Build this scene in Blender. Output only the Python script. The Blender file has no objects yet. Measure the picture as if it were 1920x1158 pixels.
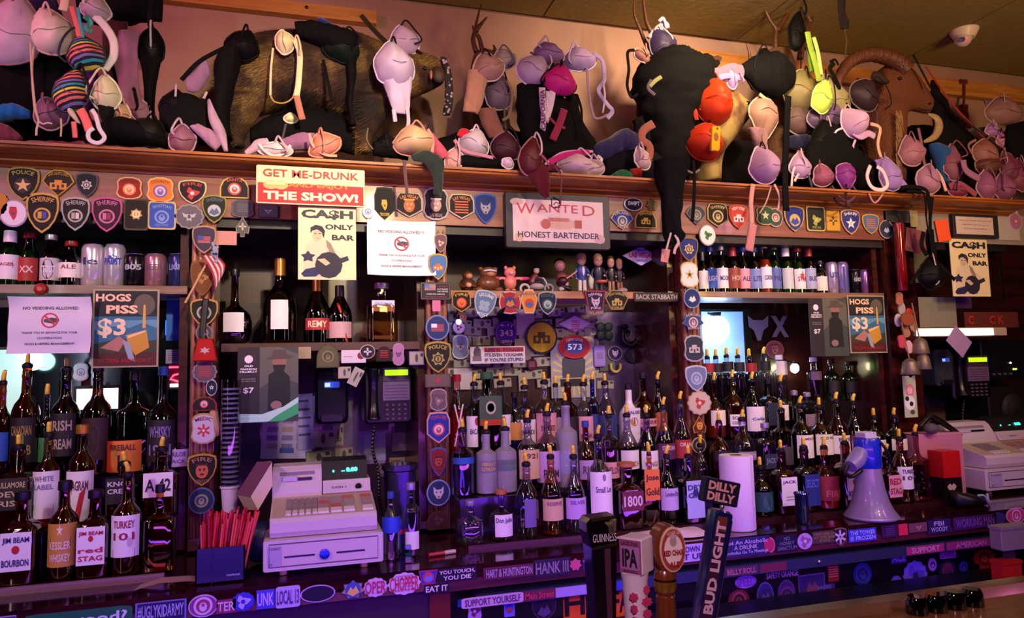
import bpy, math, random
from mathutils import Vector, Matrix, noise
random.seed(7)
C = bpy.context.scene.collection
sc = bpy.context.scene
PI = math.pi
# ---------------------------------------------------------------- camera
F, ROLL = 1330.0, 0.024
CAM = Vector((0, 0, 1.58))
DV = F*F/(4540*ROLL+6)
cX = Vector((4540, -6, -F)).normalized()
cZ = Vector((-ROLL*DV, DV, -F)).normalized()
cY = cZ.cross(cX).normalized()
MR = Matrix((cX, cY, cZ))
cd = bpy.data.cameras.new('camera'); cd.sensor_width = 36; cd.lens = F/1920*36; cd.clip_start = .05
cam = bpy.data.objects.new('camera', cd); C.objects.link(cam)
cam.matrix_world = Matrix.Translation(CAM) @ MR.to_4x4()
sc.camera = cam
sc.view_settings.view_transform = 'Standard'; sc.view_settings.look = 'None'
sc.view_settings.exposure = -0.22; sc.view_settings.gamma = 1; sc.view_settings.use_curve_mapping = False
sc.cycles.transparent_max_bounces = 24; sc.cycles.max_bounces = 6
sc.cycles.sample_clamp_indirect = 4; sc.cycles.caustics_reflective = False; sc.cycles.caustics_refractive = False
w = bpy.data.worlds.new('world'); sc.world = w; w.use_nodes = True
w.node_tree.nodes['Background'].inputs[0].default_value = (.45, .12, .32, 1)
w.node_tree.nodes['Background'].inputs[1].default_value = .03

def light(name, loc, target, size, energy, color, spread=None, sy=None):
    l = bpy.data.lights.new(name, 'AREA'); l.energy = energy; l.color = color
    l.shape = 'RECTANGLE'; l.size = size; l.size_y = sy or size
    if spread: l.spread = math.radians(spread)
    o = bpy.data.objects.new(name, l); C.objects.link(o); o.location = loc
    d = Vector(target)-Vector(loc); o.rotation_euler = d.to_track_quat('-Z', 'Y').to_euler()
    return o
# warm ceiling lamps of the room, pink and violet bar lights, blue strip under the bar
light('ceiling_warm_lamp', (1.8, 1.9, 3.35), (2.0, 3.5, 3.0), .2, 14, (1, .74, .42), 80)
light('ceiling_bounce_fill', (3.0, .4, 2.3), (3.2, 1.9, 3.49), .5, 34, (1, .66, .20), 150)  # unseen fill added in place of light bounced onto the ceiling
light('ceiling_bounce_fill', (.6, .2, 2.6), (.8, 2.2, 3.49), .4, 10, (1, .64, .25), 150)  # second unseen fill added to brighten the ceiling
light('pink_bar_light', (-2.6, .9, 3.3), (-.6, 3.4, 2.8), .3, 16, (1, .18, .46), 100)
light('pink_bar_light', (3.6, .3, 2.9), (2.9, 3.2, 2.4), .3, 9, (1, .20, .52))
light('warm_spot', (.6, -.4, 3.0), (.1, 2.9, 2.42), .08, 7.5, (1, .78, .44), 34)
light('warm_spot', (2.4, .0, 3.3), (2.1, 2.8, 2.3), .10, 9, (1, .68, .42), 60)
light('white_bar_light', (-1.5, .9, 2.5), (-.8, 2.9, 1.75), .10, 5.0, (1, .84, .88), 90)
light('white_bar_light', (.3, .6, 2.7), (.4, 2.9, 1.9), .10, 4.0, (1, .70, .86), 80)
light('white_bar_light', (2.0, 1.0, 2.7), (2.0, 2.9, 1.7), .10, 4.0, (1, .74, .84), 90)
light('blue_strip', (.7, 1.32, .85), (.7, 2.7, .95), 3.6, 17, (.20, .04, 1), None, .05)
light('violet_strip', (.8, 1.45, 1.2), (.9, 2.8, 1.05), 3.0, 6.5, (.66, .12, 1), None, .05)
light('customer_side_light', (-.1, -.1, 2.0), (.6, 1.1, 1.25), .15, 1.6, (.95, .5, .75), 60)
light('customer_side_warm', (2.2, -.3, 2.3), (1.4, 1.1, 1.1), .15, 1.6, (1, .62, .4), 70)
light('streak_light', (-1.4, 1.0, 1.9), (-.6, 2.7, 1.2), .03, 2.2, (1, .85, 1), None, 1.3)  # these unseen strips are added to streak the bottles with highlights
light('streak_light', (1.3, 1.2, 2.3), (1.2, 2.7, 1.2), .03, 2.2, (.95, .8, 1), None, 1.2)
light('streak_light', (2.9, 1.3, 2.2), (2.2, 2.7, 1.2), .03, 2.0, (1, .8, .85), None, 1.2)
def P(u, v, Y):
    d = MR @ Vector((u-960, 579-v, -F)); return CAM + d*(Y/d.y)
def ppm(u, v, Y):            # pixels per metre at that spot
    p = MR.transposed() @ (P(u, v, Y)-CAM); return F/-p.z
def PZ(u, Y, z):             # point on plane Y in pixel column u at height z
    a = P(u, 0, Y); b = P(u, 1100, Y); t = (z-a.z)/(b.z-a.z); return a.lerp(b, t)

# ---------------------------------------------------------------- materials
_m = {}
def lin(h):
    h = h.lstrip('#'); c = [int(h[i:i+2], 16)/255 for i in (0, 2, 4)]
    return tuple(x/12.92 if x < .04045 else ((x+.055)/1.055)**2.4 for x in c)+(1,)
def mat(col, rough=.6, metal=0., emit=0., bump=0., bs=40., var=0., coat=0., sheen=0., aniso=None):
    k = (col, rough, metal, emit, bump, bs, var, coat, sheen, aniso)
    if k in _m: return _m[k]
    m = bpy.data.materials.new('surface'); m.use_nodes = True; nt = m.node_tree; b = nt.nodes['Principled BSDF']
    c = lin(col)
    b.inputs['Base Color'].default_value = c; b.inputs['Roughness'].default_value = rough; b.inputs['Metallic'].default_value = metal
    b.inputs['Coat Weight'].default_value = coat; b.inputs['Coat Roughness'].default_value = .08
    b.inputs['Sheen Weight'].default_value = sheen
    if emit: b.inputs['Emission Color'].default_value = c; b.inputs['Emission Strength'].default_value = emit
    tc = nt.nodes.new('ShaderNodeTexCoord'); mp = nt.nodes.new('ShaderNodeMapping')
    nt.links.new(tc.outputs['Object'], mp.inputs[0])
    if aniso: mp.inputs['Scale'].default_value = aniso
    n = nt.nodes.new('ShaderNodeTexNoise'); n.inputs['Scale'].default_value = bs; n.inputs['Detail'].default_value = 4
    nt.links.new(mp.outputs[0], n.inputs['Vector'])
    v = var or .06
    mx = nt.nodes.new('ShaderNodeMix'); mx.data_type = 'RGBA'
    mx.inputs[6].default_value = tuple(x*(1-v) for x in c[:3])+(1,); mx.inputs[7].default_value = tuple(min(1, x*(1+v)) for x in c[:3])+(1,)
    nt.links.new(n.outputs['Fac'], mx.inputs[0]); nt.links.new(mx.outputs[2], b.inputs['Base Color'])
    if bump:
        bp = nt.nodes.new('ShaderNodeBump'); bp.inputs['Strength'].default_value = bump; bp.inputs['Distance'].default_value = .01
        nt.links.new(n.outputs['Fac'], bp.inputs['Height']); nt.links.new(bp.outputs[0], b.inputs['Normal'])
    _m[k] = m; return m
def glass(col, tint=1.0, rough=.03):
    """thin-walled tinted glass: tinted see-through + Fresnel gloss"""
    k = ('g', col, tint, rough)
    if k in _m: return _m[k]
    m = bpy.data.materials.new('glass'); m.use_nodes = True; nt = m.node_tree; nt.nodes.clear()
    out = nt.nodes.new('ShaderNodeOutputMaterial'); mix = nt.nodes.new('ShaderNodeMixShader')
    tr = nt.nodes.new('ShaderNodeBsdfTransparent'); gl = nt.nodes.new('ShaderNodeBsdfGlossy'); lw = nt.nodes.new('ShaderNodeLayerWeight')
    tr.inputs[0].default_value = lin(col); gl.inputs['Roughness'].default_value = rough
    lw.inputs[0].default_value = .28
    mr = nt.nodes.new('ShaderNodeMapRange'); mr.inputs[3].default_value = .07; mr.inputs[4].default_value = .75
    nt.links.new(lw.outputs['Facing'], mr.inputs[0])
    nt.links.new(mr.outputs[0], mix.inputs[0]); nt.links.new(tr.outputs[0], mix.inputs[1]); nt.links.new(gl.outputs[0], mix.inputs[2])
    nt.links.new(mix.outputs[0], out.inputs[0]); _m[k] = m; return m
def wood(c1, c2, scale=3., rough=.35, coat=.3):
    k = ('w', c1, c2, scale, rough)
    if k in _m: return _m[k]
    m = mat(c1, rough, coat=coat); m = m.copy(); nt = m.node_tree; b = nt.nodes['Principled BSDF']
    mp = [n for n in nt.nodes if n.type == 'MAPPING'][0]; mp.inputs['Scale'].default_value = (1.2, 14, 14)
    n = [n for n in nt.nodes if n.type == 'TEX_NOISE'][0]; n.inputs['Scale'].default_value = scale; n.inputs['Distortion'].default_value = .7
    mx = [n for n in nt.nodes if n.type == 'MIX'][0]; mx.inputs[6].default_value = lin(c1); mx.inputs[7].default_value = lin(c2)
    r = nt.nodes.new('ShaderNodeMapRange'); r.inputs[1].default_value = .35; r.inputs[2].default_value = .65
    nt.links.new(n.outputs['Fac'], r.inputs[0]); nt.links.new(r.outputs[0], mx.inputs[0])
    bp = nt.nodes.new('ShaderNodeBump'); bp.inputs['Strength'].default_value = .15; bp.inputs['Distance'].default_value = .004
    nt.links.new(n.outputs['Fac'], bp.inputs['Height']); nt.links.new(bp.outputs[0], b.inputs['Normal'])
    _m[k] = m; return m
def ramp_mat(cols, scale, rough=.8, kind='wave', dist=0., rot=(0, 0, 0), bump=0.):
    """stripes or blotches: hard colour ramp over a wave or noise in object space"""
    k = ('r', tuple(cols), scale, kind, rot)
    if k in _m: return _m[k]
    m = bpy.data.materials.new('patterned'); m.use_nodes = True; nt = m.node_tree; b = nt.nodes['Principled BSDF']; b.inputs['Roughness'].default_value = rough
    tc = nt.nodes.new('ShaderNodeTexCoord'); mp = nt.nodes.new('ShaderNodeMapping'); mp.inputs['Rotation'].default_value = rot
    nt.links.new(tc.outputs['Object'], mp.inputs[0])
    if kind == 'wave':
        n = nt.nodes.new('ShaderNodeTexWave'); n.wave_profile = 'SAW'; n.bands_direction = 'Z'; n.inputs['Distortion'].default_value = dist
    elif kind == 'vor':
        n = nt.nodes.new('ShaderNodeTexVoronoi')
    else:
        n = nt.nodes.new('ShaderNodeTexNoise'); n.inputs['Detail'].default_value = 5
    n.inputs['Scale'].default_value = scale; nt.links.new(mp.outputs[0], n.inputs['Vector'])
    cr = nt.nodes.new('ShaderNodeValToRGB'); cr.color_ramp.interpolation = 'CONSTANT' if kind != 'noise' else 'LINEAR'
    e = cr.color_ramp.elements
    lo, hi = (0, 1) if kind == 'wave' else ((.0, .7) if kind == 'vor' else (.35, .65))
    for i, c in enumerate(cols):
        pos = lo+(hi-lo)*i/len(cols)
        el = e[i] if i < 2 else e.new(pos)
        el.position = pos; el.color = lin(c)
    nt.links.new(n.outputs[0], cr.inputs[0]); nt.links.new(cr.outputs[0], b.inputs['Base Color'])
    if bump:
        bp = nt.nodes.new('ShaderNodeBump'); bp.inputs['Strength'].default_value = bump
        nt.links.new(n.outputs[0], bp.inputs['Height']); nt.links.new(bp.outputs[0], b.inputs['Normal'])
    _m[k] = m; return m
def spec(m, v=.12):
    m.node_tree.nodes['Principled BSDF'].inputs['Specular IOR Level'].default_value = v; return m
def satin(col):
    return spec(mat(col, .55, bump=.06, bs=25, var=.08, sheen=.0), .12 if sum(lin(col)[:3]) < .03 else .35)
def cloth(col, s=.25, bump=.3, bs=60):
    if sum(lin(col)[:3]) < .03: s = 0
    return spec(mat(col, .85, bump=bump, bs=bs, var=.10, sheen=s))
def paper(col): return mat(col, .7, bump=.05, bs=18, var=.06)

# ---------------------------------------------------------------- mesh helpers
class M:
    def __init__(s): s.v = []; s.f = []
    def add(s, vs, fs):
        o = len(s.v); s.v += [Vector(p) for p in vs]; s.f += [tuple(i+o for i in f) for f in fs]; return s
    def box(s, x0, y0, z0, x1, y1, z1, b=0.):
        if b <= 0:
            vs = [(x, y, z) for x in (x0, x1) for y in (y0, y1) for z in (z0, z1)]
            return s.add(vs, [(0, 1, 3, 2), (4, 6, 7, 5), (0, 4, 5, 1), (2, 3, 7, 6), (0, 2, 6, 4), (1, 5, 7, 3)])
        # chamfer seen from the front (x,z) with a bevelled lip
        o = [(x0+b, z0), (x1-b, z0), (x1, z0+b), (x1, z1-b), (x1-b, z1), (x0+b, z1), (x0, z1-b), (x0, z0+b)]
        return s.prism(o, y0, y1, b*.7)
    def prism(s, o, y0, y1, bev=0.):
        """outline in x,z extruded from y0 (front) to y1 (back); bev insets the front rim"""
        n = len(o); vs = []
        cx = sum(p[0] for p in o)/n; cz = sum(p[1] for p in o)/n
        rings = [(y0, bev), (y0+bev, 0), (y1, 0)] if bev else [(y0, 0), (y1, 0)]
        for y, i in rings:
            for x, z in o:
                d = math.hypot(x-cx, z-cz) or 1; k = max(0, 1-i/d)
                vs.append((cx+(x-cx)*k, y, cz+(z-cz)*k))
        fs = [tuple(range(n)), tuple(reversed([len(vs)-n+i for i in range(n)]))]
        for r in range(len(rings)-1):
            for i in range(n): fs.append((r*n+i, r*n+n+i, r*n+n+(i+1) % n, r*n+(i+1) % n))
        return s.add(vs, fs)
    def lathe(s, prof, n=20, cx=0, cy=0, cz=0, sx=1, sy=1, sq=2.0, cap=True):
        vs = []; fs = []
        for r, z in prof:
            for i in range(n):
                a = 2*PI*(i+.5)/n; c, q = math.cos(a), math.sin(a)
                k = 1 if sq == 2 else (abs(c)**sq+abs(q)**sq)**(-1/sq)
                vs.append((cx+r*sx*c*k, cy+r*sy*q*k, cz+z))
        for j in range(len(prof)-1):
            for i in range(n): fs.append((j*n+i, j*n+(i+1) % n, j*n+n+(i+1) % n, j*n+n+i))
        if cap: fs += [tuple(reversed(range(n))), tuple((len(prof)-1)*n+i for i in range(n))]
        return s.add(vs, fs)
    def cyl(s, cx, cy, z0, z1, r, r2=None, n=16): return s.lathe([(r, z0), (r if r2 is None else r2, z1)], n, cx, cy)
    def tube(s, pts, r, n=8, flat=1.0, rad=None):
        """tube through 3-D points; flat <1 makes a ribbon (thin along the viewing direction)"""
        pts = [Vector(p) for p in pts]; vs = []; fs = []; m = len(pts); up = None
        for i, p in enumerate(pts):
            t = (pts[min(i+1, m-1)]-pts[max(i-1, 0)]).normalized()
            yv = Vector((0, 1, 0)); yv = (yv-t*yv.dot(t))
            if yv.length < .05: yv = Vector((1, 0, 0))-t*t.x
            yv.normalize(); sv = t.cross(yv)
            rr = rad[i] if rad else r
            for j in range(n):
                a = 2*PI*j/n; vs.append(p+sv*math.cos(a)*rr+yv*math.sin(a)*rr*flat)
        for i in range(m-1):
            for j in range(n): fs.append((i*n+j, i*n+(j+1) % n, i*n+n+(j+1) % n, i*n+n+j))
        fs += [tuple(range(n-1, -1, -1)), tuple((m-1)*n+j for j in range(n))]
        return s.add(vs, fs)
    def loft(s, st, n=14, sub=4, wr=0., seed=0):
        """st: list of (A, B, depth) with 3-D points A,B on either side; elliptical rings, smoothed along"""
        A = spline([a for a, b, d in st], sub); B = spline([b for a, b, d in st], sub); D = spline([Vector((d, 0, 0)) for a, b, d in st], sub)
        vs = []; fs = []; m = len(A)
        for i in range(m):
            c = (A[i]+B[i])/2; h = (B[i]-A[i])/2; d = max(D[i].x, .002)
            for j in range(n):
                a = 2*PI*j/n; p = c-h*math.cos(a)+Vector((0, -d*math.sin(a), 0))
                if wr:
                    q = p*22+Vector((seed*3.1, 0, 0)); w_ = noise.noise(Vector((q.x*1.6, seed, q.z*.45)))+.55*noise.noise(Vector((q.x*3.4+q.z, seed+3, q.z*1.1)))
                    p = p+Vector((0, -1, 0))*w_*wr+h*(noise.noise(q*.8)*.10)
                vs.append(p)
        for i in range(m-1):
            for j in range(n): fs.append((i*n+j, i*n+(j+1) % n, i*n+n+(j+1) % n, i*n+n+j))
        fs += [tuple(range(n-1, -1, -1)), tuple((m-1)*n+j for j in range(n))]
        return s.add(vs, fs)
    def ell(s, c, rx, ry, rz, n=12, m=8, rot=None):
        vs = [Vector((0, 0, -rz))]; fs = []
        for k in range(1, m):
            t = PI*k/m
            for i in range(n):
                a = 2*PI*i/n; vs.append(Vector((rx*math.sin(t)*math.cos(a), ry*math.sin(t)*math.sin(a), -rz*math.cos(t))))
        vs.append(Vector((0, 0, rz))); L = len(vs)-1
        for i in range(n): fs.append((0, 1+(i+1) % n, 1+i)); fs.append((L, L-n+i, L-n+(i+1) % n))
        for k in range(m-2):
            for i in range(n): fs.append((1+k*n+i, 1+k*n+(i+1) % n, 1+(k+1)*n+(i+1) % n, 1+(k+1)*n+i))
        c = Vector(c); R = Matrix.Rotation(rot, 3, 'Y') if rot else None
        return s.add([(R @ p if R else p)+c for p in vs], fs)
def spline(pts, sub):
    pts = [Vector(p) for p in pts]
    if len(pts) < 3 or sub < 2:
        if len(pts) == 2 and sub > 1: return [pts[0].lerp(pts[1], i/sub) for i in range(sub+1)]
        return pts
    out = []; n = len(pts)
    for i in range(n-1):
        p0, p1, p2, p3 = pts[max(i-1, 0)], pts[i], pts[i+1], pts[min(i+2, n-1)]
        for k in range(sub):
            t = k/sub
            out.append(.5*((2*p1)+(p2-p0)*t+(2*p0-5*p1+4*p2-p3)*t*t+(3*p1-p0-3*p2+p3)*t**3))
    out.append(pts[-1]); return out
def obj(name, m, material, parent=None, smooth=False, loc=None, org=None, remesh=0, solid=0, dup=None):
    if isinstance(m, M):
        me = bpy.data.meshes.new(name)
        vs = [p-org for p in m.v] if org is not None else m.v
        me.from_pydata([tuple(p) for p in vs], [], m.f)
    else: me = m
    for x in (material if isinstance(material, (list, tuple)) else [material]):
        if not len(me.materials) or isinstance(material, (list, tuple)): me.materials.append(x)
    if smooth: me.polygons.foreach_set('use_smooth', [True]*len(me.polygons))
    if smooth and smooth != True: me.set_sharp_from_angle(angle=math.radians(smooth))
    o = bpy.data.objects.new(name, me); C.objects.link(o)
    if parent: o.parent = parent
    if loc is not None: o.location = loc
    if remesh:
        md = o.modifiers.new('r', 'REMESH'); md.mode = 'VOXEL'; md.voxel_size = remesh; md.use_smooth_shade = True
        sm = o.modifiers.new('s', 'SMOOTH'); sm.iterations = 3
        dg = bpy.context.evaluated_depsgraph_get(); me2 = bpy.data.meshes.new_from_object(o.evaluated_get(dg))
        o.modifiers.clear(); o.data = me2
        if not len(me2.materials): me2.materials.append(material)
    return o
def tag(o, label, cat, group=None, kind=None):
    o['label'] = label; o['category'] = cat
    if group: o['group'] = group
    if kind: o['kind'] = kind
    return o
def thing(name, label, cat, loc=(0, 0, 0), group=None, rz=0):
    o = bpy.data.objects.new(name, None); C.objects.link(o); o.location = loc; o.rotation_euler = (0, 0, rz); o.empty_display_size = .05
    return tag(o, label, cat, group)
def struct(name, m, material, **k):
    o = obj(name, m, material, **k); o['kind'] = 'structure'; return o
# ---------------------------------------------------------------- lettering
_tc = {}
def tmesh(s, bold=.012):
    k = (s, bold)
    if k in _tc: return _tc[k]
    cu = bpy.data.curves.new('t', 'FONT'); cu.body = s; cu.size = 1; cu.offset = bold; cu.resolution_u = 2
    o = bpy.data.objects.new('t', cu); me = bpy.data.meshes.new_from_object(o)
    v = [p.co.copy() for p in me.vertices]; f = [tuple(p.vertices) for p in me.polygons]
    bpy.data.objects.remove(o); bpy.data.meshes.remove(me)
    if not v: v = [Vector((0, 0, 0))]
    x0, x1 = min(p.x for p in v), max(p.x for p in v); y0, y1 = min(p.y for p in v), max(p.y for p in v)
    _tc[k] = ([(p.x-(x0+x1)/2, p.y-(y0+y1)/2) for p in v], f, max(x1-x0, .01), max(y1-y0, .01)); return _tc[k]
def put_text(m, s, cx, cz, w=None, h=None, y=0, arc=0, rot=0, bold=.012, fn=None):
    vs, f, tw, th = tmesh(s, bold)
    kx = w/tw if w else h/th; kz = h/th if h else kx
    out = []
    for a, b in vs:
        x, z = a*kx, b*kz
        if arc:
            t = x/arc; x, z = (arc+z)*math.sin(t), (arc+z)*math.cos(t)-arc
        if rot: x, z = x*math.cos(rot)-z*math.sin(rot), x*math.sin(rot)+z*math.cos(rot)
        p = (cx+x, y, cz+z); out.append(fn(p) if fn else p)
    m.add(out, f)
def texts(parent, items, y=-.0015, fn=None, name='lettering', rough=.6):
    """items: (text, cx, cz, w, h, colour, {opts}); one mesh per colour"""
    by = {}
    for it in items:
        s, cx, cz, w_, h_, col = it[:6]; k = it[6] if len(it) > 6 else {}
        put_text(by.setdefault(col, M()), s, cx, cz, w_, h_, y=y, fn=fn, **k)
    for col, m in by.items(): obj(name, m, mat(col, rough), parent)
def polys(parent, items, y=-.001, t=.0006, name='print', fn=None):
    """flat print: (outline, colour) in local x,z"""
    by = {}
    for i, (o, col) in enumerate(items):
        m = by.setdefault(col, M()); yy = y-i*.00012
        if fn: m.add([fn((x, yy, z)) for x, z in o], [tuple(range(len(o)))])
        else: m.prism(o, yy, yy+t)
    for col, m in by.items(): obj(name, m, mat(col, .65), parent)
def circ(cx, cz, r, rz=None, n=20, a0=0): rz = rz or r; return [(cx+r*math.cos(2*PI*i/n+a0), cz+rz*math.sin(2*PI*i/n+a0)) for i in range(n)]
def rect(x0, z0, x1, z1): return [(x0, z0), (x1, z0), (x1, z1), (x0, z1)]
def star(cx, cz, r, k=5, inn=.4, rz=None): 
    rz = rz or r
    return [(cx+(r if i % 2 == 0 else r*inn)*math.sin(PI*i/k), cz+(rz if i % 2 == 0 else rz*inn)*math.cos(PI*i/k)) for i in range(2*k)]
def ringp(cx, cz, r, r2, n=28):  # ring as two half outlines
    a = [(cx+r*math.cos(PI*i/n), cz+r*math.sin(PI*i/n)) for i in range(n+1)]+[(cx+r2*math.cos(PI*i/n), cz+r2*math.sin(PI*i/n)) for i in range(n, -1, -1)]
    b = [(x, 2*cz-z) for x, z in a]; return a, b[::-1]
SH = {
 'shield': [(-.92, .82), (-.5, .95), (0, 1), (.5, .95), (.92, .82), (1, .55), (.98, .1), (.8, -.35), (.45, -.75), (0, -1), (-.45, -.75), (-.8, -.35), (-.98, .1), (-1, .55)],
 'badge': [(-.75, .85), (-.3, 1), (.3, 1), (.75, .85), (.95, .55), (.88, 0), (1, -.5), (.8, -.82), (.3, -1), (-.3, -1), (-.8, -.82), (-1, -.5), (-.88, 0), (-.95, .55)],
 'hex': [(-.75, .95), (0, 1), (.75, .95), (1, .5), (1, -.4), (.55, -.7), (0, -1), (-.55, -.7), (-1, -.4), (-1, .5)],
 'rect': [(-1, 1), (1, 1), (1, -1), (-1, -1)],
 'rrect': [(-.8, 1), (.8, 1), (.95, .93), (1, .75), (1, -.75), (.95, -.93), (.8, -1), (-.8, -1), (-.95, -.93), (-1, -.75), (-1, .75), (-.95, .93)],
 'diamond': [(-1, 0), (0, 1), (1, 0), (0, -1)],
 'fan': [(-1, .1), (-.75, .65), (-.3, .95), (.3, .95), (.75, .65), (1, .1), (.5, -.5), (0, -1), (-.5, -.5)],
 'kite': [(-.7, 1), (.7, 1), (1, .2), (.6, -1), (-.6, -1), (-1, .2)],
 'keystone': [(-1, 1), (1, 1), (.65, -1), (-.65, -1)],
 'hexa': [(-.45, 1), (.45, 1), (1, .25), (.5, -.9), (-.5, -.9), (-1, .25)],
 'dome': [(-1, -.9), (-1, 0), (-.8, .55), (-.4, .9), (0, 1), (.4, .9), (.8, .55), (1, 0), (1, -.9)],
 'arrow': [(0, 1), (.5, .35), (.95, -.1), (.8, -.7), (.35, -.6), (.3, -1), (-.3, -1), (-.35, -.6), (-.8, -.7), (-.95, -.1), (-.5, .35)],
 'maltese': [(-.3, .3), (-.62, .95), (0, 1.05), (.62, .95), (.3, .3), (.95, .62), (1.05, 0), (.95, -.62), (.3, -.3), (.62, -.95), (0, -1.05), (-.62, -.95), (-.3, -.3), (-.95, -.62), (-1.05, 0), (-.95, .62)],
 'trap': [(-.65, 1), (.65, 1), (1, -1), (-1, -1)],
 'star7': star(0, 0, 1, 7, .72),
 'scal': [((1+.05*math.cos(12*t))*math.cos(t), (1+.05*math.cos(12*t))*math.sin(t)) for t in [2*PI*i/48 for i in range(48)]],
 'circle': circ(0, 0, 1, n=28), 'oval': circ(0, 0, 1, n=28)}
def emb(k, r, c, c2):
    if k == 'star': return [(star(0, 0, r), c), (circ(0, 0, r*.28), c2)]
    if k == 'starc': return [(circ(0, 0, r), c2), (star(0, 0, r*.95), c)]
    if k == 'seal': return [(circ(0, 0, r), c), (circ(0, 0, r*.74), c2), (circ(0, -.1*r, r*.42, r*.5), c), (star(0, r*.1, r*.3), c2)]
    if k == 'seal7': return [(star(0, 0, r, 7, .7), c), (circ(0, 0, r*.6), c2), (circ(0, 0, r*.4), c), (rect(-r*.1, -r*.3, r*.1, r*.3), c2)]
    if k == 'halves': return [(circ(0, 0, r), c), (circ(0, 0, r*.76), '#201018'), (rect(-r*.5, -r*.45, -r*.05, r*.45), c), (rect(r*.05, -r*.45, r*.5, r*.45), c2)]
    if k == 'eagle': return [([(-r, r*.55), (-.35*r, .25*r), (0, .5*r), (.35*r, .25*r), (r, .55*r), (.75*r, -.1*r), (.3*r, -.2*r), (.35*r, -.75*r), (0, -.55*r), (-.35*r, -.75*r), (-.3*r, -.2*r), (-.75*r, -.1*r)], c), (circ(0, r*.42, r*.16), c2), (circ(0, -.05*r, r*.22, r*.3), c2)]
    if k == 'flag': return [(rect(-r, -r*.6+i*r*.2, r, -r*.6+i*r*.2+r*.1), c) for i in range(6)]+[(rect(-r, 0, -.1*r, r*.6), c2)]
    if k == 'cross': return [(rect(-r*.22, -r, r*.22, r), c), (rect(-r, -r*.22, r, r*.22), c), (circ(0, 0, r*.2), c2)]
    if k == 'snow': return [([(a*math.cos(t)-b*math.sin(t), a*math.sin(t)+b*math.cos(t)) for a, b in ((-r, -r*.16), (r, -r*.16), (r, r*.16), (-r, r*.16))], c) for t in (PI/2, PI/6, -PI/6)]+[(circ(0, 0, r*.2), c2)]
    if k == 'face': return [(circ(0, .1*r, .8*r, r), c), (circ(-.28*r, .3*r, .16*r, .2*r), c2), (circ(.28*r, .3*r, .16*r, .2*r), c2), (circ(0, -.35*r, .3*r, .14*r), c2), (rect(-.8*r, .85*r, .8*r, 1.1*r), c2)]
    if k == 'wolf': return [([(-.8*r, r), (-.35*r, .5*r), (.35*r, .5*r), (.8*r, r), (.8*r, 0), (.25*r, -.9*r), (-.25*r, -.9*r), (-.8*r, 0)], c), (circ(-.33*r, .1*r, .13*r), c2), (circ(.33*r, .1*r, .13*r), c2), (circ(0, -.65*r, .16*r), c2)]
    if k == 'mount': return [(circ(0, 0, r), c2), ([(-.8*r, -.4*r), (-.3*r, .4*r), (0, 0), (.35*r, .5*r), (.8*r, -.4*r), (0, -.8*r)], c)]
    if k == 'build': return [(rect(-r, -.7*r, r, .2*r), c), (rect(-.45*r, .2*r, .45*r, .6*r), c), (rect(-.12*r, -.7*r, .12*r, -.1*r), c2), (rect(-.7*r, -.4*r, -.4*r, 0), c2), (rect(.4*r, -.4*r, .7*r, 0), c2)]
    if k == 'leaf4': return [(circ(dx*r*.42, dz*r*.42, r*.48), c) for dx in (-1, 1) for dz in (-1, 1)]+[(rect(-.06*r, -1.2*r, .06*r, 0), c)]
    if k == 'blob': return [([(r*(1+.35*math.sin(3*t+1)+.15*math.sin(7*t))*math.cos(t)*.75, r*(1+.35*math.sin(3*t+1)+.15*math.sin(7*t))*math.sin(t)*.75) for t in [2*PI*i/24 for i in range(24)]], c), (circ(0, 0, r*.3), c2)]
    if k == 'bars': return [(rect(-r, r*(.8-i*.4), r, r*(.98-i*.4)), c) for i in range(5)]
    if k == 'state': return [([(-.5*r, r), (.35*r, r), (.5*r, .2*r), (.35*r, -.6*r), (.05*r, -1.1*r), (-.3*r, -.5*r), (-.6*r, .1*r)], c), (star(0, -.1*r, .3*r), c2)]
    return []
def patch(u, v, w, h, shape, rim, fill, em, ec, ec2, txt, label, Y=2.845, rot=0, name='cloth_patch', cat='patch', t=.004, tcol=None, er=.42, grp=None):
    c = P(u, v, Y); W = (P(u+w/2, v, Y)-P(u-w/2, v, Y)).length/2; H = (P(u, v-h/2, Y)-P(u, v+h/2, Y)).length/2
    o = [(x*W, z*H) for x, z in SH[shape]]
    r = obj(name, M().prism(o, -t, 0, .0012), mat(rim, .75, bump=.2, bs=300), loc=c-Vector((0, 0, 0)))
    r.rotation_euler = (0, math.radians(rot), 0); tag(r, label, cat, grp)
    k = .88; ins = [(x*k, z*k) for x, z in o]
    obj('field', M().prism(ins, -t-.0008, -t+.001), mat(fill, .8, bump=.15, bs=400), r)
    rr = min(W, H)*er*1.25
    oz = -H*.12 if txt else 0
    e = emb(em, rr, ec, ec2)
    if e: polys(r, [([(x, z+oz) for x, z in oo], cc) for oo, cc in e], y=-t-.0016, name='emblem')
    if txt:
        tl = txt.split('|'); it = []
        tc = tcol or ec
        if tl[0]: it.append((tl[0], 0, H*.66, W*1.35 if shape not in ('circle', 'oval', 'scal', 'dome') else W*1.1, H*.24, tc, {'arc': W*1.5}))
        if len(tl) > 1 and tl[1]: it.append((tl[1], 0, -H*.70, W*.95, H*.2, tc))
        texts(r, it, y=-t-.0024)
    return r
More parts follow.
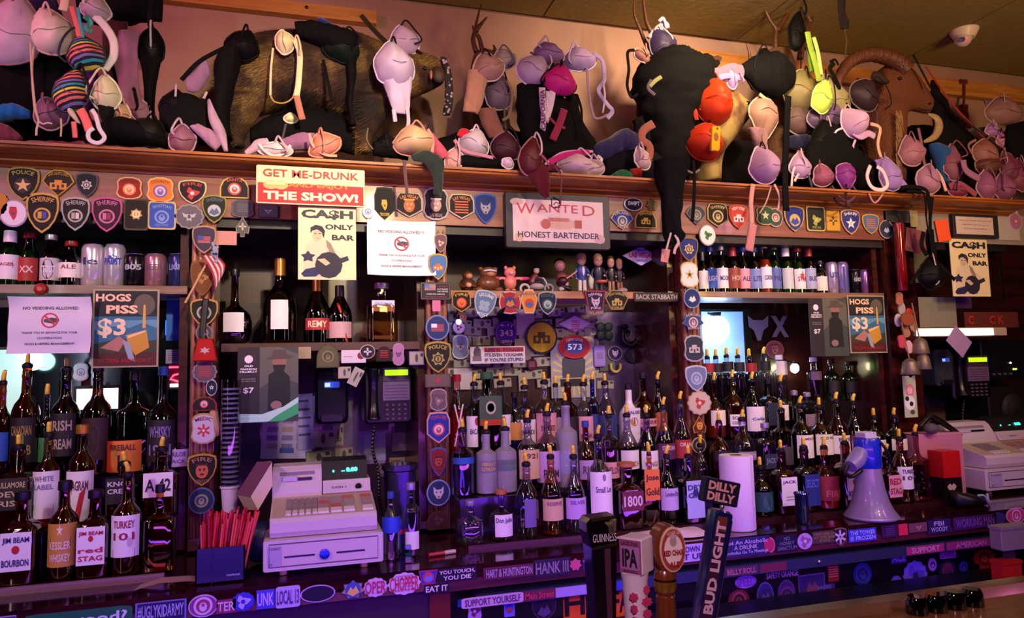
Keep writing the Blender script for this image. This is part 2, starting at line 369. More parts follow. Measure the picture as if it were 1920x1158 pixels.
def panel(name, label, cat, u0, v0, u1, v1, Y, col, t=.003, bev=0, material=None, warp=0, seed=0, v0b=None, grp=None):
    """rectangular sheet or board; returns root, half width, half height"""
    c = P((u0+u1)/2, (v0+v1)/2, Y); W = (P(u1, (v0+v1)/2, Y)-P(u0, (v0+v1)/2, Y)).length/2; H = (P((u0+u1)/2, v0, Y)-P((u0+u1)/2, v1, Y)).length/2
    m = M(); fn = None
    if warp:
        def f(x, z):
            k = max(0, (abs(x)/W+abs(z)/H)-1.35)
            return -warp*(k*k*2.2*(1 if (x+seed) > 0 else .4)+.35*math.sin(3*x/W+seed)*.5+.2*math.sin(4*z/H+seed*2))
        n = 14; vs = []; fs = []
        for j in range(n+1):
            for i in range(n+1):
                x = -W+2*W*i/n; z = -H+2*H*j/n; vs.append((x, f(x, z), z))
        for j in range(n):
            for i in range(n): a = j*(n+1)+i; fs.append((a, a+1, a+n+2, a+n+1))
        m.add(vs, fs); m.add([(x, y+.0006, z) for x, y, z in vs], [tuple(reversed(q)) for q in fs])
        fn = lambda p: (p[0], p[1]+f(p[0], p[2]), p[2])
        o = obj(name, m, material or paper(col), smooth=True, loc=c)
    else:
        m.box(-W, -t, -H, W, 0, H, bev); o = obj(name, m, material or mat(col, .55, bump=.05), loc=c)
    tag(o, label, cat, grp);
    return o, W, H, fn
# ================================================================ the room
WALL = mat('#a48074', .85, bump=.12, bs=5, var=.16)
struct('wall_back', M().box(-4, 3.5, 0, 7.5, 3.62, 3.49), WALL)
struct('wall_left', M().box(-4.1, -2, 0, -4, 3.5, 3.49), WALL)
struct('wall_right', M().box(7.5, -2, 0, 7.6, 3.5, 3.49), WALL)
struct('floor', M().box(-4.1, -2, -.1, 7.6, 3.6, 0), mat('#2a1a16', .6, bump=.2, bs=8))
ceil = struct('ceiling', M().box(-4.1, -2, 3.49, 7.6, 3.62, 3.6), mat('#6d5a34', .85))
CT = mat('#8a7440', .9, bump=.3, bs=30, var=.16)
tile = M().box(0, 0, -.012, 1.19, 1.19, .0, 0); tb = None
for i in range(8):
    for j in range(3):
        x0, y0 = -3.9+1.2*i+.74-.4, 3.47-1.19-1.2*j
        if tb is None: o = obj('tile', tile, CT, ceil, loc=(x0, y0, 3.49)); tb = o.data
        else: o = obj('tile', tb, CT, ceil, loc=(x0, y0, 3.49))
PINE = wood('#c98a45', '#a9682c', 2.2, .5, .1)
def board(n, u0, v0, u1, v1, w_, label, Y=3.47):
    a = P(u0, v0, Y); b = P(u1, v1, Y)
    o = struct(n, M().box(a.x, Y-.02, a.z-w_, b.x, 3.5, a.z), PINE)
    return o
a_ = P(150, 0, 3.47); b_ = P(705, 24, 3.47); struct('trim_1', M().box(a_.x, 3.45, b_.z-.066, b_.x, 3.5, b_.z), PINE)
a_ = P(1285, 93, 3.47); struct('trim_2', M().box(a_.x, 3.45, a_.z-.10, 7.4, 3.5, a_.z), PINE)
struct('trim_3', M().box(P(1070, 232, 3.47).x, 3.44, 2.50, P(1260, 240, 3.47).x, 3.5, 2.62), PINE)
for (u, v, Y) in ((1608, 149, 3.45), (575, 14, 3.45)):
    p = P(u, v, Y); tag(obj('screw', M().lathe([(.009, 0), (.009, .003), (.004, .005)], 10), mat('#3a2a20', .4, .6), loc=p), 'dark screw in the pine board over the ram' if u > 1000 else 'dark screw in the short pine board over the boar', 'screw').rotation_euler = (PI/2, 0, 0)
# ================================================================ back bar cabinet
MAH = wood('#48150f', '#260a08', 2.5, .3, .3); ROSE = wood('#8c5440', '#6e3c2e', 2., .45, .2)
OAK = wood('#b0641c', '#74380e', 2.4, .5, .05); DARK = mat('#0e0708', .5, bump=.1); PANEL = wood('#36120f', '#1c090a', 1.6, .35, .2)
CTOP = wood('#3a1216', '#1e090d', 2., .12, .6)
bb = thing('back_bar', 'long dark mahogany back bar cabinet with crown moulding and sticker covered counter', 'bar cabinet', (0, 3.1, 0))
X0, X1 = -2.2, 3.62
def bp(name, m, material, **k): return obj(name, m, material, bb, org=Vector((0, 3.1, 0)), **k)
bp('shelf_top', M().box(X0, 2.72, 2.372, X1, 3.495, 2.39), mat('#5c3038', .6, bump=.1))
def run(prof, x0, x1):   # moulding: profile in y,z swept along x
    m = M(); n = len(prof); m.add([(x, y, z) for x in (x0, x1) for y, z in prof], [tuple(range(n)), tuple(range(2*n-1, n-1, -1))]+[(i, n+i, n+(i+1) % n, (i+1) % n) for i in range(n)]); return m
bp('crown_moulding', run([(2.86, 2.388), (2.695, 2.388), (2.695, 2.378), (2.705, 2.377), (2.708, 2.370), (2.725, 2.362), (2.765, 2.358), (2.80, 2.356), (2.802, 2.350), (2.826, 2.347), (2.838, 2.343), (2.842, 2.336), (2.86, 2.334)], X0, X1), OAK, smooth=30)
bp('fascia', M().box(X0, 2.85, 2.185, 2.80, 2.87, 2.345), ROSE)
bp('fascia', M().box(3.0, 2.85, 2.185, X1+.3, 2.87, 2.345), mat('#8c8578', .5, bump=.1))
bp('header', M().box(X0, 2.87, 2.15, X1, 3.2, 2.34), DARK)
bp('back_panel', M().box(X0, 3.30, .94, .52, 3.32, 2.37), PANEL)
bp('back_panel', M().box(.52, 3.30, .94, 1.69, 3.32, 2.37), wood('#3c1a14', '#200c0b', 1.5))
bp('back_panel', M().box(1.69, 3.30, .94, 6.2, 3.32, 2.37), PANEL)
for x in (1.9, 2.05, 2.2, 2.35, 2.5, 2.65, 3.2, 3.5, 3.8, 4.1, 4.4): bp('batten', M().box(x, 3.292, 1.93, x+.008, 3.30, 2.2), DARK)
bp('end_panel', M().box(4.9, 2.9, .9, 4.95, 3.3, 2.37), PANEL)
# pillars with flutes
for k, (x0, x1) in enumerate(((-.405, -.32), (.477, .563), (1.645, 1.735), (2.80, 2.985))):
    p = bp('pillar', M().box(x0, 2.862, .955, x1, 3.0, 2.185), MAH if k == 3 else wood('#7c4a38', '#54281f', 2.))
    n = 4 if k < 3 else 3; st = (x1-x0)/n; ww = .085 if k < 3 else .06
    for i in range(n):
        if k == 3: break
        x = x0+st*(i+.5); m = M().lathe([(st*.36, 1.0), (st*.36, 2.15), (0.001, 2.165)], 10, x, 2.862)
        obj('flute', m, mat('#a06a50', .4, bump=.1), p, smooth=True, org=Vector((0, 3.1, 0)))
for x in (-.45, .445, 1.60, 2.755): bp('divider', M().box(x, 2.90, .955, x+.03, 3.3, 2.185), MAH)
# shelves
SH1 = wood('#8c6a58', '#6b4a40', 2.5, .4)
bp('beer_shelf', M().box(X0, 2.87, 1.893, -.42, 3.12, 1.923), SH1)
bp('beer_shelf', M().box(1.74, 2.87, 1.893, 2.79, 3.12, 1.921), SH1)
bp('liquor_shelf', M().box(-.30, 2.87, 1.675, .45, 3.12, 1.706), mat('#4a2620', .5))
bp('figurine_shelf', M().box(.565, 2.87, 1.885, 1.46, 3.12, 1.916), wood('#b07850', '#8a5436', 2.))
bp('glass_shelf', M().box(1.74, 3.02, 2.02, 2.79, 3.11, 2.026), glass('#c8e0e0'))
# mirrors
MIR = mat('#55606a', .12, 1., var=.3, bs=3)
bp('mirror', M().box(X0, 3.286, 1.2, -.42, 3.296, 1.88), MIR)
bp('mirror', M().box(1.74, 3.286, 1.2, 2.30, 3.296, 1.88), MIR)
bp('mirror', M().box(1.22, 3.286, 1.3, 1.60, 3.296, 1.86), mat('#8d7fa0', .25, .8, bump=.5, bs=9))
# counter and stepped tiers
bp('counter_top', M().box(X0, 2.36, .90, 6.4, 3.3, .944), CTOP)
bp('apron', M().box(X0, 2.364, .872, .45, 2.40, .900), mat('#6a3a48', .5, bump=.1))
bp('apron', M().box(.45, 2.364, .862, 3.6, 2.40, .900), wood('#5a2430', '#3a141e', 2.))
T0, T1, T2 = .958, 1.10, 1.24
Y0, Y1, Y2 = 2.60, 2.76, 2.92
for (a, b) in ((X0, -.44), (.565, 1.64), (1.70, 2.76)):
    bp('tier', M().box(a, 2.545, .944, b, 3.2, T0), mat('#3a1a22', .25, coat=.4))
    bp('tier', M().box(a, 2.675, T0, b, 3.2, T1), mat('#1a0c12', .3, coat=.4)); bp('tier', M().box(a, 2.835, T1, b, 3.2, T2), mat('#1a0c12', .3, coat=.4))
bp('tray_lip', M().box(X0, 2.53, .944, -.425, 2.545, .966), mat('#8c6878', .3))
# cabinet front below the counter
bp('front_panel', M().box(X0, 2.42, .1, .45, 2.46, .87), mat('#3b2440', .4, bump=.05))
bp('front_post', M().box(.40, 2.41, .1, .47, 2.47, .868), mat('#6a2418', .4))
bp('ledge', M().box(.55, 2.365, .80, 3.58, 2.43, .838), mat('#4a5078', .3, .6))
bp('cooler_door', M().box(.47, 2.44, .30, 1.30, 2.47, .80), mat('#120c1a', .25, coat=.3))
bp('cooler_door', M().box(1.31, 2.44, .30, 2.62, 2.47, .80), mat('#120c1a', .25, coat=.3))
bp('cooler_door', M().box(2.63, 2.44, .30, 3.6, 2.47, .80), mat('#120c1a', .25, coat=.3))
for x in (1.0, 1.9, 2.9): bp('bolt', M().ell((x, 2.36, .82), .008, .006, .008), mat('#c0c0c8', .3, 1.))
bp('base', M().box(X0, 2.47, 0, 3.6, 3.3, .90), DARK)
# steel ice well in front of the coolers
iw = thing('ice_well', 'steel ice well edge glowing blue below the cooler doors', 'sink', (1.4, 2.1, 0))
obj('rim', M().box(-.9, .02, .70, 1.6, .06, .735), mat('#5a64a0', .3, .7), iw); obj('basin', M().box(-.9, .06, .2, 1.6, .30, .70), mat('#303448', .4, .8), iw)
# ================================================================ customer side bar
fb = thing('front_bar', 'dark varnished wooden bar top on the customer side, far edge only', 'bar counter', (0, 1.0, 0))
obj('top', M().box(-1.6, -.45, 1.06, 3.2, .20, 1.10), wood('#7a4a26', '#4c2a16', 1.6, .35, .3), fb)
obj('rail', run([(.15, 1.10), (.20, 1.10), (.20, 1.115), (.165, 1.115)], -1.6, 3.2), wood('#6d3f20', '#42230f', 1.6), fb)
obj('front', M().box(-1.6, -.1, 0, 3.2, .05, 1.06), DARK, fb)
# ================================================================ cloth patches
G, K, S_ = '#b8912f', '#15120f', '#a9a7a0'
PT = [
(44,344,62,64,'shield','#a89238',K,'starc','#d8b868','#1a1512','POLICE','big black and gold shield patch with star, top left end of the fascia'),
(110,343,62,52,'fan',G,'#241a10','build','#c98a2a','#241a10','SAN ANTONIO','fan shaped brown patch with orange fort building beside the big star patch'),
(163,347,42,47,'shield','#55525a','#1c1a20','seal7','#b8b8b0','#3a3a40','','small grey shield patch with silver seven point badge'),
(243,353,50,42,'badge','#d8a878','#8c2016','seal','#e07838','#f0c8a0','UNIFIED','red and orange fire patch right of the gap in the upper row'),
(301,356,52,47,'badge','#d8b080','#d87820','seal','#6858a0','#c8b0c0','COUNTY','orange patch reading county with violet round seal'),
(361,360,54,46,'shield','#c8b890','#181014','blob','#b8283a','#e8c0b0','FIRE','black shield patch with red four lobed flower emblem'),
(440,352,56,44,'dome','#c0a050','#1c1820','seal','#c83828','#d8c8d0','SANTA','half round black patch with red seal and orange foot'),
(3,384,26,42,'scal','#d09838','#c08828','','#8a5a18','#8a5a18','','ochre scalloped patch cut by the left frame edge'),
(26,400,54,52,'circle','#a8a0b0','#e8e0e8','state','#b82830','#2838a0','','white round patch with red and blue map emblem'),
(80,399,62,77,'shield','#c8a848','#1a150c','halves','#c8a040','#4048a0','SHERIFF','large gold and black sheriff shield, first of the three alike'),
(142,401,54,64,'shield','#a8a8a0','#141414','halves','#a8a898','#d0d0c8','SHERIFF','silver and black sheriff shield between gold and magenta ones'),
(201,402,58,67,'shield','#b8508c','#30101c','halves','#c06898','#901848','SHERIFF','magenta sheriff shield patch with pink ring'),
(256,402,47,60,'rrect','#4a4028','#16120c','seal7','#b89040','#f0e0b0','','black upright patch with a gold eagle topped badge'),
(304,404,53,53,'rrect','#c8b060','#3050a8','seal','#7890c8','#3050a8','WHITMAN|SQUARE','bright blue squarish patch with yellow border'),
(355,406,55,46,'scal','#8c8890','#605c64','eagle','#b0acb0','#484450','','grey embroidered patch with silver spread eagle'),
(402,392,47,54,'shield','#8c8430','#1c1e10','mount','#506078','#a8b0c0','SHERIFF','dark green sheriff patch with round mountain scene'),
(455,391,44,34,'badge','#5c5860','#46424c','bars','#5e5a66','#8c8890','','pair of faded grey arc tabs above the arrowhead'),
(455,425,28,39,'arrow','#8c8c80','#55554c','cross','#a8a898','#70706a','','olive grey arrowhead patch with dagger, hanging below the fascia'),
(383,449,46,53,'shield','#a88868','#3a3048','flag','#c86868','#3848a0','','shield with flag and skyline at the top of left pillar'),
(380,521,46,68,'shield','#7c5020','#6a4018','blob','#a06c28','#6a3c10','','brown amber shield patch behind the small flag'),
(383,586,53,53,'shield','#b89040','#181410','seal','#a8a898','#2c2c28','','black and gold shield crossed by a dark strap, left pillar'),
(383,624,32,32,'circle','#8c8488','#504850','seal','#b0a8a8','#605860','','small grey round patch above the red cowbell shape'),
(384,697,46,40,'scal','#8c8490','#5c4c58','bars','#b83838','#d0c0c8','','grey round patch with red bars below the red trapezoid'),
(397,726,21,31,'circle','#d0d0d8','#181c30','star','#e8e8f0','#282c48','','small navy round patch with white star on left pillar'),
(383,757,48,28,'dome','#a03830','#201418','seal','#c05048','#f0d0c8','','low dark arch patch with red trim above the paramedic one'),
(382,803,48,58,'badge','#b89868','#c8c4cc','snow','#c82828','#f0e8e8','MEDIC','white and tan medic patch with red six armed star'),
(379,880,56,61,'shield','#b88c38','#181012','face','#c8643c','#401c18','FIRE|RESCUE','black gold rimmed fire patch with orange skull like crest'),
(378,938,50,50,'circle','#5868a8','#28305c','seal','#a89890','#3c3c70','','blue round patch lowest on the left pillar'),
(826,456,24,36,'shield','#a89888','#6c4c50','blob','#c0a8a0','#7c585c','','pale shield peeking out beside the white notice'),
(821,500,36,50,'shield','#c0a040','#4878a8','build','#c06838','#e8d8b0','','light blue shield half hidden by the white notice'),
(818,573,15,21,'rrect','#e098b8','#d87098','','#fff0f8','#ffffff','','tiny pink tag hanging under the flag sign'),
(820,614,45,48,'circle','#7888b8','#283868','flag','#c85858','#e8e8f0','','navy round patch with white eagle and striped flag'),
(821,669,50,60,'shield','#a8983c','#1c1c14','seal7','#a89c48','#2c2c20','POLICE','olive gold police shield on the middle pillar'),
(821,713,48,25,'rect','#584c40','#6c6054','cross','#c03038','#6c6054','','tan rectangle patch with a red cross pattee'),
(822,749,33,42,'badge','#b0a8a0','#685c5c','blob','#98706c','#b0a8a0','POLIZEI','grey badge patch with small rearing animal'),
(822,801,44,60,'hex','#d0a888','#28349c','seal','#c04858','#e8d0d0','TOWN FIRE','royal blue fire patch with red round crest'),
(822,865,32,55,'shield','#5058a8','#7c2028','face','#b04838','#301014','','narrow red and blue shield low on middle pillar'),
(822,923,45,50,'circle','#8c98c8','#283068','wolf','#c8c8d8','#8c2838','','blue round patch with white bird head crest'),
(822,975,44,36,'dome','#501c28','#3c141c','blob','#5c2430','#24080c','','dark wine arch patch at the foot of middle pillar'),
(503,396,38,24,'rect','#3c3848','#4c4858','eagle','#a8a098','#4c4858','','small slate rectangle patch with spread eagle under red sign'),
(690,397,22,26,'circle','#c0b8d0','#e0d8f0','seal','#6870b0','#e0e0f0','','tiny white and blue round patch left of the trooper one'),
(721,381,38,61,'hex','#1c1c24','#101014','state','#c89c28','#101014','|TROOPER','black tall patch with gold state outline'),
(767,384,51,48,'hex','#a89888','#20140f','face','#a85838','#d89048','LAS VEGAS','black five sided patch with brown orange crest'),
(817,382,48,62,'badge','#a8a0a0','#141014','face','#b08c8c','#d8c8c8','|LAS VEGAS','black and white badge patch with masked face under dark strap'),
(865,387,49,48,'hex','#b0a898','#18120f','bars','#c86038','#e8e0e0','LAS VEGAS','black patch with orange lettering and white band'),
(910,391,43,58,'shield','#3858a8','#182c68','wolf','#8c8898','#24202c','','dark blue shield patch with dog head'),
(1187,383,35,25,'oval','#d0d0d0','#141418','','#f0f0f0','#ffffff','','small black oval patch with white lettering on fascia'),
(1224,384,25,24,'star7','#90803c','#6c6030','','#a89848','#5c5028','','olive seven point badge patch near upper oval'),
(1166,412,43,38,'fan','#b8a878','#283c90','seal','#c8b888','#30448c','UPLAND|POLICE','fan shaped blue police patch under the black oval'),
(1210,412,41,35,'dome','#b09c38','#181610','build','#d0b040','#201c10','EXPLORER','black and yellow arch patch beside blue fan one'),
(1305,403,39,38,'fan','#74706c','#3e3c3c','seal','#8c8884','#56524e','','faded grey fan patch behind the hanging strap'),
(1345,403,39,46,'hex','#b89c58','#18130c','seal','#c0a868','#2c2414','SHERIFF','black and gold pointed sheriff patch on right fascia'),
(1384,406,36,47,'shield','#c86838','#c03c38','build','#e8d0c8','#182048','NEW YORK','red white and navy fire patch with skyline'),
(1434,404,34,36,'badge','#b89c60','#284c30','starc','#c8c8a0','#284c30','','green patch partly behind the pink strap'),
(1326,441,31,40,'circle','#a8a098','#f0ece0','blob','#3c7838','#285028','','white round patch with a green corn ear'),
(1453,408,28,36,'circle','#a8a080','#3c4848','seal','#c8c0b0','#a83028','','grey and green round patch right of the pink strap'),
(1489,410,38,49,'shield','#b89c50','#1c2878','mount','#28409c','#c0a860','|POLICE','blue shield patch with gold arc and badge scene'),
(1529,410,35,47,'rrect','#b8a868','#14180f','blob','#98a048','#c8b850','|SPECIAL','black patch with green gold harp shape'),
(1561,414,27,40,'rect','#8c6818','#c8982c','cross','#5c4010','#e8c050','','gold rectangular badge patch with black shape'),
(1594,416,36,48,'shield','#c89c60','#28307c','star','#f0e8e0','#c8c0c8','SHERIFF','blue sheriff shield patch with big white star'),
(1632,420,32,38,'shield','#c89c38','#486890','bars','#c86830','#58984c','','small colourful skyline shield patch'),
(1661,430,27,35,'circle','#a88c90','#202838','mount','#a8b8d0','#182030','','navy round patch at the right end of fascia'),
(1682,401,44,32,'rect','#34302c','#201e1c','','#585448','#585858','','black police banner over the right pillar'),
(1291,467,36,46,'shield','#8c7030','#202c70','seal7','#c8b048','#283878','','blue and gold starred shield, topmost on right pillar'),
(1292,515,35,48,'badge','#d0b060','#e8e4d8','star','#c8a038','#203820','','white badge patch with green and gold star'),
(1297,559,32,38,'circle','#8c98a8','#183060','mount','#e8e0e0','#183060','','navy round patch with white and red swoosh'),
(1299,602,43,38,'star7','#586c98','#2c4878','seal','#d8b090','#405c90','AURORA|POLICE','blue winged police patch on right pillar'),
(1301,653,38,50,'badge','#a8acb0','#2c3444','build','#b8b4a8','#2c3444','','slate badge patch with pale building'),
(1305,709,41,50,'shield','#b8c0cc','#6c7c9c','seal','#a8b4c8','#7888a8','','silver blue shield patch in middle of right pillar'),
(1311,755,44,45,'scal','#b8a088','#c8b8a0','blob','#b03c30','#d8c8b0','','cream round patch with red faced figure'),
(1311,798,27,38,'arrow','#c89c38','#581c18','face','#d8a040','#b02820','','small gold and red arrowhead patch'),
(1310,834,27,30,'circle','#b8a880','#241c1c','seal','#a89868','#241c1c','','small dark ring patch low on right pillar'),
(1903,415,24,34,'circle','#c0a0b0','#98688c','star','#c04868','#e0c0d0','','mauve round patch at far right on the grey board'),
]
for a in PT:
    Yp = 2.845
    if a[0] < 410 and a[1] > 440 and a[0] > 350: Yp = 2.822
    if 795 < a[0] < 850 and a[1] > 440: Yp = 2.822
    if 1270 < a[0] < 1320 and a[1] > 455: Yp = 2.822
    t10 = a[10]; tl = t10 if t10 else ''
    q = patch(*a[:10], tl, a[11], Y=Yp, tcol={'POLICE': '#c0a850', 'LAS VEGAS': '#d08050', 'UNIFIED': '#5c1410', 'COUNTY': '#7c2c18', 'NEW YORK': '#f0e0d8', 'FIRE|RESCUE': '#a87850', 'MEDIC': '#7c1c28'}.get(t10))
    if a[0] == 1187: texts(q, [('SWIFT', 0, .003, .058, .018, '#f0f0f0', {'bold': .03})], y=-.008)
Ys = 2.862
for a in [
(865,565,36,41,'hex','#b08c30','#141210','seal','#c84018','#e87838','FIRE','black patch with orange round emblem numbered 51',0),
(908,570,41,54,'shield','#a8b8b8','#5c7c90','leaf4','#90a8b0','#5c7c90','LOS LUNAS|POLICE','tilted light blue shield reading los lunas police',14),
(956,567,40,42,'maltese','#c8a8a0','#a82420','mount','#c87838','#28386c','','red cross shaped fire patch on the figurine shelf edge',0),
(992,566,33,48,'hexa','#e8c088','#d89830','mount','#3868a0','#c83c28','PILOT','yellow and red patch with blue round scene',0),
(1026,568,35,45,'shield','#a8b098','#18203c','seal','#4c7c58','#b8c8b8','POLICE','navy shield patch with green wreath ring',0),
(1116,564,40,39,'keystone','#a83048','#1c1c34','wolf','#c0a8b8','#1c1c34','DENVER|FIRE','navy keystone patch with red rim and animal head',0),
(1156,563,45,39,'hexa','#98884c','#14140f','build','#b8a050','#14140f','SAN GABRIEL|FIRE','black and gold wide fire patch at the shelf end',0),
]: patch(*a[:12], Y=Ys, rot=a[12], tcol={'FIRE': '#c8a040', 'DENVER|FIRE': '#d8c0d0', 'LOS LUNAS|POLICE': '#f0f0f0'}.get(a[10]))
# ---- wall stickers of the middle bay
Yw = 3.272
p = patch(865,594,20,20,'circle','#e8c890','#e8a050','star','#fff0c0','#c02010','','small glowing amber star sticker',Y=Yw)
patch(860,614,23,23,'circle','#e0d8d8','#f0e8e8','blob','#c02838','#f0e8e8','','small white round sticker with red mark',Y=Yw)
patch(863,650,32,46,'badge','#e8e4e8','#8c98b8','eagle','#e8e8f0','#a83048','','white and pale blue winged crest sticker',Y=Yw)
patch(949,592,32,32,'circle','#0c0a0c','#0e0c0e','','#111111','#111111','','plain black disc above the purple round patch',Y=Yw)
q = patch(949,624,40,45,'circle','#7838a0','#4c1c80','','#e0b0d0','#ffffff','9-11|2001','purple round patch numbered 343',Y=Yw-.008)
texts(q, [('343', 0, 0, .062, .03, '#e8b8a8')], y=-.008)
q = patch(1015,632,60,63,'circle','#282438','#c8a81c','build','#4c3c10','#c8a81c','','large yellow disc with navy rim and small lantern',Y=Yw-.004)
q = patch(1078,607,65,32,'diamond','#c8a0b8','#e0d0e0','bars','#d8488c','#ffffff','|STRONG','white diamond sticker with pink skyline',Y=Yw, tcol='#c03878')
q = patch(1077,650,60,44,'oval','#c83040','#a82030','','#ffffff','#ffffff','CREW LOCAL|','red and blue oval sticker numbered 573',Y=Yw-.006, tcol='#e8c0c0')
polys(q, [(circ(0, 0, .052, .034), '#283890')], y=-.0055); texts(q, [('573', 0, 0, .075, .03, '#f4f0f4')], y=-.0068)
p = P(1133, 621, Yw); q = obj('clover', M().prism(sum([[(x*.036, z*.036) for x, z in SH['scal']]], []), -.004, 0), mat('#0c2018', .8), loc=p)
for dx in (-1, 1):
    for dz in (-1, 1): obj('leaf', M().ell((dx*.022, -.006, dz*.022), .024, .006, .024), mat('#0f2a1c', .6), q, smooth=True)
tag(q, 'dark green four leaf clover decoration', 'decoration')
patch(1124,667,22,41,'rrect','#8868b8','#a890d8','bars','#7860b0','#ffffff','','upright lilac can shaped sticker',Y=Yw)
patch(1153,662,27,28,'circle','#a890c8','#2c2040','wolf','#b8a8d0','#2c2040','','round violet sticker with dark animal face',Y=Yw)
patch(1190,667,35,28,'oval','#2c2030','#3c2c38','wolf','#58444c','#2c2030','','dark brown oval plaque below the reptile ornament',Y=Yw)
patch(997,683,20,22,'circle','#3c1028','#4c1430','bars','#a86880','#ffffff','','small maroon disc with lightning mark',Y=Yw)
m = M(); m.tube(spline([P(u, v, Yw-.01) for u, v in ((1146, 681), (1146, 690), (1151, 696), (1158, 696), (1163, 690), (1163, 681))], 4), .007)
tag(obj('horseshoe', m, mat('#d8c060', .4), smooth=True), 'small yellow horseshoe under the violet round sticker', 'decoration')
# reptile ornament
m = M(); pts = spline([P(u, v, Yw-.02) for u, v in ((1199, 587), (1195, 600), (1197, 622), (1193, 640), (1181, 647), (1169, 638), (1168, 622), (1178, 622), (1176, 630))], 5)
m.tube(pts, .01, 8, rad=[.006+.010*math.sin(PI*i/len(pts)) for i in range(len(pts))]); m.ell(P(1172, 612, Yw-.02), .022, .015, .012)
for k in range(4, len(pts)-4, 3): m.ell(pts[k]+Vector((-.008, -.006, .006)), .006, .006, .008, 6, 4)
tag(obj('reptile_ornament', m, mat('#08080a', .4), smooth=True), 'black curled reptile ornament with long tail on the middle wall', 'decoration')
# ================================================================ signs and posters
# red show sign
o, W, H, _ = panel('tin_sign', 'cream and red tin sign about enjoying the show, hung on the fascia', 'sign', 482.5, 314, 686, 385, 2.688, '#e8d0a0', .004, .004)
polys(o, [(rect(-W+.006, -H+.005, W-.006, H*.08), '#b01c28')], y=-.005)
polys(o, [(circ(-W*.74, -H*.02, .026, .016), '#c8a868'), (circ(-W*.56, -H*.02, .026, .016), '#c8a868'), (rect(-W*.82, 0, -W*.48, H*.16), '#e8cc98')], y=-.0056)
texts(o, [('GET ME-DRUNK', 0, H*.60, W*1.76, H*.40, '#b0202c', {'bold': .018}), ('AND ENJOY', W*.14, -.02*H, W*1.15, H*.28, '#c8803c', {'bold': .03}), ('THE SHOW!', 0, -H*.56, W*1.74, H*.46, '#f0dcb8', {'bold': .045})], y=-.0070)
# cash posters
def cash(u0, v0, u1, v1, Y, label):
    o, W, H, _ = panel('cash_poster', label, 'poster', u0, v0, u1, v1, Y, '#e8d8a8', .003)
    k = '#1c1430'
    texts(o, [('CA$H', 0, H*.78, W*1.8, H*.27, k, {'bold': .05}), ('ONLY', W*.42, H*.45, W*1.0, H*.155, k, {'bold': .045}), ('BAR', W*.55, H*.16, W*.8, H*.155, k, {'bold': .045})], y=-.0042)
    gr, wh, lt = '#8c7c6c', '#d8c8a8', '#c8b494'
    polys(o, [([(-.85*W, -.95*H), (-.75*W, -.1*H), (-.5*W, .12*H), (-.3*W, .06*H), (-.05*W, .1*H), (.25*W, -.15*H), (.55*W, -.3*H), (.3*W, -.95*H)], wh),
              ([(-.05*W, .1*H), (.12*W, .0), (.3*W, -.3*H), (.2*W, -.4*H), (-.02*W, -.1*H)], gr),
              ([(-.52*W, .15*H), (-.5*W, .38*H), (-.35*W, .45*H), (-.2*W, .42*H), (-.14*W, .25*H), (-.22*W, .08*H), (-.4*W, .03*H)], lt),
              ([(-.58*W, .26*H), (-.58*W, .42*H), (-.4*W, .50*H), (-.18*W, .46*H), (-.08*W, .34*H), (-.12*W, .12*H), (-.2*W, .3*H), (-.35*W, .37*H), (-.5*W, .34*H)], k),
              (rect(-.45*W, .25*H, -.38*W, .27*H), k), (rect(-.3*W, .25*H, -.23*W, .27*H), k), (rect(-.38*W, .12*H, -.28*W, .135*H), gr),
              (star(-.66*W, -.38*H, .27*W, 5, .55, .17*H), '#201a48'),
              ([(-.9*W, -.85*H), (-.75*W, -.72*H), (-.4*W, -.66*H), (-.1*W, -.5*H), (.1*W, -.52*H), (.2*W, -.62*H), (.1*W, -.78*H), (-.2*W, -.8*H), (-.4*W, -.92*H), (-.8*W, -.93*H)], '#1c1a50'),
              ([(.1*W, -.5*H), (.7*W, -.34*H), (.75*W, -.46*H), (.2*W, -.64*H)], '#241c40'), (circ(.05*W, -.6*H, .05, .05, 12), k),
              ([(-.35*W, -.45*H), (-.1*W, -.42*H), (.1*W, -.55*H), (-.05*W, -.62*H)], lt)], y=-.0036)
    return o
cash(559.5, 388, 668, 524, 2.71, 'cream cash only poster with guitarist, hanging below the red tin sign')
cash(1783, 449, 1853, 555, 2.845, 'smaller cream cash only poster hanging on the dark right bay')
# no videoing notices
def notice(u0, v0, u1, v1, Y, label, col, seed, bang):
    o, W, H, fn = panel('paper_notice', label, 'notice', u0, v0, u1, v1, Y, col, warp=.02, seed=seed)
    f2 = lambda p: (p[0], p[1]+fn((p[0], 0, p[2]))[1]-.0012, p[2])
    t = '#504858'
    texts(o, [('NO VIDEOING ALLOWED'+bang, 0, H*.6, W*1.35, H*.11, t, {'bold': .025}), ('THANK YOU IN ADVANCE FOR YOUR', 0, -H*.27, W*1.35, H*.075, t), ('COOPERATION!', 0, -H*.46, W*.6, H*.075, t), ('HOGS & HEIFERS MANAGEMENT!', 0, -H*.66, W*1.2, H*.08, t, {'bold': .02})], y=0, fn=f2)
    f3 = lambda p: (p[0], p[1]+fn((p[0], 0, p[2]))[1]-.0010, p[2])
    a, b = ringp(0, H*.16, H*.27, H*.215)
    polys(o, [([(-.018, H*.10), (.006, H*.05), (.028, H*.12), (.028, H*.22), (.004, H*.26), (-.018, H*.2)], '#484048'), (a, '#c83048'), (b, '#c83048'), ([(-H*.2, H*.31), (-H*.15, H*.35), (H*.2, H*.01), (H*.15, -H*.03)], '#c83048')], y=0, fn=f3)
    return o
notice(16, 556, 172, 662, 2.80, 'lilac lit white no videoing notice taped below the beer shelf', '#dcd4e4', 1, '')
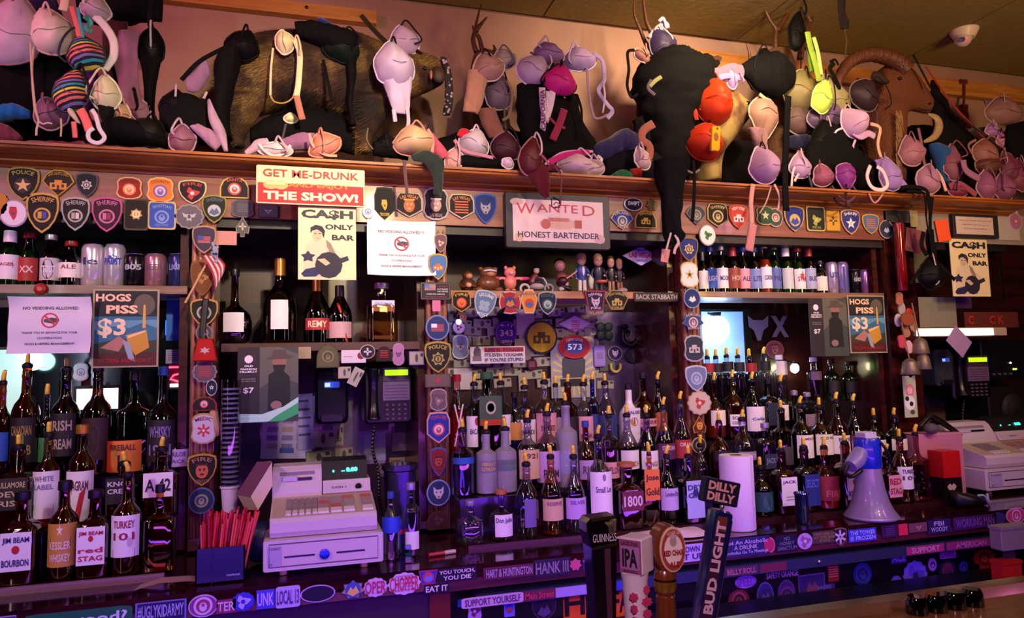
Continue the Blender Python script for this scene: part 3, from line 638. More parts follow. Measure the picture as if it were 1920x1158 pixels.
o = notice(689, 414, 817, 516, 2.825, 'white no videoing notice taped to the middle of the fascia', '#f0eef4', 4, ' !!!')
tag(obj('push_pin', M().lathe([(.018, 0), (.022, .005), (.018, .012), (.008, .016)], 16), mat('#a01c14', .4), loc=P(77, 542, 2.868)), 'round red push button on the shelf edge over the notice', 'button').rotation_euler = (PI/2, 0, 0)
# hogs posters
def hogs(u0, v0, u1, v1, Y, label):
    o, W, H, _ = panel('drink_poster', label, 'poster', u0, v0, u1, v1, Y, '#a89878', .003)
    a, b = W*.94, H*.96
    polys(o, [(rect(-a, H*.30, a, b), '#12141c'), (rect(-a, -.62*H, a, H*.30), '#2c6c8c'), ([(-a, -.05*H), (-.4*W, .05*H), (.1*W, .0), (.5*W, .14*H), (a, .0), (a, .22*H), (.2*W, .2*H), (-a, .18*H)], '#5c98b0'),
        (circ(.55*W, .6*H, .32*W, .28*H), '#5c5448'), ([(-a, -.4*H), (-.4*W, -.3*H), (-.2*W, -.2*H), (.3*W, -.4*H), (a, -.3*H), (a, -.7*H), (-a, -.7*H)], '#343c24'),
        ([(-.75*W, -.5*H), (-.2*W, -.2*H), (.0, -.32*H), (-.2*W, -.6*H)], '#b07868'), (rect(-a, -b, a, -.62*H), '#4c1418'),
        ([(.0, -.18*H), (.62*W, -.04*H), (.72*W, -.5*H), (.3*W, -.7*H), (.1*W, -.45*H)], '#c8942c'), ([(.05*W, -.2*H), (.6*W, -.06*H), (.58*W, -.1*H), (.08*W, -.26*H)], '#e8d0a0'),
        ([(.5*W, .0), (.52*W, .6*H), (.58*W, .6*H), (.6*W, .0)], '#d8a848'), ([(-.1*W, -.3*H), (.12*W, -.36*H), (.3*W, -.85*H), (.1*W, -.8*H)], '#98a4b0')], y=-.0036)
    texts(o, [('HOGS', -.38*W, .78*H, W*1.05, H*.2, '#f0c8a0', {'bold': .04}), ('PISS', -.12*W, .48*H, W*.95, H*.22, '#f0c8a0', {'bold': .04}), ('$3', -.42*W, .0, W*.85, H*.5, '#f0d8b0', {'bold': .03}), ('WE DRINK AND KNOW IT', 0, -.83*H, W*1.6, H*.11, '#a81c20')], y=-.0062)
hogs(174, 542, 299, 688, 2.842, 'three dollar drink poster with amber cup beside the left notice')
hogs(1591, 554, 1660, 661, 2.85, 'smaller three dollar drink poster hung below the cans on the right')
# seven dollar shot posters
def seven(u0, v0, u1, v1, Y, label, wide):
    o, W, H, fn = panel('shot_poster', label, 'poster', u0, v0, u1, v1, Y, '#2a2226', .003)
    x = -W+2*W*wide
    hx = (x+W)/2
    polys(o, [(rect(-W, -H, x, H), '#241c22'), (rect(x, -H, W, H), '#3c4440'), ([(x, -.1*H), (hx, .25*H), (W, .0), (W, .8*H), (hx, H), (x, H)], '#5c5c50'),
        ([(hx-.5*(W-x)*.6, -H*.7), (hx-.5*(W-x)*.55, .25*H), (hx, .45*H), (hx+.5*(W-x)*.55, .2*H), (hx+.5*(W-x)*.6, -H*.7)], '#0c1214'),
        (circ(hx, .58*H, .026, .032), '#8c6458'), ([(hx-.024, .52*H), (hx+.024, .52*H), (hx+.012, .2*H), (hx-.012, .2*H)], '#100e10'),
        ([(hx-.055, .66*H), (hx-.03, .74*H), (hx-.02, .92*H), (hx+.02, .93*H), (hx+.03, .78*H), (hx+.055, .74*H), (hx+.04, .68*H)], '#50443c'),
        (circ(hx-.01, -.55*H, .02, .016), '#8c7068'),
        (circ((x-W)/2, .68*H, .015), '#e8e0e8')], y=-.0036)
    m_ = (x-W)/2; ww = (x+W)*.8
    texts(o, [('OLD', m_, .5*H, ww*.5, H*.055, '#e8e0e8', {'bold': .04}), ('FASHION', m_, .42*H, ww*.9, H*.05, '#e8e0e8', {'bold': .04}), ('HILLBILLY', m_, .35*H, ww, H*.05, '#e8e0e8', {'bold': .04}), ('$7', m_, -.15*H, ww*.6, H*.17, '#e8e0e8', {'bold': .02}), ('shot and beer', m_, .16*H, ww*.8, H*.03, '#b0a8b0'), ('all night long', m_, .1*H, ww*.8, H*.03, '#b0a8b0')], y=-.0054)
    return o, W, H, x
o, W, H, x = seven(446, 650, 560, 791, 2.838, 'seven dollar poster of bearded man in hat, pale grass at its foot', .36)
polys(o, [([(-W, -.98*H), (-W, -.75*H), (-.2*W, -.78*H), (.5*W, -.6*H), (W, -.35*H), (W, -.7*H), (.3*W, -.98*H)], '#b8ecd4'), ([(0, -.98*H), (.3*W, -.82*H), (W, -.5*H), (W, -.8*H), (.5*W, -.98*H)], '#38b468')], y=-.0062)
seven(1518, 559, 1589, 667, 2.852, 'seven dollar poster of bearded man, smaller copy right of the fox lettering', .36)
# wanted frame
o, W, H, _ = panel('framed_sign', 'navy framed wanted honest bartender sign in middle of the fascia', 'framed sign', 947, 366, 1142, 467, 2.835, '#1c1a48', .022, .006, mat('#0c0a24', .5))
polys(o, [(rect(-W*.86, -H*.76, W*.86, H*.76), '#dcc4c4'), (circ(-W*.78, H*.66, .03, .015), '#c0a0a4'), (circ(W*.78, -H*.62, .025, .02), '#c0a0a4'), (circ(-W*.75, -H*.62, .02, .02), '#c8a890'), (circ(0, -H*.1, .09, .024), '#d0ac9c'), (circ(-W*.25, -H*.12, .022, .022), '#b06458'), (rect(-W*.2, -.02*H, W*.2, H*.12), '#b87468'), (rect(W*.3, -H*.25, W*.44, H*.05), '#a85850'), (rect(W*.29, H*.05, W*.45, H*.12), '#e0b8b0')], y=-.0226)
texts(o, [('W', -W*.62, H*.42, W*.34, H*.40, '#b83c50', {'bold': .0}), ('ANTE', -W*.02, H*.46, W*.78, H*.30, '#b83c50', {'bold': .0}), ('D', W*.58, H*.42, W*.24, H*.38, '#b83c50', {'bold': .0}), ('HONEST BARTENDER', 0, -H*.52, W*1.55, H*.22, '#2c2448')], y=-.0242)
# small signs
o, W, H, _ = panel('plastic_sign', 'small black sign with flag and lettering on middle pillar', 'sign', 788, 529, 845, 562, 2.815, '#141216', .003, .003)
polys(o, [(rect(-W*.95, -H*.9, W*.95, H*.9), '#7c6c70'), (rect(-W*.92, -H*.86, W*.92, H*.86), '#141216')]+[(rect(-W*.72, H*(.1+i*.1), 0, H*(.15+i*.1)), '#d8a8a8') for i in range(7)]+[(rect(-W*.72, H*.4, -W*.4, H*.8), '#5870a8')], y=-.0036)
texts(o, [('WE SUPPORT', W*.5, H*.5, W*.6, H*.16, '#a02830'), ('OUR TROOPS', W*.45, H*.2, W*.7, H*.16, '#e0d8e0'), ('AND THEIR KIN', W*.45, -.05*H, W*.7, H*.14, '#e0d8e0'), ('HOME AND ABROAD', 0, -H*.36, W*1.2, H*.14, '#e0d8e0'), ('GOD BLESS AMERICA', 0, -H*.66, W*1.4, H*.16, '#a02830')], y=-.0055)
o, W, H, _ = panel('bumper_sign', 'black nameplate with white gothic letters on the figurine shelf end', 'sign', 1189, 548, 1272, 565, 2.866, '#120e10', .003, .002)
texts(o, [('BACK STABBATH', 0, 0, W*1.85, H*1.1, '#a89c94', {'bold': .02})], y=-.0045)
o, W, H, _ = panel('bumper_sign', 'white sticker sign about life being tough, with grey figure', 'sign', 882, 649, 985, 681, 3.20, '#e8e0e0', .003, .003)
polys(o, [(rect(-W*.5, H*.32, W*.94, H*.88), '#c83038'), (circ(-W*.75, .25*H, .018, .03), '#5c5460'), (rect(-W*.92, -H*.7, -W*.6, -H*.1), '#7c7080')], y=-.0036)
texts(o, [('LIFE IS TOUGH', W*.22, H*.6, W*1.35, H*.42, '#281c50', {'bold': .03}), ("IT'S EVEN TOUGHER", W*.22, 0, W*1.4, H*.40, '#201c28', {'bold': .02}), ("IF YOU'RE STUPID", W*.22, -H*.58, W*1.4, H*.42, '#283090', {'bold': .03})], y=-.0050)
q = patch(1201, 480, 69, 36, 'diamond', '#c8b8e0', '#d8c8e8', '', '#ffffff', '#ffffff', '', 'white diamond welcome sign reading las vegas behind the figurines', Y=3.05)
texts(q, [('LAS VEGAS', 0, .004, .125, .026, '#d03058', {'bold': .03}), ('NEVADA', 0, -.022, .05, .011, '#4048a0'), ('Fabulous', 0, .030, .05, .014, '#4860c0')], y=-.008)
q['category'] = 'sign'; q.name = 'diamond_sign'
tag(obj('sign_bracket', M().box(-.003, 0, 0, .003, .22, .10), mat('#2c2428', .4), loc=P(1201, 455, 3.06)), 'thin dark bracket holding the diamond welcome sign', 'bracket')
o, W, H, _ = panel('ray_poster', 'pale poster with sun rays and grey torso behind the middle bottles', 'poster', 1033, 637, 1116, 745, 3.28, '#a8a8b8', .003)
polys(o, [([(0, -.2*H), (W*.95*math.cos(t), H*.95*math.sin(t)), (W*.95*math.cos(t+.12), H*.95*math.sin(t+.12))], '#d8cc80') for t in [i*.31 for i in range(20)]]+[([(-.5*W, -.3*H), (-.5*W, .35*H), (-.2*W, .5*H), (.3*W, .5*H), (.55*W, .3*H), (.5*W, -.3*H)], '#484858'), (rect(-.6*W, -.6*H, .6*W, -.35*H), '#1c1c28')], y=-.0036)
# frames and boards at right
o, W, H, _ = panel('framed_licence', 'black framed pale licence on the grey board above right poster', 'framed sign', 1783, 403, 1867, 446, 2.84, '#1c181c', .018, .004)
polys(o, [(rect(-W*.9, -H*.75, W*.75, H*.75), '#c8b4a8')], y=-.0186)
texts(o, [('this premises requires all', -.05*W, H*.42, W*1.4, H*.16, '#8c7c80'), ('members and guests to', -.05*W, .08*H, W*1.2, H*.16, '#8c7c80'), ('behave themselves', -.05*W, -.25*H, W*1.0, H*.16, '#8c7c80')], y=-.0195)
o, W, H, _ = panel('letter_sign', 'dark red board with hand painted red letters above the lit shelf', 'sign', 1808, 585, 1907, 614, 2.95, '#5c2420', .01, .002)
texts(o, [('C', -.8*W, 0, None, H*1.1, '#b02020', {'bold': .03}), ('C K', .15*W, 0, None, H*1.1, '#b02020', {'bold': .03})], y=-.0115)
# fox sticker letters on the mirror
fx = thing('window_sticker', 'pale lilac f and x letters around fox head, stuck on right mirror', 'sticker', P(1425, 612, 3.28))
texts(fx, [('F', -.155, .02, None, .115, '#9c8ca4', {'bold': .06}), ('X', .125, .0, .11, .115, '#8c7c94', {'bold': .05})], y=0)
polys(fx, [([(-.075, .06), (-.04, .035), (.02, .035), (.055, .06), (.05, .0), (.02, -.02), (.0, -.075), (-.02, -.075), (-.04, -.02), (-.07, .0)], '#8c7c94')], y=-.001, name='head')
q = patch(1452, 655, 34, 34, 'circle', '#984c68', '#7c3850', 'face', '#b06078', '#3c1824', '', 'dim pink round cook face sticker below the x letter', Y=3.27)
# ================================================================ shelf edge clippings of the liquor bay
Ye = 2.864
patch(615,668,43,47,'dome','#4c4c30','#5c5a3c','seal','#7c7854','#3c3c28','','olive arch badge patch hanging from liquor shelf',Y=Ye)
patch(689,659,29,27,'circle','#b0a8b0','#282028','cross','#c8c0c8','#282028','','small checkered disc behind the white card',Y=Ye)
patch(720,664,30,30,'dome','#1c0c10','#280f14','bars','#a02028','#ffffff','','black and red arch patch next to the checkered disc',Y=Ye)
patch(747,664,23,42,'badge','#b088a8','#a878a0','wolf','#5c3860','#a878a0','','pinkish tag with small figure print on liquor shelf',Y=Ye)
def card(nm, u, v, w, h, col, label, Y=Ye, rot=0, pr=None, cat='paper', grp=None):
    o, W, H, _ = panel(nm, label, cat, u-w/2, v-h/2, u+w/2, v+h/2, Y, col, .0015, grp=grp); o.rotation_euler = (0, math.radians(rot), 0)
    if pr == 'text': polys(o, [(rect(-W*.8, H*(.7-.3*i), W*(.5+.3*((i*7) % 3)/3), H*(.78-.3*i)), '#50485c') for i in range(5)], y=-.002)
    if pr == 'note': polys(o, [(rect(-W*.92, -H*.85, W*.92, H*.85), '#a8a890'), (circ(0, 0, W*.2, H*.62), '#4c4c48'), (rect(W*.5, .2*H, W*.85, .7*H), '#3c3c40')], y=-.002)
    if pr == 'red': polys(o, [(circ(W*.6, .1*H, H*.55), '#701828'), (rect(-W*.8, -.05*H, -.1*W, .05*H), '#8c8090')], y=-.002)
    return o
card('business_card', 663, 668, 46, 24, '#d8ccd8', 'white card with a dark red seal on liquor shelf edge', pr='red')
card('sticky_note', 571, 661, 24, 22, '#a0906c', 'yellowed sticky note at the left of liquor shelf edge')
card('banknote', 646, 698, 24, 22, '#b88c80', 'pinkish folded banknote taped under the white card', pr='note', cat='banknote')
card('banknote', 667, 706, 20, 34, '#b8b0a8', 'creased pale banknote hanging tilted beside black dispenser', rot=28, pr='note', cat='banknote')
card('banknote', 781, 671, 28, 26, '#8c5ca8', 'purple banknote with portrait at right end of liquor shelf', pr='note', cat='banknote')
card('name_card', 421, 446, 46, 26, '#b87c74', 'dusty pink name card with notched corner, above the small flag', Y=2.83, pr=None)
# papers on the back panel of the register bay
Yb = 3.293
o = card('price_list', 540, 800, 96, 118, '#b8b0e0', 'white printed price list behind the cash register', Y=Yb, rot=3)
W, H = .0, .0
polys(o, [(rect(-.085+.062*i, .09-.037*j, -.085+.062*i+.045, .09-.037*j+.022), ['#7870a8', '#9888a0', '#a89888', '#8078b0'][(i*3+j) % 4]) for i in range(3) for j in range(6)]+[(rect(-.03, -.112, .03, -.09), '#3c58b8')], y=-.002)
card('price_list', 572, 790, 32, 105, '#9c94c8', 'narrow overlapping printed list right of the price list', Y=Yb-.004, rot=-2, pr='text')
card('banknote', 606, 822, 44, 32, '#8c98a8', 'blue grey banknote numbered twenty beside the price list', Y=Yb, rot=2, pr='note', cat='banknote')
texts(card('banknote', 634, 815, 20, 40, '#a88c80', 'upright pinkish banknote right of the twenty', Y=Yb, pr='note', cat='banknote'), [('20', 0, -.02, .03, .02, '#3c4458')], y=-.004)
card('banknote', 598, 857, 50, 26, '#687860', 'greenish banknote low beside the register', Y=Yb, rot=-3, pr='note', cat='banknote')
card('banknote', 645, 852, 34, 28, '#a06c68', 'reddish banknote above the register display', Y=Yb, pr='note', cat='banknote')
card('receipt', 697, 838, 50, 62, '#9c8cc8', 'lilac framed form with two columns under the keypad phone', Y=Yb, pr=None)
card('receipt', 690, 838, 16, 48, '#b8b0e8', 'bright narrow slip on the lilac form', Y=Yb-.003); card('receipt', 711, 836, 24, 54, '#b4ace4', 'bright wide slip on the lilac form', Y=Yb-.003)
card('receipt', 749, 822, 28, 46, '#8c7898', 'mauve receipt hanging under right side of the phone', Y=Yb)
card('warning_card', 745, 880, 30, 46, '#a88860', 'tan warning card with black print near outlet', Y=Yb, pr='text')
patch(717,880,24,26,'scal','#8c7890','#5c4860','seal','#a890a8','#5c4860','','pale lace like disc sticker left of tan warning card',Y=Yb)
card('paper_sheet', 650, 790, 90, 130, '#6c5c80', 'large dim mauve sheet behind the black dispenser', Y=Yb+.003)
for i, (u, v, w, h, c, r) in enumerate([(700, 780, 60, 50, '#6c5474', 4), (425, 850, 40, 60, '#3c3458', 0), (470, 830, 34, 80, '#2c2854', 0), (756, 780, 30, 60, '#5c3c54', 2)]):
    card('paper_sheet', u, v, w, h, c, ['dim purple sheet behind the keypad phone', 'dark blue grey paper behind the cup tube', 'navy blue paper left of the price list', 'plum paper at the right edge of register bay'][i], Y=Yb+.001*i-.004, rot=r)
# banknotes covering the middle wall
rr = random.Random(3); n = 0
for j, v in enumerate(range(585, 735, 19)):
    for i, u in enumerate(range(850, 1145, 38)):
        if 1030 < u+10 < 1110 and v > 640: continue
        uu = u+(j % 2)*17+rr.uniform(-4, 4); vv = v+rr.uniform(-4, 4)
        c = rr.choice(['#8c8478', '#98907c', '#6c6868', '#a09088', '#7c7c60', '#5c5058', '#b0a49c'])
        card('banknote', uu, vv, 33, 17, c, 'banknote pinned among many on the middle back wall', Y=3.292-(n % 5)*.0022, rot=rr.choice([-6, 0, 3, 8, 88]) if i % 3 == 0 else rr.uniform(-4, 4), pr='note', cat='banknote', grp='banknotes on the middle wall'); n += 1
for (u, v, w, h, c, l) in [(985, 602, 34, 44, '#b8a898', 'blank cream sheet between the purple and yellow discs'), (868, 710, 34, 40, '#c8c0c8', 'white note behind red lemonade bottle'), (980, 655, 30, 40, '#a8a08c', 'beige flyer left of yellow disc base'), (1138, 660, 28, 70, '#5c6050', 'olive sheet behind the lilac can sticker')]:
    card('paper_sheet', u, v, w, h, c, l, Y=3.279)
# mirror side stickers of the left bay
card('blue_flyer', 335, 600, 46, 76, '#3878d8', 'bright blue lit flyer between posters and left pillar', Y=3.05, cat='flyer')
card('flyer_strip', 333, 668, 44, 26, '#b0a8c8', 'pale printed strip under the blue flyer', Y=3.05, pr='text', cat='flyer')
q = patch(152, 697, 30, 34, 'badge', '#c8d8f8', '#e8f0ff', 'seal', '#8898c8', '#e8f0ff', '', 'bright white badge sticker between the tall left bottles', Y=3.27)
# ================================================================ stickers on counter apron
def strip_z(u, Y, z): return PZ(u, Y, z)
def sticker(u, w, z, h, shape, fill, label, txt=None, tc='#ffffff', rim=None, em=None, ec='#ffffff', ec2='#222222', Y=2.3592, rot=0, arc=0):
    c = PZ(u, Y, z); W = (PZ(u+w/2, Y, z)-PZ(u-w/2, Y, z)).x/2; H = h/2
    o = obj('sticker', M().prism([(x*W, zz*H) for x, zz in SH[shape]], -.0012, 0), mat(rim or fill, .45), loc=c); o.rotation_euler = (0, math.radians(rot), 0)
    if rim: obj('field', M().prism([(x*W*.92, zz*H*.88) for x, zz in SH[shape]], -.0018, -.0011), mat(fill, .45), o)
    if em: polys(o, emb(em, min(W, H)*.8, ec, ec2), y=-.0024)
    if txt:
        L = txt.split('|'); n = len(L); it = []
        for i, s in enumerate(L):
            if s: it.append((s, 0, H*(1-(2*i+1)/n)*.84, min(W*1.8, len(s)*H*1.5/n*.85), H*1.35/n, tc, {'bold': .02}))
        texts(o, it, y=-.0030, rough=.4)
    return tag(o, label, 'sticker')
A = .903
for a in [
(10,40,A,.06,'rect','#3c2858','dark violet sticker with pale rim at the left counter end',None,'#ffffff','#a090b8'),
(148,205,A-.006,.062,'rrect','#146840','long green got wood sticker at left end of counter edge','got wood?','#d8e0f0'),
(302,96,A-.002,.058,'rect','#1c1c58','navy hashtag sticker with scratchy white capitals','#UGLYKIDARMY','#a8a8e0','#7878c0'),
(381,56,A,.066,'oval','#8c3c88','pink and white round sticker with two rings',None,'#ffffff','#c8b8e8','seal','#d8c8f0','#a03070'),
(424,36,A-.008,.04,'rect','#8c2c60','torn red sticker piece reading ter','TER','#e0c0e8'),
(456,42,A,.054,'scal','#3838d8','blue and white scribbled sticker beside torn red piece',None,'#ffffff',None,'blob','#b8b0f8','#3030c0'),
(498,34,A,.056,'rect','#4848e0','bright blue lettered sticker below the register foot','UNK','#c8c0ff'),
(540,46,A,.064,'rrect','#c0b0f0','white sticker with small round local emblem','LOCAL 13','#484090'),
(596,66,A,.052,'oval','#101024','black oval sticker on white backing under the register',None,'#ffffff','#b8a8e8'),
(662,46,A,.060,'star7','#c89838','gold and blue cartoon lettering sticker under register',None,'#ffffff','#3050b8','mount','#e8c868','#3858b8'),
(704,44,A,.058,'scal','#d0b8e8','white torn sticker with red oper lettering','OPER','#b83060'),
(758,60,A+.002,.068,'scal','#d8c0e8','white cartoon hand sticker reading chopper','CHOPPER','#c02848',None,'bars','#a890c0','#ffffff'),
(803,36,A+.014,.044,'keystone','#2838b8','blue sticker with red circle left of black warning sticker',None,'#ffffff','#c83858','mount','#6080e8','#c83858'),
(819,46,A-.024,.028,'rect','#0c0c14','small black sticker reading eat it','EAT IT','#e8e0f0'),
(857,74,A+.014,.042,'rect','#0c0a10','black sticker reading you touch you die','YOU TOUCH,|YOU DIE','#e8e0f0'),
(955,96,A+.004,.04,'rect','#5a2230','maroon sticker with spiky white tattoo shop lettering','HART & HUNTINGTON','#a898c0'),
(1035,68,A+.004,.056,'rect','#241c34','charcoal sticker with rough grey hank lettering','HANK III','#908098'),
(1079,24,A+.004,.044,'star7','#c85880','small pink star sticker right of charcoal sticker'),
(1105,26,A+.002,.04,'rect','#2c2860','navy sticker half behind the stout tap','THE','#a8a0d0'),
(1298,46,A+.002,.062,'rect','#c0b0e8','white and navy block lettered sticker right of oval tap','OWN|IT UP','#282878'),
(1338,34,A+.004,.05,'circle','#a8a0d8','small round white bull sticker behind the slanted tap',None,'#ffffff','#4840a0','wolf','#403890','#c0b8e8'),
(1398,92,A+.002,.068,'rect','#202868','blue sticker about being a drunk not an alcoholic','Not An Alcoholic|A DRUNK|Alcoholics Go To Meetings','#c0a8e0'),
(1442,22,A,.058,'oval','#b82c60','slanted red and white oval sticker',None,'#ffffff','#d0a8d0'),
(1475,40,A,.062,'rect','#141430','black sticker with grey antique capitals','NO|HONKY|SANCTUM','#787098'),
(1509,28,A,.060,'oval','#b0a0e8','bright pale oval sticker tilted on the counter edge',None,'#ffffff',None,'blob','#a05090','#c8c0f0'),
(1545,44,A+.008,.046,'rect','#4c3c38','brown sticker with four rows of gold text','WHAT GOES ON|AT THE BAR|STAYS','#a08858'),
(1575,26,A+.002,.070,'shield','#281838','black shield badge sticker with white flower',None,'#ffffff','#907048','snow','#d0c0e0','#a03050'),
(1617,52,A,.048,'rect','#3848e0','bright blue and white worn sticker','THE TOWER|IS FROZEN','#c0c0ff'),
(1668,30,A+.004,.050,'rect','#3c1c50','dull violet sticker with thin stripes',None,'#ffffff',None,'bars','#5c3c78','#ffffff'),
(1693,17,A+.004,.044,'rect','#e83058','bright red square sticker on the counter edge'),
(1722,36,A+.006,.036,'rect','#7c4c60','tan sticker with winged print',None,'#ffffff',None,'eagle','#c09080','#7c4c60'),
(1760,44,A+.002,.054,'rect','#30205c','violet sticker with bold white initials','FBI|WOODY','#b8b0e0'),
(1828,80,A+.004,.050,'rect','#48206c','long purple faded sticker near the right counter end','WORKING MAN','#7c50a0'),
(1872,26,A+.008,.05,'circle','#403088','dark blue round sticker near the right end'),
(1905,38,A+.012,.066,'circle','#d04880','red and white ring sticker at far right counter end',None,'#ffffff','#d8a8d8','seal','#e0b0e0','#c83070'),
]: sticker(*a)
L_ = .819
for a in [
(924,116,L_,.034,'rrect','#c8a8d0','white support yourself strip on the lower ledge','SUPPORT YOURSELF','#503870'),
(1012,60,L_,.032,'rect','#70203c','dark red script strip on the lower ledge','Main Street','#c04060'),
(1072,60,L_,.032,'rect','#a898e0','lilac worn strip left of the stout tap on ledge'),
(1155,60,L_,.030,'rect','#3848c0','blue strip between the first two taps on ledge'),
(1390,60,L_,.030,'rect','#5c3050','mauve strip reading belly behind the slanted tap','BELLY ROLL','#b07890'),
(1450,50,L_,.032,'rect','#702848','red brown strip on the ledge right of the slanted tap'),
(1735,70,L_,.032,'rect','#b03878','pink strip at right part of the ledge','SUPPORT','#e0a0c8'),
(1820,90,L_,.032,'rect','#983070','long magenta strip on the ledge near its right end','AMERICAN','#c878b0'),
]: sticker(*a, Y=2.3635)
def door_st(u, v, w, h, shape, fill, label, txt=None, tc='#ffffff', rim=None, em=None, ec='#ffffff', ec2='#222222', rot=0):
    p = P(u, v, 2.438); s = ppm(u, v, 2.438)
    return sticker(u, w, p.z, h/s, shape, fill, label, txt, tc, rim, em, ec, ec2, Y=2.4385, rot=rot)
for a in [
(1077,1130,42,66,'rect','#f06818','orange sticker with black capital h left of stout tap','H','#1c1010'),
(1165,1126,34,60,'rect','#f06818','orange sticker piece with black letters fa between taps','FA','#1c1010'),
(890,1145,26,40,'badge','#c8a8e8','pale bottle shaped sticker on the left cooler door',None,'#ffffff',None,'blob','#802858','#e0c0f0'),
(955,1140,20,30,'rect','#8890f0','small blue and white sticker with red dot',None,'#ffffff',None,'mount','#d05030','#4060e0'),
(865,1130,14,14,'rect','#2858d8','tiny bright blue square sticker near the front post'),
(1020,1142,46,42,'shield','#281830','dark arch sticker with crescent on cooler door',None,'#ffffff','#503860','mount','#605080','#181020'),
(1398,1090,40,24,'oval','#b078e8','bright lilac oval sticker on the cooler door','SPEED','#8850c0'),
(1466,1076,66,16,'rect','#0f0a18','black strip sticker reading safety orange','SAFETY ORANGE','#b8a0c8'),
(1435,1118,32,54,'oval','#3c3078','tall violet oval sticker, first of two alike',None,'#ffffff','#6858b0','mount','#5848a0','#282060'),
(1475,1115,34,56,'oval','#482868','tall plum oval sticker, second of two alike',None,'#ffffff','#584098','seal','#603878','#301850'),
(1522,1098,50,44,'rect','#3c2868','tilted picture sticker with curling lines',None,'#ffffff','#605090','mount','#784060','#302860'),
(1562,1072,22,38,'rrect','#90281c','tilted red beer can sticker',None,'#ffffff','#301018','bars','#d08060','#ffffff',None),
(1578,1048,12,12,'trap','#d0c0ff','small white corner sticker by the can sticker'),
(1617,1076,34,42,'circle','#202878','navy round sticker on middle cooler door',None,'#ffffff','#303c98','seal','#2c3c90','#181c58'),
(1684,1045,28,20,'rect','#5038a0','violet lettered small sticker at top of the right door','ACE','#b098f0'),
(1716,1078,44,52,'scal','#8068f0','large glowing lilac flower creature sticker',None,'#ffffff',None,'blob','#6048d8','#282068'),
(1681,1092,20,26,'circle','#6c58f0','plain lilac disc left of flower creature'),
(1748,1058,16,24,'oval','#a068e0','lilac ring sticker right of the flower creature',None,'#ffffff',None,'seal','#c090f0','#301850'),
(1777,1037,30,18,'rect','#a860c8','pink printed label near the top right door','LABEL','#703890'),
(1776,1068,32,34,'circle','#28205c','dark wheel sticker with red streak',None,'#ffffff',None,'mount','#503070','#883040'),
(1806,1062,18,20,'circle','#302890','small blue ring sticker',None,'#ffffff',None,'seal','#5050c8','#181460'),
(1845,1045,40,30,'oval','#982818','orange mushroom shaped sticker on right door',None,'#ffffff',None,'mount','#b84020','#501010'),
(1848,1080,20,40,'rrect','#a03018','orange stem like sticker below mushroom shape'),
(1385,1125,40,40,'circle','#702038','dull red round sticker lower on the cooler door',None,'#ffffff',None,'seal','#984050','#401020'),
(1545,1100,40,10,'rect','#3c3080','thin violet strip sticker low on the middle door','RADIO','#8078c8'),
]: door_st(*[x for x in a if True][:13])
# ================================================================ bottles
PROF = {  # (radius, height) fractions
 'std': [(.86, 0), (.97, .012), (1, .03), (1, .56), (.96, .61), (.78, .67), (.48, .72), (.36, .77), (.33, .90), (.36, .905), (.36, .93), (.32, .94), (.32, 1)],
 'slope': [(.86, 0), (1, .03), (1, .50), (.93, .57), (.72, .66), (.48, .74), (.34, .80), (.31, .92), (.35, .925), (.35, .95), (.31, .96), (.31, 1)],
 'tall': [(.86, 0), (1, .02), (1, .62), (.95, .67), (.62, .71), (.42, .735), (.38, .80), (.37, .95), (.40, .955), (.40, .98), (.36, 1)],
 'square': [(.9, 0), (1, .02), (1, .58), (.97, .63), (.7, .68), (.42, .71), (.36, .76), (.33, .92), (.37, .925), (.37, .96), (.33, 1)],
 'flat': [(.9, 0), (1, .02), (1, .60), (.9, .625), (.45, .66), (.30, .71), (.24, .78), (.23, .93), (.27, .94), (.27, 1)],
 'wine': [(.85, 0), (1, .02), (1, .44), (.93, .54), (.70, .66), (.46, .76), (.34, .84), (.31, .96), (.34, .965), (.34, 1)],
 'squat': [(.8, 0), (.97, .03), (1, .10), (1, .48), (.9, .56), (.55, .62), (.34, .66), (.27, .74), (.26, .92), (.32, .93), (.32, 1)],
 'heart': [(.55, 0), (.85, .04), (1, .18), (1, .30), (.88, .40), (.55, .48), (.28, .53), (.22, .60), (.20, .93), (.24, .94), (.24, 1)],
 'bell': [(.80, 0), (1, .04), (1, .25), (.98, .42), (.86, .54), (.55, .63), (.34, .69), (.29, .76), (.28, .95), (.33, .96), (.33, 1)],
 'beer': [(.88, 0), (1, .02), (1, .52), (.95, .60), (.72, .70), (.50, .78), (.42, .86), (.40, .95), (.46, .955), (.46, .985), (.42, 1)],
 'stub': [(.88, 0), (1, .02), (1, .55), (.92, .64), (.62, .74), (.46, .82), (.44, .95), (.5, .955), (.5, 1)],
 'cone': [(.9, 0), (1, .02), (.97, .30), (.80, .55), (.52, .72), (.42, .78), (.38, .96), (.42, .965), (.42, 1)],
}
GL = {  # name: (word, glass tint, liquid colour, opaque?)
 'amb': ('dark amber', '#a05020', '#641e08'), 'lam': ('light amber', '#e0b080', '#a04c14'), 'clr': ('clear', '#e4e8ee', None), 'wtr': ('clear', '#c8c4d4', None),
 'frost': ('frosted', '#8c8898', None), 'grn': ('green', '#3c9a48', '#1c6c24'), 'dgr': ('dark green', '#1c4a20', '#08180a'), 'blu': ('blue', '#2448c0', '#10206c'),
 'brn': ('brown', '#6c3418', '#2c1008'), 'red': ('red filled', '#e8c0c0', '#a01818'), 'yel': ('yellow filled', '#e8e0c0', '#c88c20'), 'pur': ('purple', '#8c48c0', '#481878'),
 'blk': ('black', '#0c0a10', '#0c0a10'), 'wht': ('opaque white', '#e8e4ee', '#e8e4ee')}
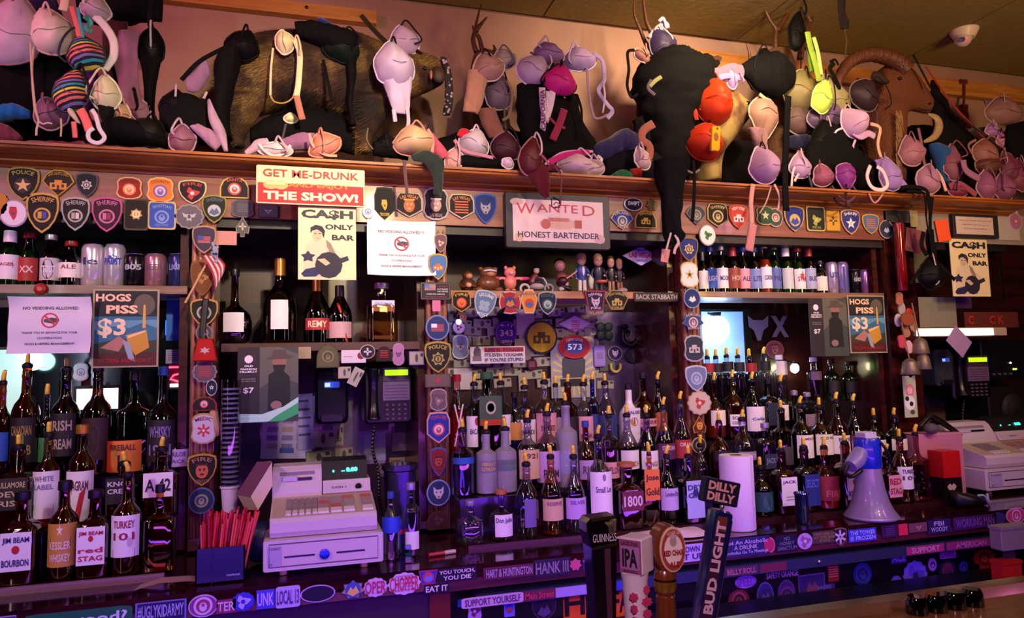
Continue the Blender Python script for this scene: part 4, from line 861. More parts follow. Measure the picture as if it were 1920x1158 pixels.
ORD = ['first', 'second', 'third', 'fourth', 'fifth', 'sixth', 'seventh', 'eighth', 'ninth', 'tenth', 'eleventh', 'twelfth', 'thirteenth', 'fourteenth', 'fifteenth', 'sixteenth']
LW = {'#f0eaf0': 'white', '#f0eae0': 'cream', '#c8903c': 'golden', '#d8b890': 'beige', '#c0a0e0': 'lilac', '#181418': 'black', '#e87830': 'orange', '#a02030': 'red', '#283878': 'navy', '#2858b8': 'blue', '#3c8448': 'green', '#e0a0b0': 'pink', '#988098': 'grey', '#204848': 'teal'}
_bc = {}
def spout(root, r, h, sd, tip='#e8a820'):
    sp = obj('pour_spout', M().lathe([(r*1.15, h-.004), (r*1.3, h), (r*1.3, h+.010), (r*.9, h+.014), (r*.5, h+.018)], 12), mat('#141214', .4), root, smooth=35)
    a = sd*.6+.5
    m = M(); dx = .35*math.cos(sd*2.4); m.tube([(0, 0, h+.012), (.001*dx, 0, h+.028), (.012*dx, -.004, h+.040), (.020*dx, -.008, h+.048)], .006, 8, rad=[.0085, .008, .0075, .006]); obj('spout_tip', m, mat(tip, .35), sp, smooth=True)
def bottle(u, vt, w, kind, gl, lab, text, cap, Y, z0, label, grp, zb=None, tcol='#2c2030', extra=None, spoutc='#f8d444'):
    vm = (vt+P(u, 900, Y).z*0+vt)/2
    top = P(u, vt, Y); base = PZ(u, Y, z0); x = (top.x+base.x)/2; H = top.z-z0; s = ppm(u, vt+60, Y); R = w/2/s
    root = thing('liquor_bottle' if H > .22 else 'bottle', label, 'bottle', (x, Y, z0), grp)
    sq = {'square': 5, 'flat': 4.5}.get(kind, 2); sy = {'flat': .55, 'heart': .7}.get(kind, 1)
    prof = [(r*R, h*H) for r, h in PROF[kind]]; n = 24 if sq > 2 else 20
    wd, tint, liq = GL[gl]
    op = gl in ('blk', 'wht', 'frost')
    if op:
        mt_ = mat(tint, .12 if gl != 'frost' else .45, coat=.6, var=.02)
        obj('glass', M().lathe(prof, n, sy=sy, sq=sq), mt_, root, smooth=40)
    else:
        obj('glass', M().lathe(prof, n, sy=sy, sq=sq), glass(tint), root, smooth=40)
    if liq and not op:
        k = [i for i, p in enumerate(PROF[kind]) if p[1] <= (.5 + .12*math.sin(u))]
        lp = [(p[0]*R*.95, max(p[1]*H, .004)) for i, p in enumerate(PROF[kind]) if i in k]
        if kind in ('beer', 'stub', 'wine', 'heart') or gl in ('brn', 'amb'): lp = [(r*R*.95, max(h*H, .004)) for r, h in PROF[kind] if h < .78]
        obj('liquid', M().lathe(lp, n, sy=sy, sq=sq), mat(liq, .08, coat=.8, var=.1), root, smooth=40)
    rn = PROF[kind][-3][0]*R
    if cap == 'spout': spout(root, rn*.8, H, u*1.7, spoutc)
    elif cap:
        c = {'gold': '#c89830', 'black': '#141216', 'white': '#e8e4ea', 'red': '#a01c20', 'cork': '#b06a38', 'foil': '#94602c', 'silver': '#b8b8c0', 'blue': '#3048a0', 'brown': '#5c3420', 'fw': '#e8e4ea', 'fr': '#98242c', 'fk': '#18141a', 'green': '#2c6838'}[cap]
        met = .7 if cap in ('gold', 'foil', 'silver') else 0
        if cap == 'cork': m = M().lathe([(rn*1.5, H-.004), (rn*1.9, H), (rn*1.9, H+.012), (rn*1.6, H+.016)], 16)
        elif cap in ('foil', 'fw', 'fr', 'fk'): m = M().lathe([(rn*1.25, H*.80), (rn*1.22, H*.98), (rn*1.15, H+.002)], 14)
        else: m = M().lathe([(rn*1.3, H*.93), (rn*1.35, H*.94), (rn*1.3, H+.006), (rn*1.1, H+.008)], 14)
        obj('cap', m, mat(c, .35, met), root, smooth=40)
    if lab:
        col, a0, a1 = lab[:3]; ha = lab[3] if len(lab) > 3 else .95
        za, zb_ = a0*H, a1*H; m = M()
        if sq > 2:
            yy = -R*sy*1.012; rw = R*.86; n = 8
            vs = [(-rw+2*rw*i/n, yy-.0004, z) for z in (za, zb_) for i in range(n+1)]; fs = [(i, i+1, n+2+i, n+1+i) for i in range(n)]
            fn = lambda p: (p[0], yy-.0016, p[2])
        else:
            rr_ = R*1.02; n = 12
            vs = [(rr_*math.sin(-ha+2*ha*i/n), -rr_*sy*math.cos(-ha+2*ha*i/n), z) for z in (za, zb_) for i in range(n+1)]; fs = [(i, i+1, n+2+i, n+1+i) for i in range(n)]
            fn = lambda p: (rr_*1.015*math.sin(p[0]/rr_), -rr_*1.015*sy*math.cos(p[0]/rr_), p[2])
        m.add(vs, fs); lo = obj('paper_label', m, mat(col, .55, bump=.03), root, smooth=True)
        wid = (R*1.55 if sq > 2 else R*1.5); zc = (za+zb_)/2; hh = (zb_-za)
        if extra:
            polys(lo, [([(x*wid/2, zc+z*hh/2) for x, z in oo], c) for oo, c in extra], y=0, fn=fn, name='print')
        if text:
            L = text.split('|'); n = len(L); it = []
            for i, s in enumerate(L):
                if s: it.append((s, 0, zc+hh*(.5-(i+.5)/n)*.86, min(wid*.96, len(s)*hh/n*.8), min(hh/n*.55, wid*.5), tcol, {'bold': .02}))
            texts(lo, it, y=0, fn=(lambda p: (fn(p)[0], fn(p)[1]-.0008, fn(p)[2])))
    return root
W_, CR, GO, BE, LI, BL, OR, RE, NA, BU, GR, PK, GY, TE = list(LW)
dot = [(circ(0, .35, .34, .28), '#b01c28')]
rows = {}
def R_(bay, row, lst): rows.setdefault((bay, row), []).extend(lst)
# (u, vtop, w, kind, glass, label(col,from,to,half angle), text, cap, tcol, extra)
R_("left", 0, [
 (41,925,58,'square','amb',(W_,.18,.60),'JIM BEAM||BOURBON','black','#243070',[(circ(0, .1, .28, .22), '#b82030')]),
 (120,905,50,'std','amb',(GO,.16,.60,1.2),'|KESSLER|WHISKEY','black','#f0e0d0',[(rect(-.95, -.05, .95, .38), '#6c1c20'), (star(0, .7, .3), '#f0e0c0')]),
 (178,922,54,'square','amb',(W_,.18,.62),'JIM BEAM||red|STAG','black','#b81c38',[(circ(0, .38, .2, .16), '#b82030')]),
 (238,893,52,'std','amb',(W_,.20,.62,1.1),'TURKEY|101|','spout','#98243c',[(rect(-1, -1, 1, -.62), '#a02848'), (circ(.55, -.3, .25, .22), '#c8bcc8')]),
 (299,912,56,'flat','lam',None,'','black','#ffffff',None)])
R_('left', 1, [
 (32,842,64,'square','amb',('#2c2018',.26,.66),'TULLAMORE|DEW|IRISH','spout','#c8b890',None),
 (89,818,46,'std','lam',(W_,.10,.62,1.2),"WHITE|LABEL|||",'spout','#8870a8',[(rect(-1, -.62, 1, -.42), '#702030')]),
 (153,800,48,'std','amb',(W_,.04,.55,1.2),'SEAGRAM|','gold','#702838',[([(-.6, .35), (.7, .35), (.7, .15), (.25, -.95), (-.25, -.85), (.2, .1), (-.6, .1)], '#b81c30')]),
 (232,872,56,'square','amb',('#241c20',.34,.80),'KNOB|CREEK|','spout','#e8e0e8',None),
 (302,845,58,'square','amb',(W_,.34,.70),'A 42','spout','#201c28',None)])
R_('left', 2, [
 (3,720,34,'std','amb',(BU,.2,.5,1),'','spout','#ffffff',None),
 (48,688,48,'std','amb',(BL,.15,.55,1),'CANADIAN|CLUB','spout','#a08850',[(rect(-.3, -.6, .3, .2), '#58903c')]),
 (122,695,50,'std','brn',(BL,.20,.60,1),'IRISH|CREAM','spout','#b0a090',[(rect(-.7, -.9, .7, 0), '#684038')]),
 (182,695,52,'std','brn',('#2c1410',.15,.55,1),'','spout','#ffffff',[(circ(0, 0, .6, .8), '#401c28'), (circ(0, 0, .45, .6), '#20100f')]),
 (251,700,56,'flat','grn',None,'','black','#ffffff',None),
 (305,690,54,'squat','pur',(BL,.1,.5,1),'WHISKY|1901','blue','#8878b0',None),
 (86,745,24,'tall','dgr',(GR,.2,.5,1),'','spout','#ffffff',None),
 (237,785,64,'bell','lam',(OR,.05,.62,1.1),'FIREBALL||','red','#5c2410',[(circ(0, -.1, .8, .9), '#c08030'), (rect(-.3, -.9, .3, .1), '#281418')]),
 (337,800,40,'bell','wtr',(LI,.1,.5,1),"SAILOR|JACK",'spout','#583890',None)])
R_('middle', 0, [
 (882,941,56,'squat','clr',None,'','silver','#ffffff',None),
 (940,925,46,'squat','wtr',(W_,.10,.58,.8),'Don Julio|','cork','#403880',None),
 (988,872,46,'slope','wtr',('#7060a0',.16,.55,.5),'','spout','#ffffff',None),
 (1034,858,42,'slope','lam',(BE,.20,.48,1.2),'RESERVE||','spout','#785070',None),
 (1077,858,42,'slope','wtr',(LI,.20,.48,1.2),'SILVER||','spout','#604898',None),
 (1124,820,46,'std','wtr',(W_,.16,.64,1.2),'|Small Lot||','spout','#604880',[(rect(-.8, -.9, .8, -.75), '#38408c'), (circ(0, .75, .2, .16), '#907898')]),
 (1176,873,50,'square','amb',('#6c2438',.30,.62),'1800','cork','#e0c8d8',None),
 (1219,852,36,'flat','lam',(OR,.36,.80),'Jose|Gold','spout','#402018',None),
 (1252,857,38,'slope','dgr',('#c0b0d8',.22,.55,1.2),'London Dry|','spout','#403868',None),
 (1293,857,42,'square','blu',('#b0b8e8',.08,.66),'DRY|GIN||','spout','#20286c',[(circ(0, .35, .35, .2), '#283078')])])
R_('middle', 1, [
 (868,808,42,'tall','wtr',(BU,.50,.60,1.2),'','spout','#ffffff',[(rect(-1, -1, 1, 1), '#2040b0')]),
 (912,812,40,'tall','frost',('#7c748c',.36,.56,1.0),'ABSOLUT|CITRON','spout','#d8b860',None),
 (948,806,42,'tall','frost',('#706888',.36,.54,1.0),'ABSOLUT|LIME','spout','#48905c',None),
 (990,790,42,'std','wtr',(BE,.18,.60,1.2),'1921||','spout','#583c28',None),
 (1027,778,44,'std','wtr',(LI,.10,.52,1.2),'|RUM','spout','#502850',None),
 (1062,758,42,'tall','frost',('#9090c0',.18,.42,1.0),'','spout','#ffffff',[([(-.6, -.2), (0, .6), (.3, .1), (.8, .5), (.2, -.6)], '#d8dcf0')]),
 (1099,792,38,'bell','amb',(LI,.12,.42,1.1),'RUM','blue','#503060',None),
 (1143,782,34,'tall','yel',(PK,.10,.34,1.1),'MELON','spout','#804058',None),
 (1177,780,40,'slope','wtr',(W_,.22,.50,1.1),'|PEACH','spout','#b06040',None),
 (1214,780,38,'slope','wtr',(W_,.20,.48,1.1),'|MANGO','spout','#b06040',None),
 (1246,765,38,'slope','wtr',('#5c2858',.30,.52,1.2),'STOLICHNA|','spout','#e0c0e0',None),
 (1278,754,36,'slope','wtr',('#a83038',.28,.52,1.2),'ORANJ|','spout','#e8c8c8',None)])
R_('middle', 2, [
 (857,705,34,'cone','red',None,'','red','#ffffff',None),
 (890,722,36,'tall','clr',(W_,.10,.55,1.2),'|BACARDI|','spout','#282040',[(circ(0, .65, .3, .26), '#b03040')]),
 (914,700,50,'square','dgr',('#385838',.35,.72),'','green','#ffffff',[(circ(0, .2, .5, .45), '#b8b8a0'), (circ(0, .2, .35, .3), '#1c2c1c'), (rect(-1, -1, 1, -.6), '#b83020')]),
 (940,720,36,'tall','clr',(W_,.10,.55,1.2),'|BACARDI|','spout','#282040',[(circ(0, .65, .3, .26), '#b03040')]),
 (966,738,36,'bell','pur',(GO,.2,.5,1.0),'','black','#ffffff',None),
 (985,728,38,'tall','clr',(W_,.10,.5,1.2),'|BARDI|','spout','#601828',None),
 (1022,718,42,'std','clr',(PK,.10,.55,1.2),'|SPICED|','spout','#803040',[(rect(-1, -1, 1, -.75), '#a02840')]),
 (1043,724,26,'tall','clr',(GY,.2,.5,1.0),'','spout','#ffffff',None),
 (1066,722,34,'tall','amb',(BL,.2,.5,1.0),'','spout','#ffffff',None),
 (1095,722,34,'std','clr',(PK,.1,.5,1.0),'||PINK','spout','#805060',None),
 (1112,716,22,'tall','blu',(NA,.2,.5,1.0),'','spout','#ffffff',None),
 (1136,720,40,'slope','wtr',(NA,.1,.5,1.1),'','spout','#ffffff',None),
 (1180,722,42,'bell','wht',('#e4e0ec',.20,.62,1.0),'MALIBU|||','black','#584068',[(circ(0, -.1, .5, .36), '#c89038'), (rect(-.06, -.3, .06, .2), '#3c3c50')]),
 (1207,700,46,'squat','amb',(PK,.25,.36,1.0),'LIQUEUR','black','#703050',None),
 (1235,716,30,'wine','brn',(OR,.2,.5,1.0),'','spout','#ffffff',None)])
R_('right', 0, [
 (1427,878,42,'std','brn',(TE,.10,.52,1.1),'','spout','#ffffff',[(circ(0, 0, .6, .8), '#2c6868')]),
 (1467,846,40,'square','amb',(W_,.14,.60),"JACK|||",'spout','#403838',[(rect(-.5, -.4, .5, -.35), '#807070'), (rect(-.5, -.6, .5, -.55), '#807070')]),
 (1510,840,38,'square','brn',(NA,.10,.60),'SELECT|','spout','#5870c8',None),
 (1548,840,46,'bell','lam',('#9c3428',.16,.56,1.1),'|FIRE','spout','#d87858',None),
 (1587,832,40,'square','amb',(W_,.14,.60),'JIM BEAM||BOURBON','spout','#303468',[(circ(0, .2, .3, .22), '#a82c38')]),
 (1665,852,34,'square','amb',(PK,.14,.60),'RED|STAG','spout','#b02840',None),
 (1690,824,38,'slope','amb',(W_,.22,.58,1.1),'TURKEY|101|','spout','#3c2c50',[(rect(-1, -1, 1, -.6), '#683048')]),
 (1720,815,46,'flat','red',None,'','spout','#ffffff',None)])
R_('right', 1, [
 (1314,836,28,'cone','clr',None,'','spout','#ffffff',None),
 (1350,793,42,'bell','amb',(BL,.3,.5,1.0),'','spout','#ffffff',None),
 (1394,788,44,'slope','clr',(GY,.28,.44,1.0),'BALLANTINE','spout','#d0d0e0',None),
 (1436,795,32,'square','clr',('#303048',.1,.4),'JACKS','silver','#8090b0',None),
 (1467,770,36,'tall','brn',('#403c3c',.12,.42,1.1),'','spout','#ffffff',None),
 (1503,762,40,'std','dgr',(W_,.20,.56,1.1),'JAMESON|||','spout','#803c38',None),
 (1539,765,42,'std','lam',(CR,.24,.58,1.1),'OLD NO|||','spout','#384838',None),
 (1571,754,40,'slope','amb',(W_,.22,.50,1.1),'RYE||','spout','#504878',None),
 (1603,757,36,'slope','brn',(RE,.22,.50,1.1),'','spout','#ffffff',None),
 (1641,784,36,'std','brn',(CR,.2,.55,1.1),'','spout','#ffffff',None),
 (1679,783,38,'std','brn',(CR,.3,.55,1.1),'','spout','#ffffff',None)])
R_('right', 2, [
 (1341,718,36,'bell','lam',(CR,.25,.52,1.0),'','spout','#ffffff',None),
 (1375,713,40,'std','amb',(W_,.22,.42,.9),'SOUTH|COMFORT','spout','#383058',None),
 (1412,716,40,'wine','brn',(W_,.12,.56,1.2),'||Cellar||','spout','#4048a0',None),
 (1442,712,32,'square','blk',('#202840',.2,.6),'','black','#ffffff',None),
 (1466,720,24,'tall','clr',(CR,.3,.6,1.1),'','spout','#ffffff',None),
 (1491,735,24,'tall','grn',None,'','silver','#ffffff',None),
 (1515,738,26,'tall','clr',(GY,.2,.5,1.0),'','silver','#ffffff',None),
 (1535,742,20,'tall','dgr',None,'','black','#ffffff',None)])
T3, Y3 = 1.385, 3.08
R_('right', 3, [
 (1328,672,24,'tall','clr',(RE,.70,.9,1.2),'','spout','#ffffff',None),(1344,672,24,'tall','clr',(BL,.70,.9,1.2),'','spout','#ffffff',None),(1364,669,24,'tall','clr',(BL,.70,.9,1.2),'','spout','#ffffff',None),
 (1385,670,24,'tall','clr',(BL,.70,.9,1.2),'','spout','#ffffff',None),(1407,672,24,'tall','clr',(RE,.70,.9,1.2),'','spout','#ffffff',None),(1434,668,24,'tall','clr',(BL,.7,.9,1.2),'','spout','#ffffff',None),
 (1463,668,26,'tall','clr',(CR,.6,.9,1.1),'','white','#ffffff',None),(1527,672,26,'tall','clr',(GY,.5,.7,1.1),'','white','#ffffff',None),
 (1560,676,28,'std','grn',(BL,.2,.5,1.1),'','black','#ffffff',None),(1592,680,28,'std','grn',(BL,.2,.5,1.1),'','black','#ffffff',None)])
bp('tier', M().box(1.70, 3.0, T2, 2.76, 3.2, T3), mat('#1a0c12', .3, coat=.4))
ROWN = ['front', 'second', 'third', 'back']
for (bay, row), lst in rows.items():
    lst.sort(key=lambda a: a[0])
    for i, a in enumerate(lst):
        u, vt, w, kind, gl, lab, text, cap, tc, ex = a
        Y = (Y0, Y1, Y2, Y3)[row]; z0 = (T0, T1, T2, T3)[row]+.0015
        lw = (LW.get(lab[0], 'printed')+' label') if lab else 'no label'
        s = '%s bottle with %s, %s from pillar side, %s row of %s display' % (GL[gl][0], lw, ORD[i], ROWN[row], bay)
        s = '%s bottle, %s, %s along the %s row of %s display' % (GL[gl][0], lw, ORD[i], ROWN[row], bay)
        if kind == 'cone' and gl == 'red': ex = None
        b = bottle(u, vt, w, kind, gl, lab, text, cap, Y, z0, s, 'bottles of the %s display' % bay, tcol=tc, extra=ex)
        if gl == 'red' and kind == 'cone':
            texts(b, [('X', 0, .12, .045, .17, '#e8d0d8', {'bold': -.01})], y=-.038, name='lettering')
# neck labels
# liquor shelf over the register
ZL, YL = 1.7075, 2.97
bottle(440,508,62,'heart','brn',(CR,.16,.42,.6),'','black',YL,ZL,'round bellied brandy bottle with cream label on liquor shelf','bottles on the liquor shelf')
bottle(525,486,62,'bell','brn',(CR,.16,.50,.5),'','foil',YL,ZL,'dark bell shaped cognac bottle with cream side label','bottles on the liquor shelf')
bottle(595,524,50,'wine','dgr',('#a82828',.20,.38,1.0),'REMY','foil',YL,ZL,'green champagne shaped cognac bottle with red band','bottles on the liquor shelf',tcol='#e8d8b0')
b = bottle(637,536,46,'wine','brn',('#c8a0a0',.08,.36,1.1),'','fk',YL,ZL,'dark liqueur bottle with dangling red ribbon','bottles on the liquor shelf')
m = M(); m.tube(spline([Vector((x, -.045, z)) for x, z in ((-.01, .16), (.008, .10), (.014, .05), (.026, .0))], 4), .006, 6, .4); obj('ribbon', m, mat('#a81820', .5), b, smooth=True)
b = bottle(716,534,56,'square','lam',None,'','silver',YL,ZL,'square whiskey bottle with pale blue label over red amber liquid','bottles on the liquor shelf')
o = obj('paper_label', M().box(-.046, -.058, .125, .046, -.055, .17), mat('#c8d0f0', .5), b); texts(o, [('GENTLEMAN', 0, .155, .07, .011, '#485080'), ('JACK', 0, .138, .03, .011, '#485080')], y=-.0590)
obj('neck_band', M().box(-.04, -.058, .012, .04, -.0555, .026), mat('#7878a0', .5), b)
# beer shelf bottles and cans
ZB, YB = 1.9245, 2.96
bl = 'bottles and cans on the left beer shelf'
bottle(18,434,38,'beer','grn',(W_,.12,.56,1.2),'|LAGER||','fw',YB,ZB,'green beer bottle with white foil and red white label',bl,tcol='#b02838',extra=[(rect(-.8, -.1, .8, .5), '#b02838')])
bottle(55,440,34,'beer','grn',('#a83028',.10,.54,1.2),'XX','red',YB,ZB,'green beer bottle with red label reading double x',bl,tcol='#e8d0c0')
bottle(95,444,34,'beer','brn',('#c8c0c8',.12,.56,1.2),'STOUT','silver',YB,ZB,'brown beer bottle with black and white oval label',bl,tcol='#f0f0f0',extra=[(circ(0, 0, .8, .9), '#201c24')])
bottle(133,456,38,'stub','dgr',(CR,.20,.54,1.2),'ALE|','red',YB,ZB,'stubby green beer bottle with cream label and red cap',bl,tcol='#905040',extra=[(rect(-1, -1, 1, -.6), '#282c70')])
def can(u, vt, w, Y, z0, col, label, grp, text=None, tc='#243070', deco=None, top='#b8b8c4'):
    t = P(u, vt, Y); x = PZ(u, Y, z0).x; H = t.z-z0; R = w/2/ppm(u, vt+20, Y)
    r = thing('beer_can', label, 'can', (x, Y, z0), grp)
    b = obj('body', M().lathe([(R*.8, 0), (R*.84, .004), (R, .012), (R, H*.88), (R*.93, H*.94), (R*.80, H*.985)], 22), mat(col, .22, .55, var=.03), r, smooth=40)
    obj('lid', M().lathe([(R*.80, H*.98), (R*.83, H), (R*.78, H), (R*.74, H*.985), (.001, H*.985)], 18, cap=False), mat(top, .3, .9), r, smooth=40)
    obj('pull_tab', M().box(-R*.3, -R*.5, H*.985, R*.3, R*.1, H+.001), mat('#a0a0a8', .3, .9), r)
    fn = lambda p: (R*1.012*math.sin(p[0]/R), -R*1.012*math.cos(p[0]/R)+p[1], p[2])
    if deco: polys(b, [([(x_*R*1.1, H*.46+z_*H*.4) for x_, z_ in oo], c) for oo, c in deco], y=0, fn=fn)
    if text:
        L = text.split('|'); texts(b, [(s, 0, H*(.46+.26*(len(L)/2-i-.5)), min(R*1.7, len(s)*H*.16), H*.17, tc, {'bold': .03}) for i, s in enumerate(L) if s], y=-.0008, fn=fn)
    return r
can(173,459,39,YB,ZB,'#d8d4dc','tall white can with dark blue letters and red foot',bl,'le|','#28286c',[([(-.6, -.5), (-.1, -.1), (.3, -.9), (-.3, -1)], '#b04040')])
can(214,459,37,YB,ZB,'#c8c8d4','tall silver can with blue ribbon shaped badge',bl,'PABST|','#283898',[(star(0, .45, .5, 8, .75, .28), '#3048a8'), ([(-.6, -.4), (.6, .1), (.6, -.15), (-.6, -.65)], '#b02838')])
can(252,477,38,YB,ZB,'#14141c','short black can with white eighty fives lettering',bl,"805|",'#a8a8b8')
can(291,477,38,YB,ZB,'#a87888','short dusty pink beer can on left shelf',bl,'BEER|','#604058')
can(336,477,40,YB,ZB,'#303870','short dark blue can nearest the left pillar',bl,'LIGHT|','#8890b8')
br = 'bottles and cans on the right beer shelf'
for i, (u, vt, w, gl, lc, cap, tx, ds) in enumerate([
 (1317,474,22,'brn',CR,'fk','','cream labelled beer bottle pressed against right pillar'),
 (1331,466,25,'brn',BU,'blue','LIGHT','beer bottle with bright blue label reading light'),
 (1352,464,25,'brn',W_,'silver','MOON','beer bottle with white and violet round label'),
 (1374,464,26,'brn','#8c4030','fr','HOP','brown beer bottle with red brown label and red neck foil'),
 (1393,466,24,'brn',PK,'blue','ALE','beer bottle with pink label and violet neck'),
 (1414,467,26,'brn','#8090d0','blue','LITE','beer bottle with pale blue label behind the pink strap'),
 (1434,460,24,'lam',W_,'silver','CORONA','pale beer bottle with clear neck and silver cap'),
 (1452,463,24,'grn','#5868b0','green','PILS','first green necked beer bottle, blue label'),
 (1474,464,25,'grn','#c8d0d0','fw','','green beer bottle with white neck foil'),
 (1496,467,25,'grn',W_,'red','STAR','green beer bottle with red star on white label'),
 (1517,464,24,'brn','#a8b0d8','fr','BUD','brown beer bottle with red neck and blue white label'),
 (1538,492,24,'brn',CR,'black','','shortest brown bottle before the tall cans')]):
    k = 'stub' if u == 1538 else 'beer'
    bottle(u,vt,w,k,gl,(lc,.10,.54,1.2),tx,cap,YB,ZB-.002,ds,br,tcol={'LIGHT':'#e0e8ff','STAR':'#c02030','HOP':'#e0c0a0'}.get(tx,'#403868'),extra=[(star(0,.3,.6),'#c02838')] if tx=='STAR' else None)
can(1561,492,22,YB,ZB-.002,'#c0b0d8','tall white violet can, left of two tall cans',br,'LITE|','#3040a0')
can(1581,492,23,YB,ZB-.002,'#9888c8','tall lilac striped can, right of two tall cans',br,None,deco=[(rect(-.5, -1, -.2, 1), '#303890'), (rect(.2, -1, .5, 1), '#303890')])
can(1604,506,22,YB,ZB-.002,'#14141c','short black can right of the tall lilac can',br,"805|",'#a8a8b8')
can(1622,506,20,YB,ZB-.002,'#8858a8','short purple can second from the right end',br)
can(1644,508,26,YB,ZB-.002,'#70388c','short purple can with orange patches at shelf end',br,None,deco=[(circ(.2, .5, .4, .3), '#d87038'), (circ(-.3, -.4, .3, .3), '#d87038')])
# lime stopper in the squat bottle
p = P(866, 970, 2.56)
# emissive balls standing in for glows reflected in the mirrors
def lamp(u, v, r, Y, col, e, label, name='glow_ball'):
    t = thing(name, label, 'lamp', P(u, v, Y)); R = r/ppm(u, v, Y)
    obj('bulb', M().ell((0, 0, 0), R, R*.6, R, 16, 10), mat(col, .3, emit=e), t, smooth=True)
    obj('socket', M().lathe([(R*.35, 0), (R*.4, .02)], 12, cz=R*.9), mat('#30303c', .4, .5), t)
    obj('bracket', M().tube([(0, 0, R), (0, .1, R+.02), (0, 3.29-Y, R+.02)], .006), mat('#30303c', .4, .5), t)
lamp(1343, 617, 27, 3.20, '#c0d8ff', 22, 'reflected white glow built as a big round lamp behind right pillar')
lamp(1490, 690, 9, 3.22, '#fff0c0', 60, 'reflected lamp built as a small yellow white bulb above the green bottle')
lamp(62, 676, 18, 3.22, '#d0fff0', 14, 'reflected glow built as a round white green lamp under the left notice')
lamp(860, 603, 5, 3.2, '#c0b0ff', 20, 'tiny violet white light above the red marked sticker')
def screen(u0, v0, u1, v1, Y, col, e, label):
    a = P(u0, v1, Y); b = P(u1, v0, Y); t = thing('glow_panel', label, 'screen', ((a.x+b.x)/2, Y, (a.z+b.z)/2)); W, H = (b.x-a.x)/2, (b.z-a.z)/2
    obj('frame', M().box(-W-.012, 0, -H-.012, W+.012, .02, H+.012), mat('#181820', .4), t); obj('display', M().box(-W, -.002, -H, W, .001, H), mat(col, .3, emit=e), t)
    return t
screen(1320, 584, 1392, 700, 3.27, '#88b4dc', .7, 'pale blue glow built as an emissive panel behind the round reflected glow')  # emission put in for the pale blue glow around the reflection
screen(-20, 655, 50, 800, 3.27, '#b8e0d8', .9, 'pale green sheet given an added glow at the far left')  # pale sheet, its brightness put in as emission
screen(143, 727, 222, 768, 3.26, '#e8e4ff', 3.2, 'reflected white screen built as a small lit panel between the brown cream bottles')  # emissive panel in place of a screen reflected in the mirror
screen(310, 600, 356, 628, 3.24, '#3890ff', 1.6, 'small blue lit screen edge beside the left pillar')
t = thing('neon_sign', 'red neon sign fragment with white bar near the left pillar', 'neon sign', P(328, 705, 3.22)); s = 1/ppm(328, 705, 3.22)
m = M(); m.tube([Vector(((u-328)*s, 0, (705-v)*s)) for u, v in ((315, 688), (337, 688), (337, 700), (326, 703), (320, 710), (337, 716), (337, 720))], .004); obj('tube', m, mat('#ff2840', .3, emit=10), t)
obj('plate', M().box(-12*s, .01, -24*s, 14*s, .06, 22*s), mat('#301018', .5), t); obj('bar', M().box(-8*s, -.004, -20*s, 9*s, .004, -14*s), mat('#fff0ff', .3, emit=4), t)
# bead strings
for i, (u, v0, v1) in enumerate([(1211, 580, 740), (1228, 580, 700), (1178, 585, 620), (1267, 600, 720)]):
    t = M(); a = P(u, v0, 3.24)
    L = (a.z-P(u, v1, 3.24).z); n = int(L/.014)
    for k in range(n): t.ell((0, 0, -k*.014), .0035, .0035, .0035, 6, 4)
    tag(obj('bead_string', t, mat('#d8c8e8', .2, .3), smooth=True, loc=a), ['longest', 'second', 'short', 'far'][i]+' pale bead string hanging on the middle back wall', 'bead string', kind='stuff')
# ================================================================ heap on top of the cabinet
def cup_mesh(u, v, w, h, rot, Y, D, peak=.14, ax=0., az=-.12):
    c = P(u, v, Y); s = ppm(u, v, Y); W, H = w/2/s, h/2/s; R = math.radians(rot); n, k = 22, 7; m = M(); vs = []; fs = []
    def pt(r, a, d):
        sa = max(0, math.sin(a)); x = math.cos(a)*W*r*(1-.34*sa**1.3*r)*(1+.10*max(0, -math.sin(a))*r); z = math.sin(a)*H*r*(1+peak*sa**3*r)
        x += ax*W*(1-r); z += az*H*(1-r)
        X = x*math.cos(R)+z*math.sin(R); Z = -x*math.sin(R)+z*math.cos(R)
        wob = 1+.16*noise.noise(Vector((math.cos(a)*1.2+u, math.sin(a)*1.2, v+r)))
        return c+Vector((X*wob, -d*max(0, (1-r**2.2))**.8*(1+.16*noise.noise(Vector((X*26, Z*26, u))))-.010*noise.noise(Vector((X*60, Z*45, v)))*r, Z*(2-wob)))
    for side, d in ((0, D), (1, D*.86)):
        o = len(vs); vs.append(pt(0, 0, d))
        for j in range(1, k+1):
            for i in range(n): vs.append(pt(j/k, 2*PI*i/n, d)+Vector((0, .004*side, 0)))
        for i in range(n):
            f = (o, o+1+i, o+1+(i+1) % n); fs.append(f if not side else f[::-1])
        for j in range(k-1):
            for i in range(n):
                f = (o+1+j*n+i, o+1+(j+1)*n+i, o+1+(j+1)*n+(i+1) % n, o+1+j*n+(i+1) % n); fs.append(f if not side else f[::-1])
    a0 = 1+(k-1)*n; b0 = 1+k*n+a0
    for i in range(n): fs.append((a0+i, b0+i, b0+(i+1) % n, a0+(i+1) % n))
    m.add(vs, fs); rim = [pt(1, 2*PI*i/n, 0) for i in range(n+1)]
    return m, rim, c
def line(px, Y, sub=5):
    return spline([P(*(q if len(q) == 3 else (q[0], q[1], Y))) for q in px], sub)
SE = random.Random(21)
def lighter(h):
    c = [int(h[i:i+2], 16) for i in (1, 3, 5)]
    return h if sum(c) < 90 else '#%02x%02x%02x' % tuple(int(x+(255-x)*.35) for x in c)
def darker(h): return '#%02x%02x%02x' % tuple(int(int(h[i:i+2], 16)*.7) for i in (1, 3, 5))
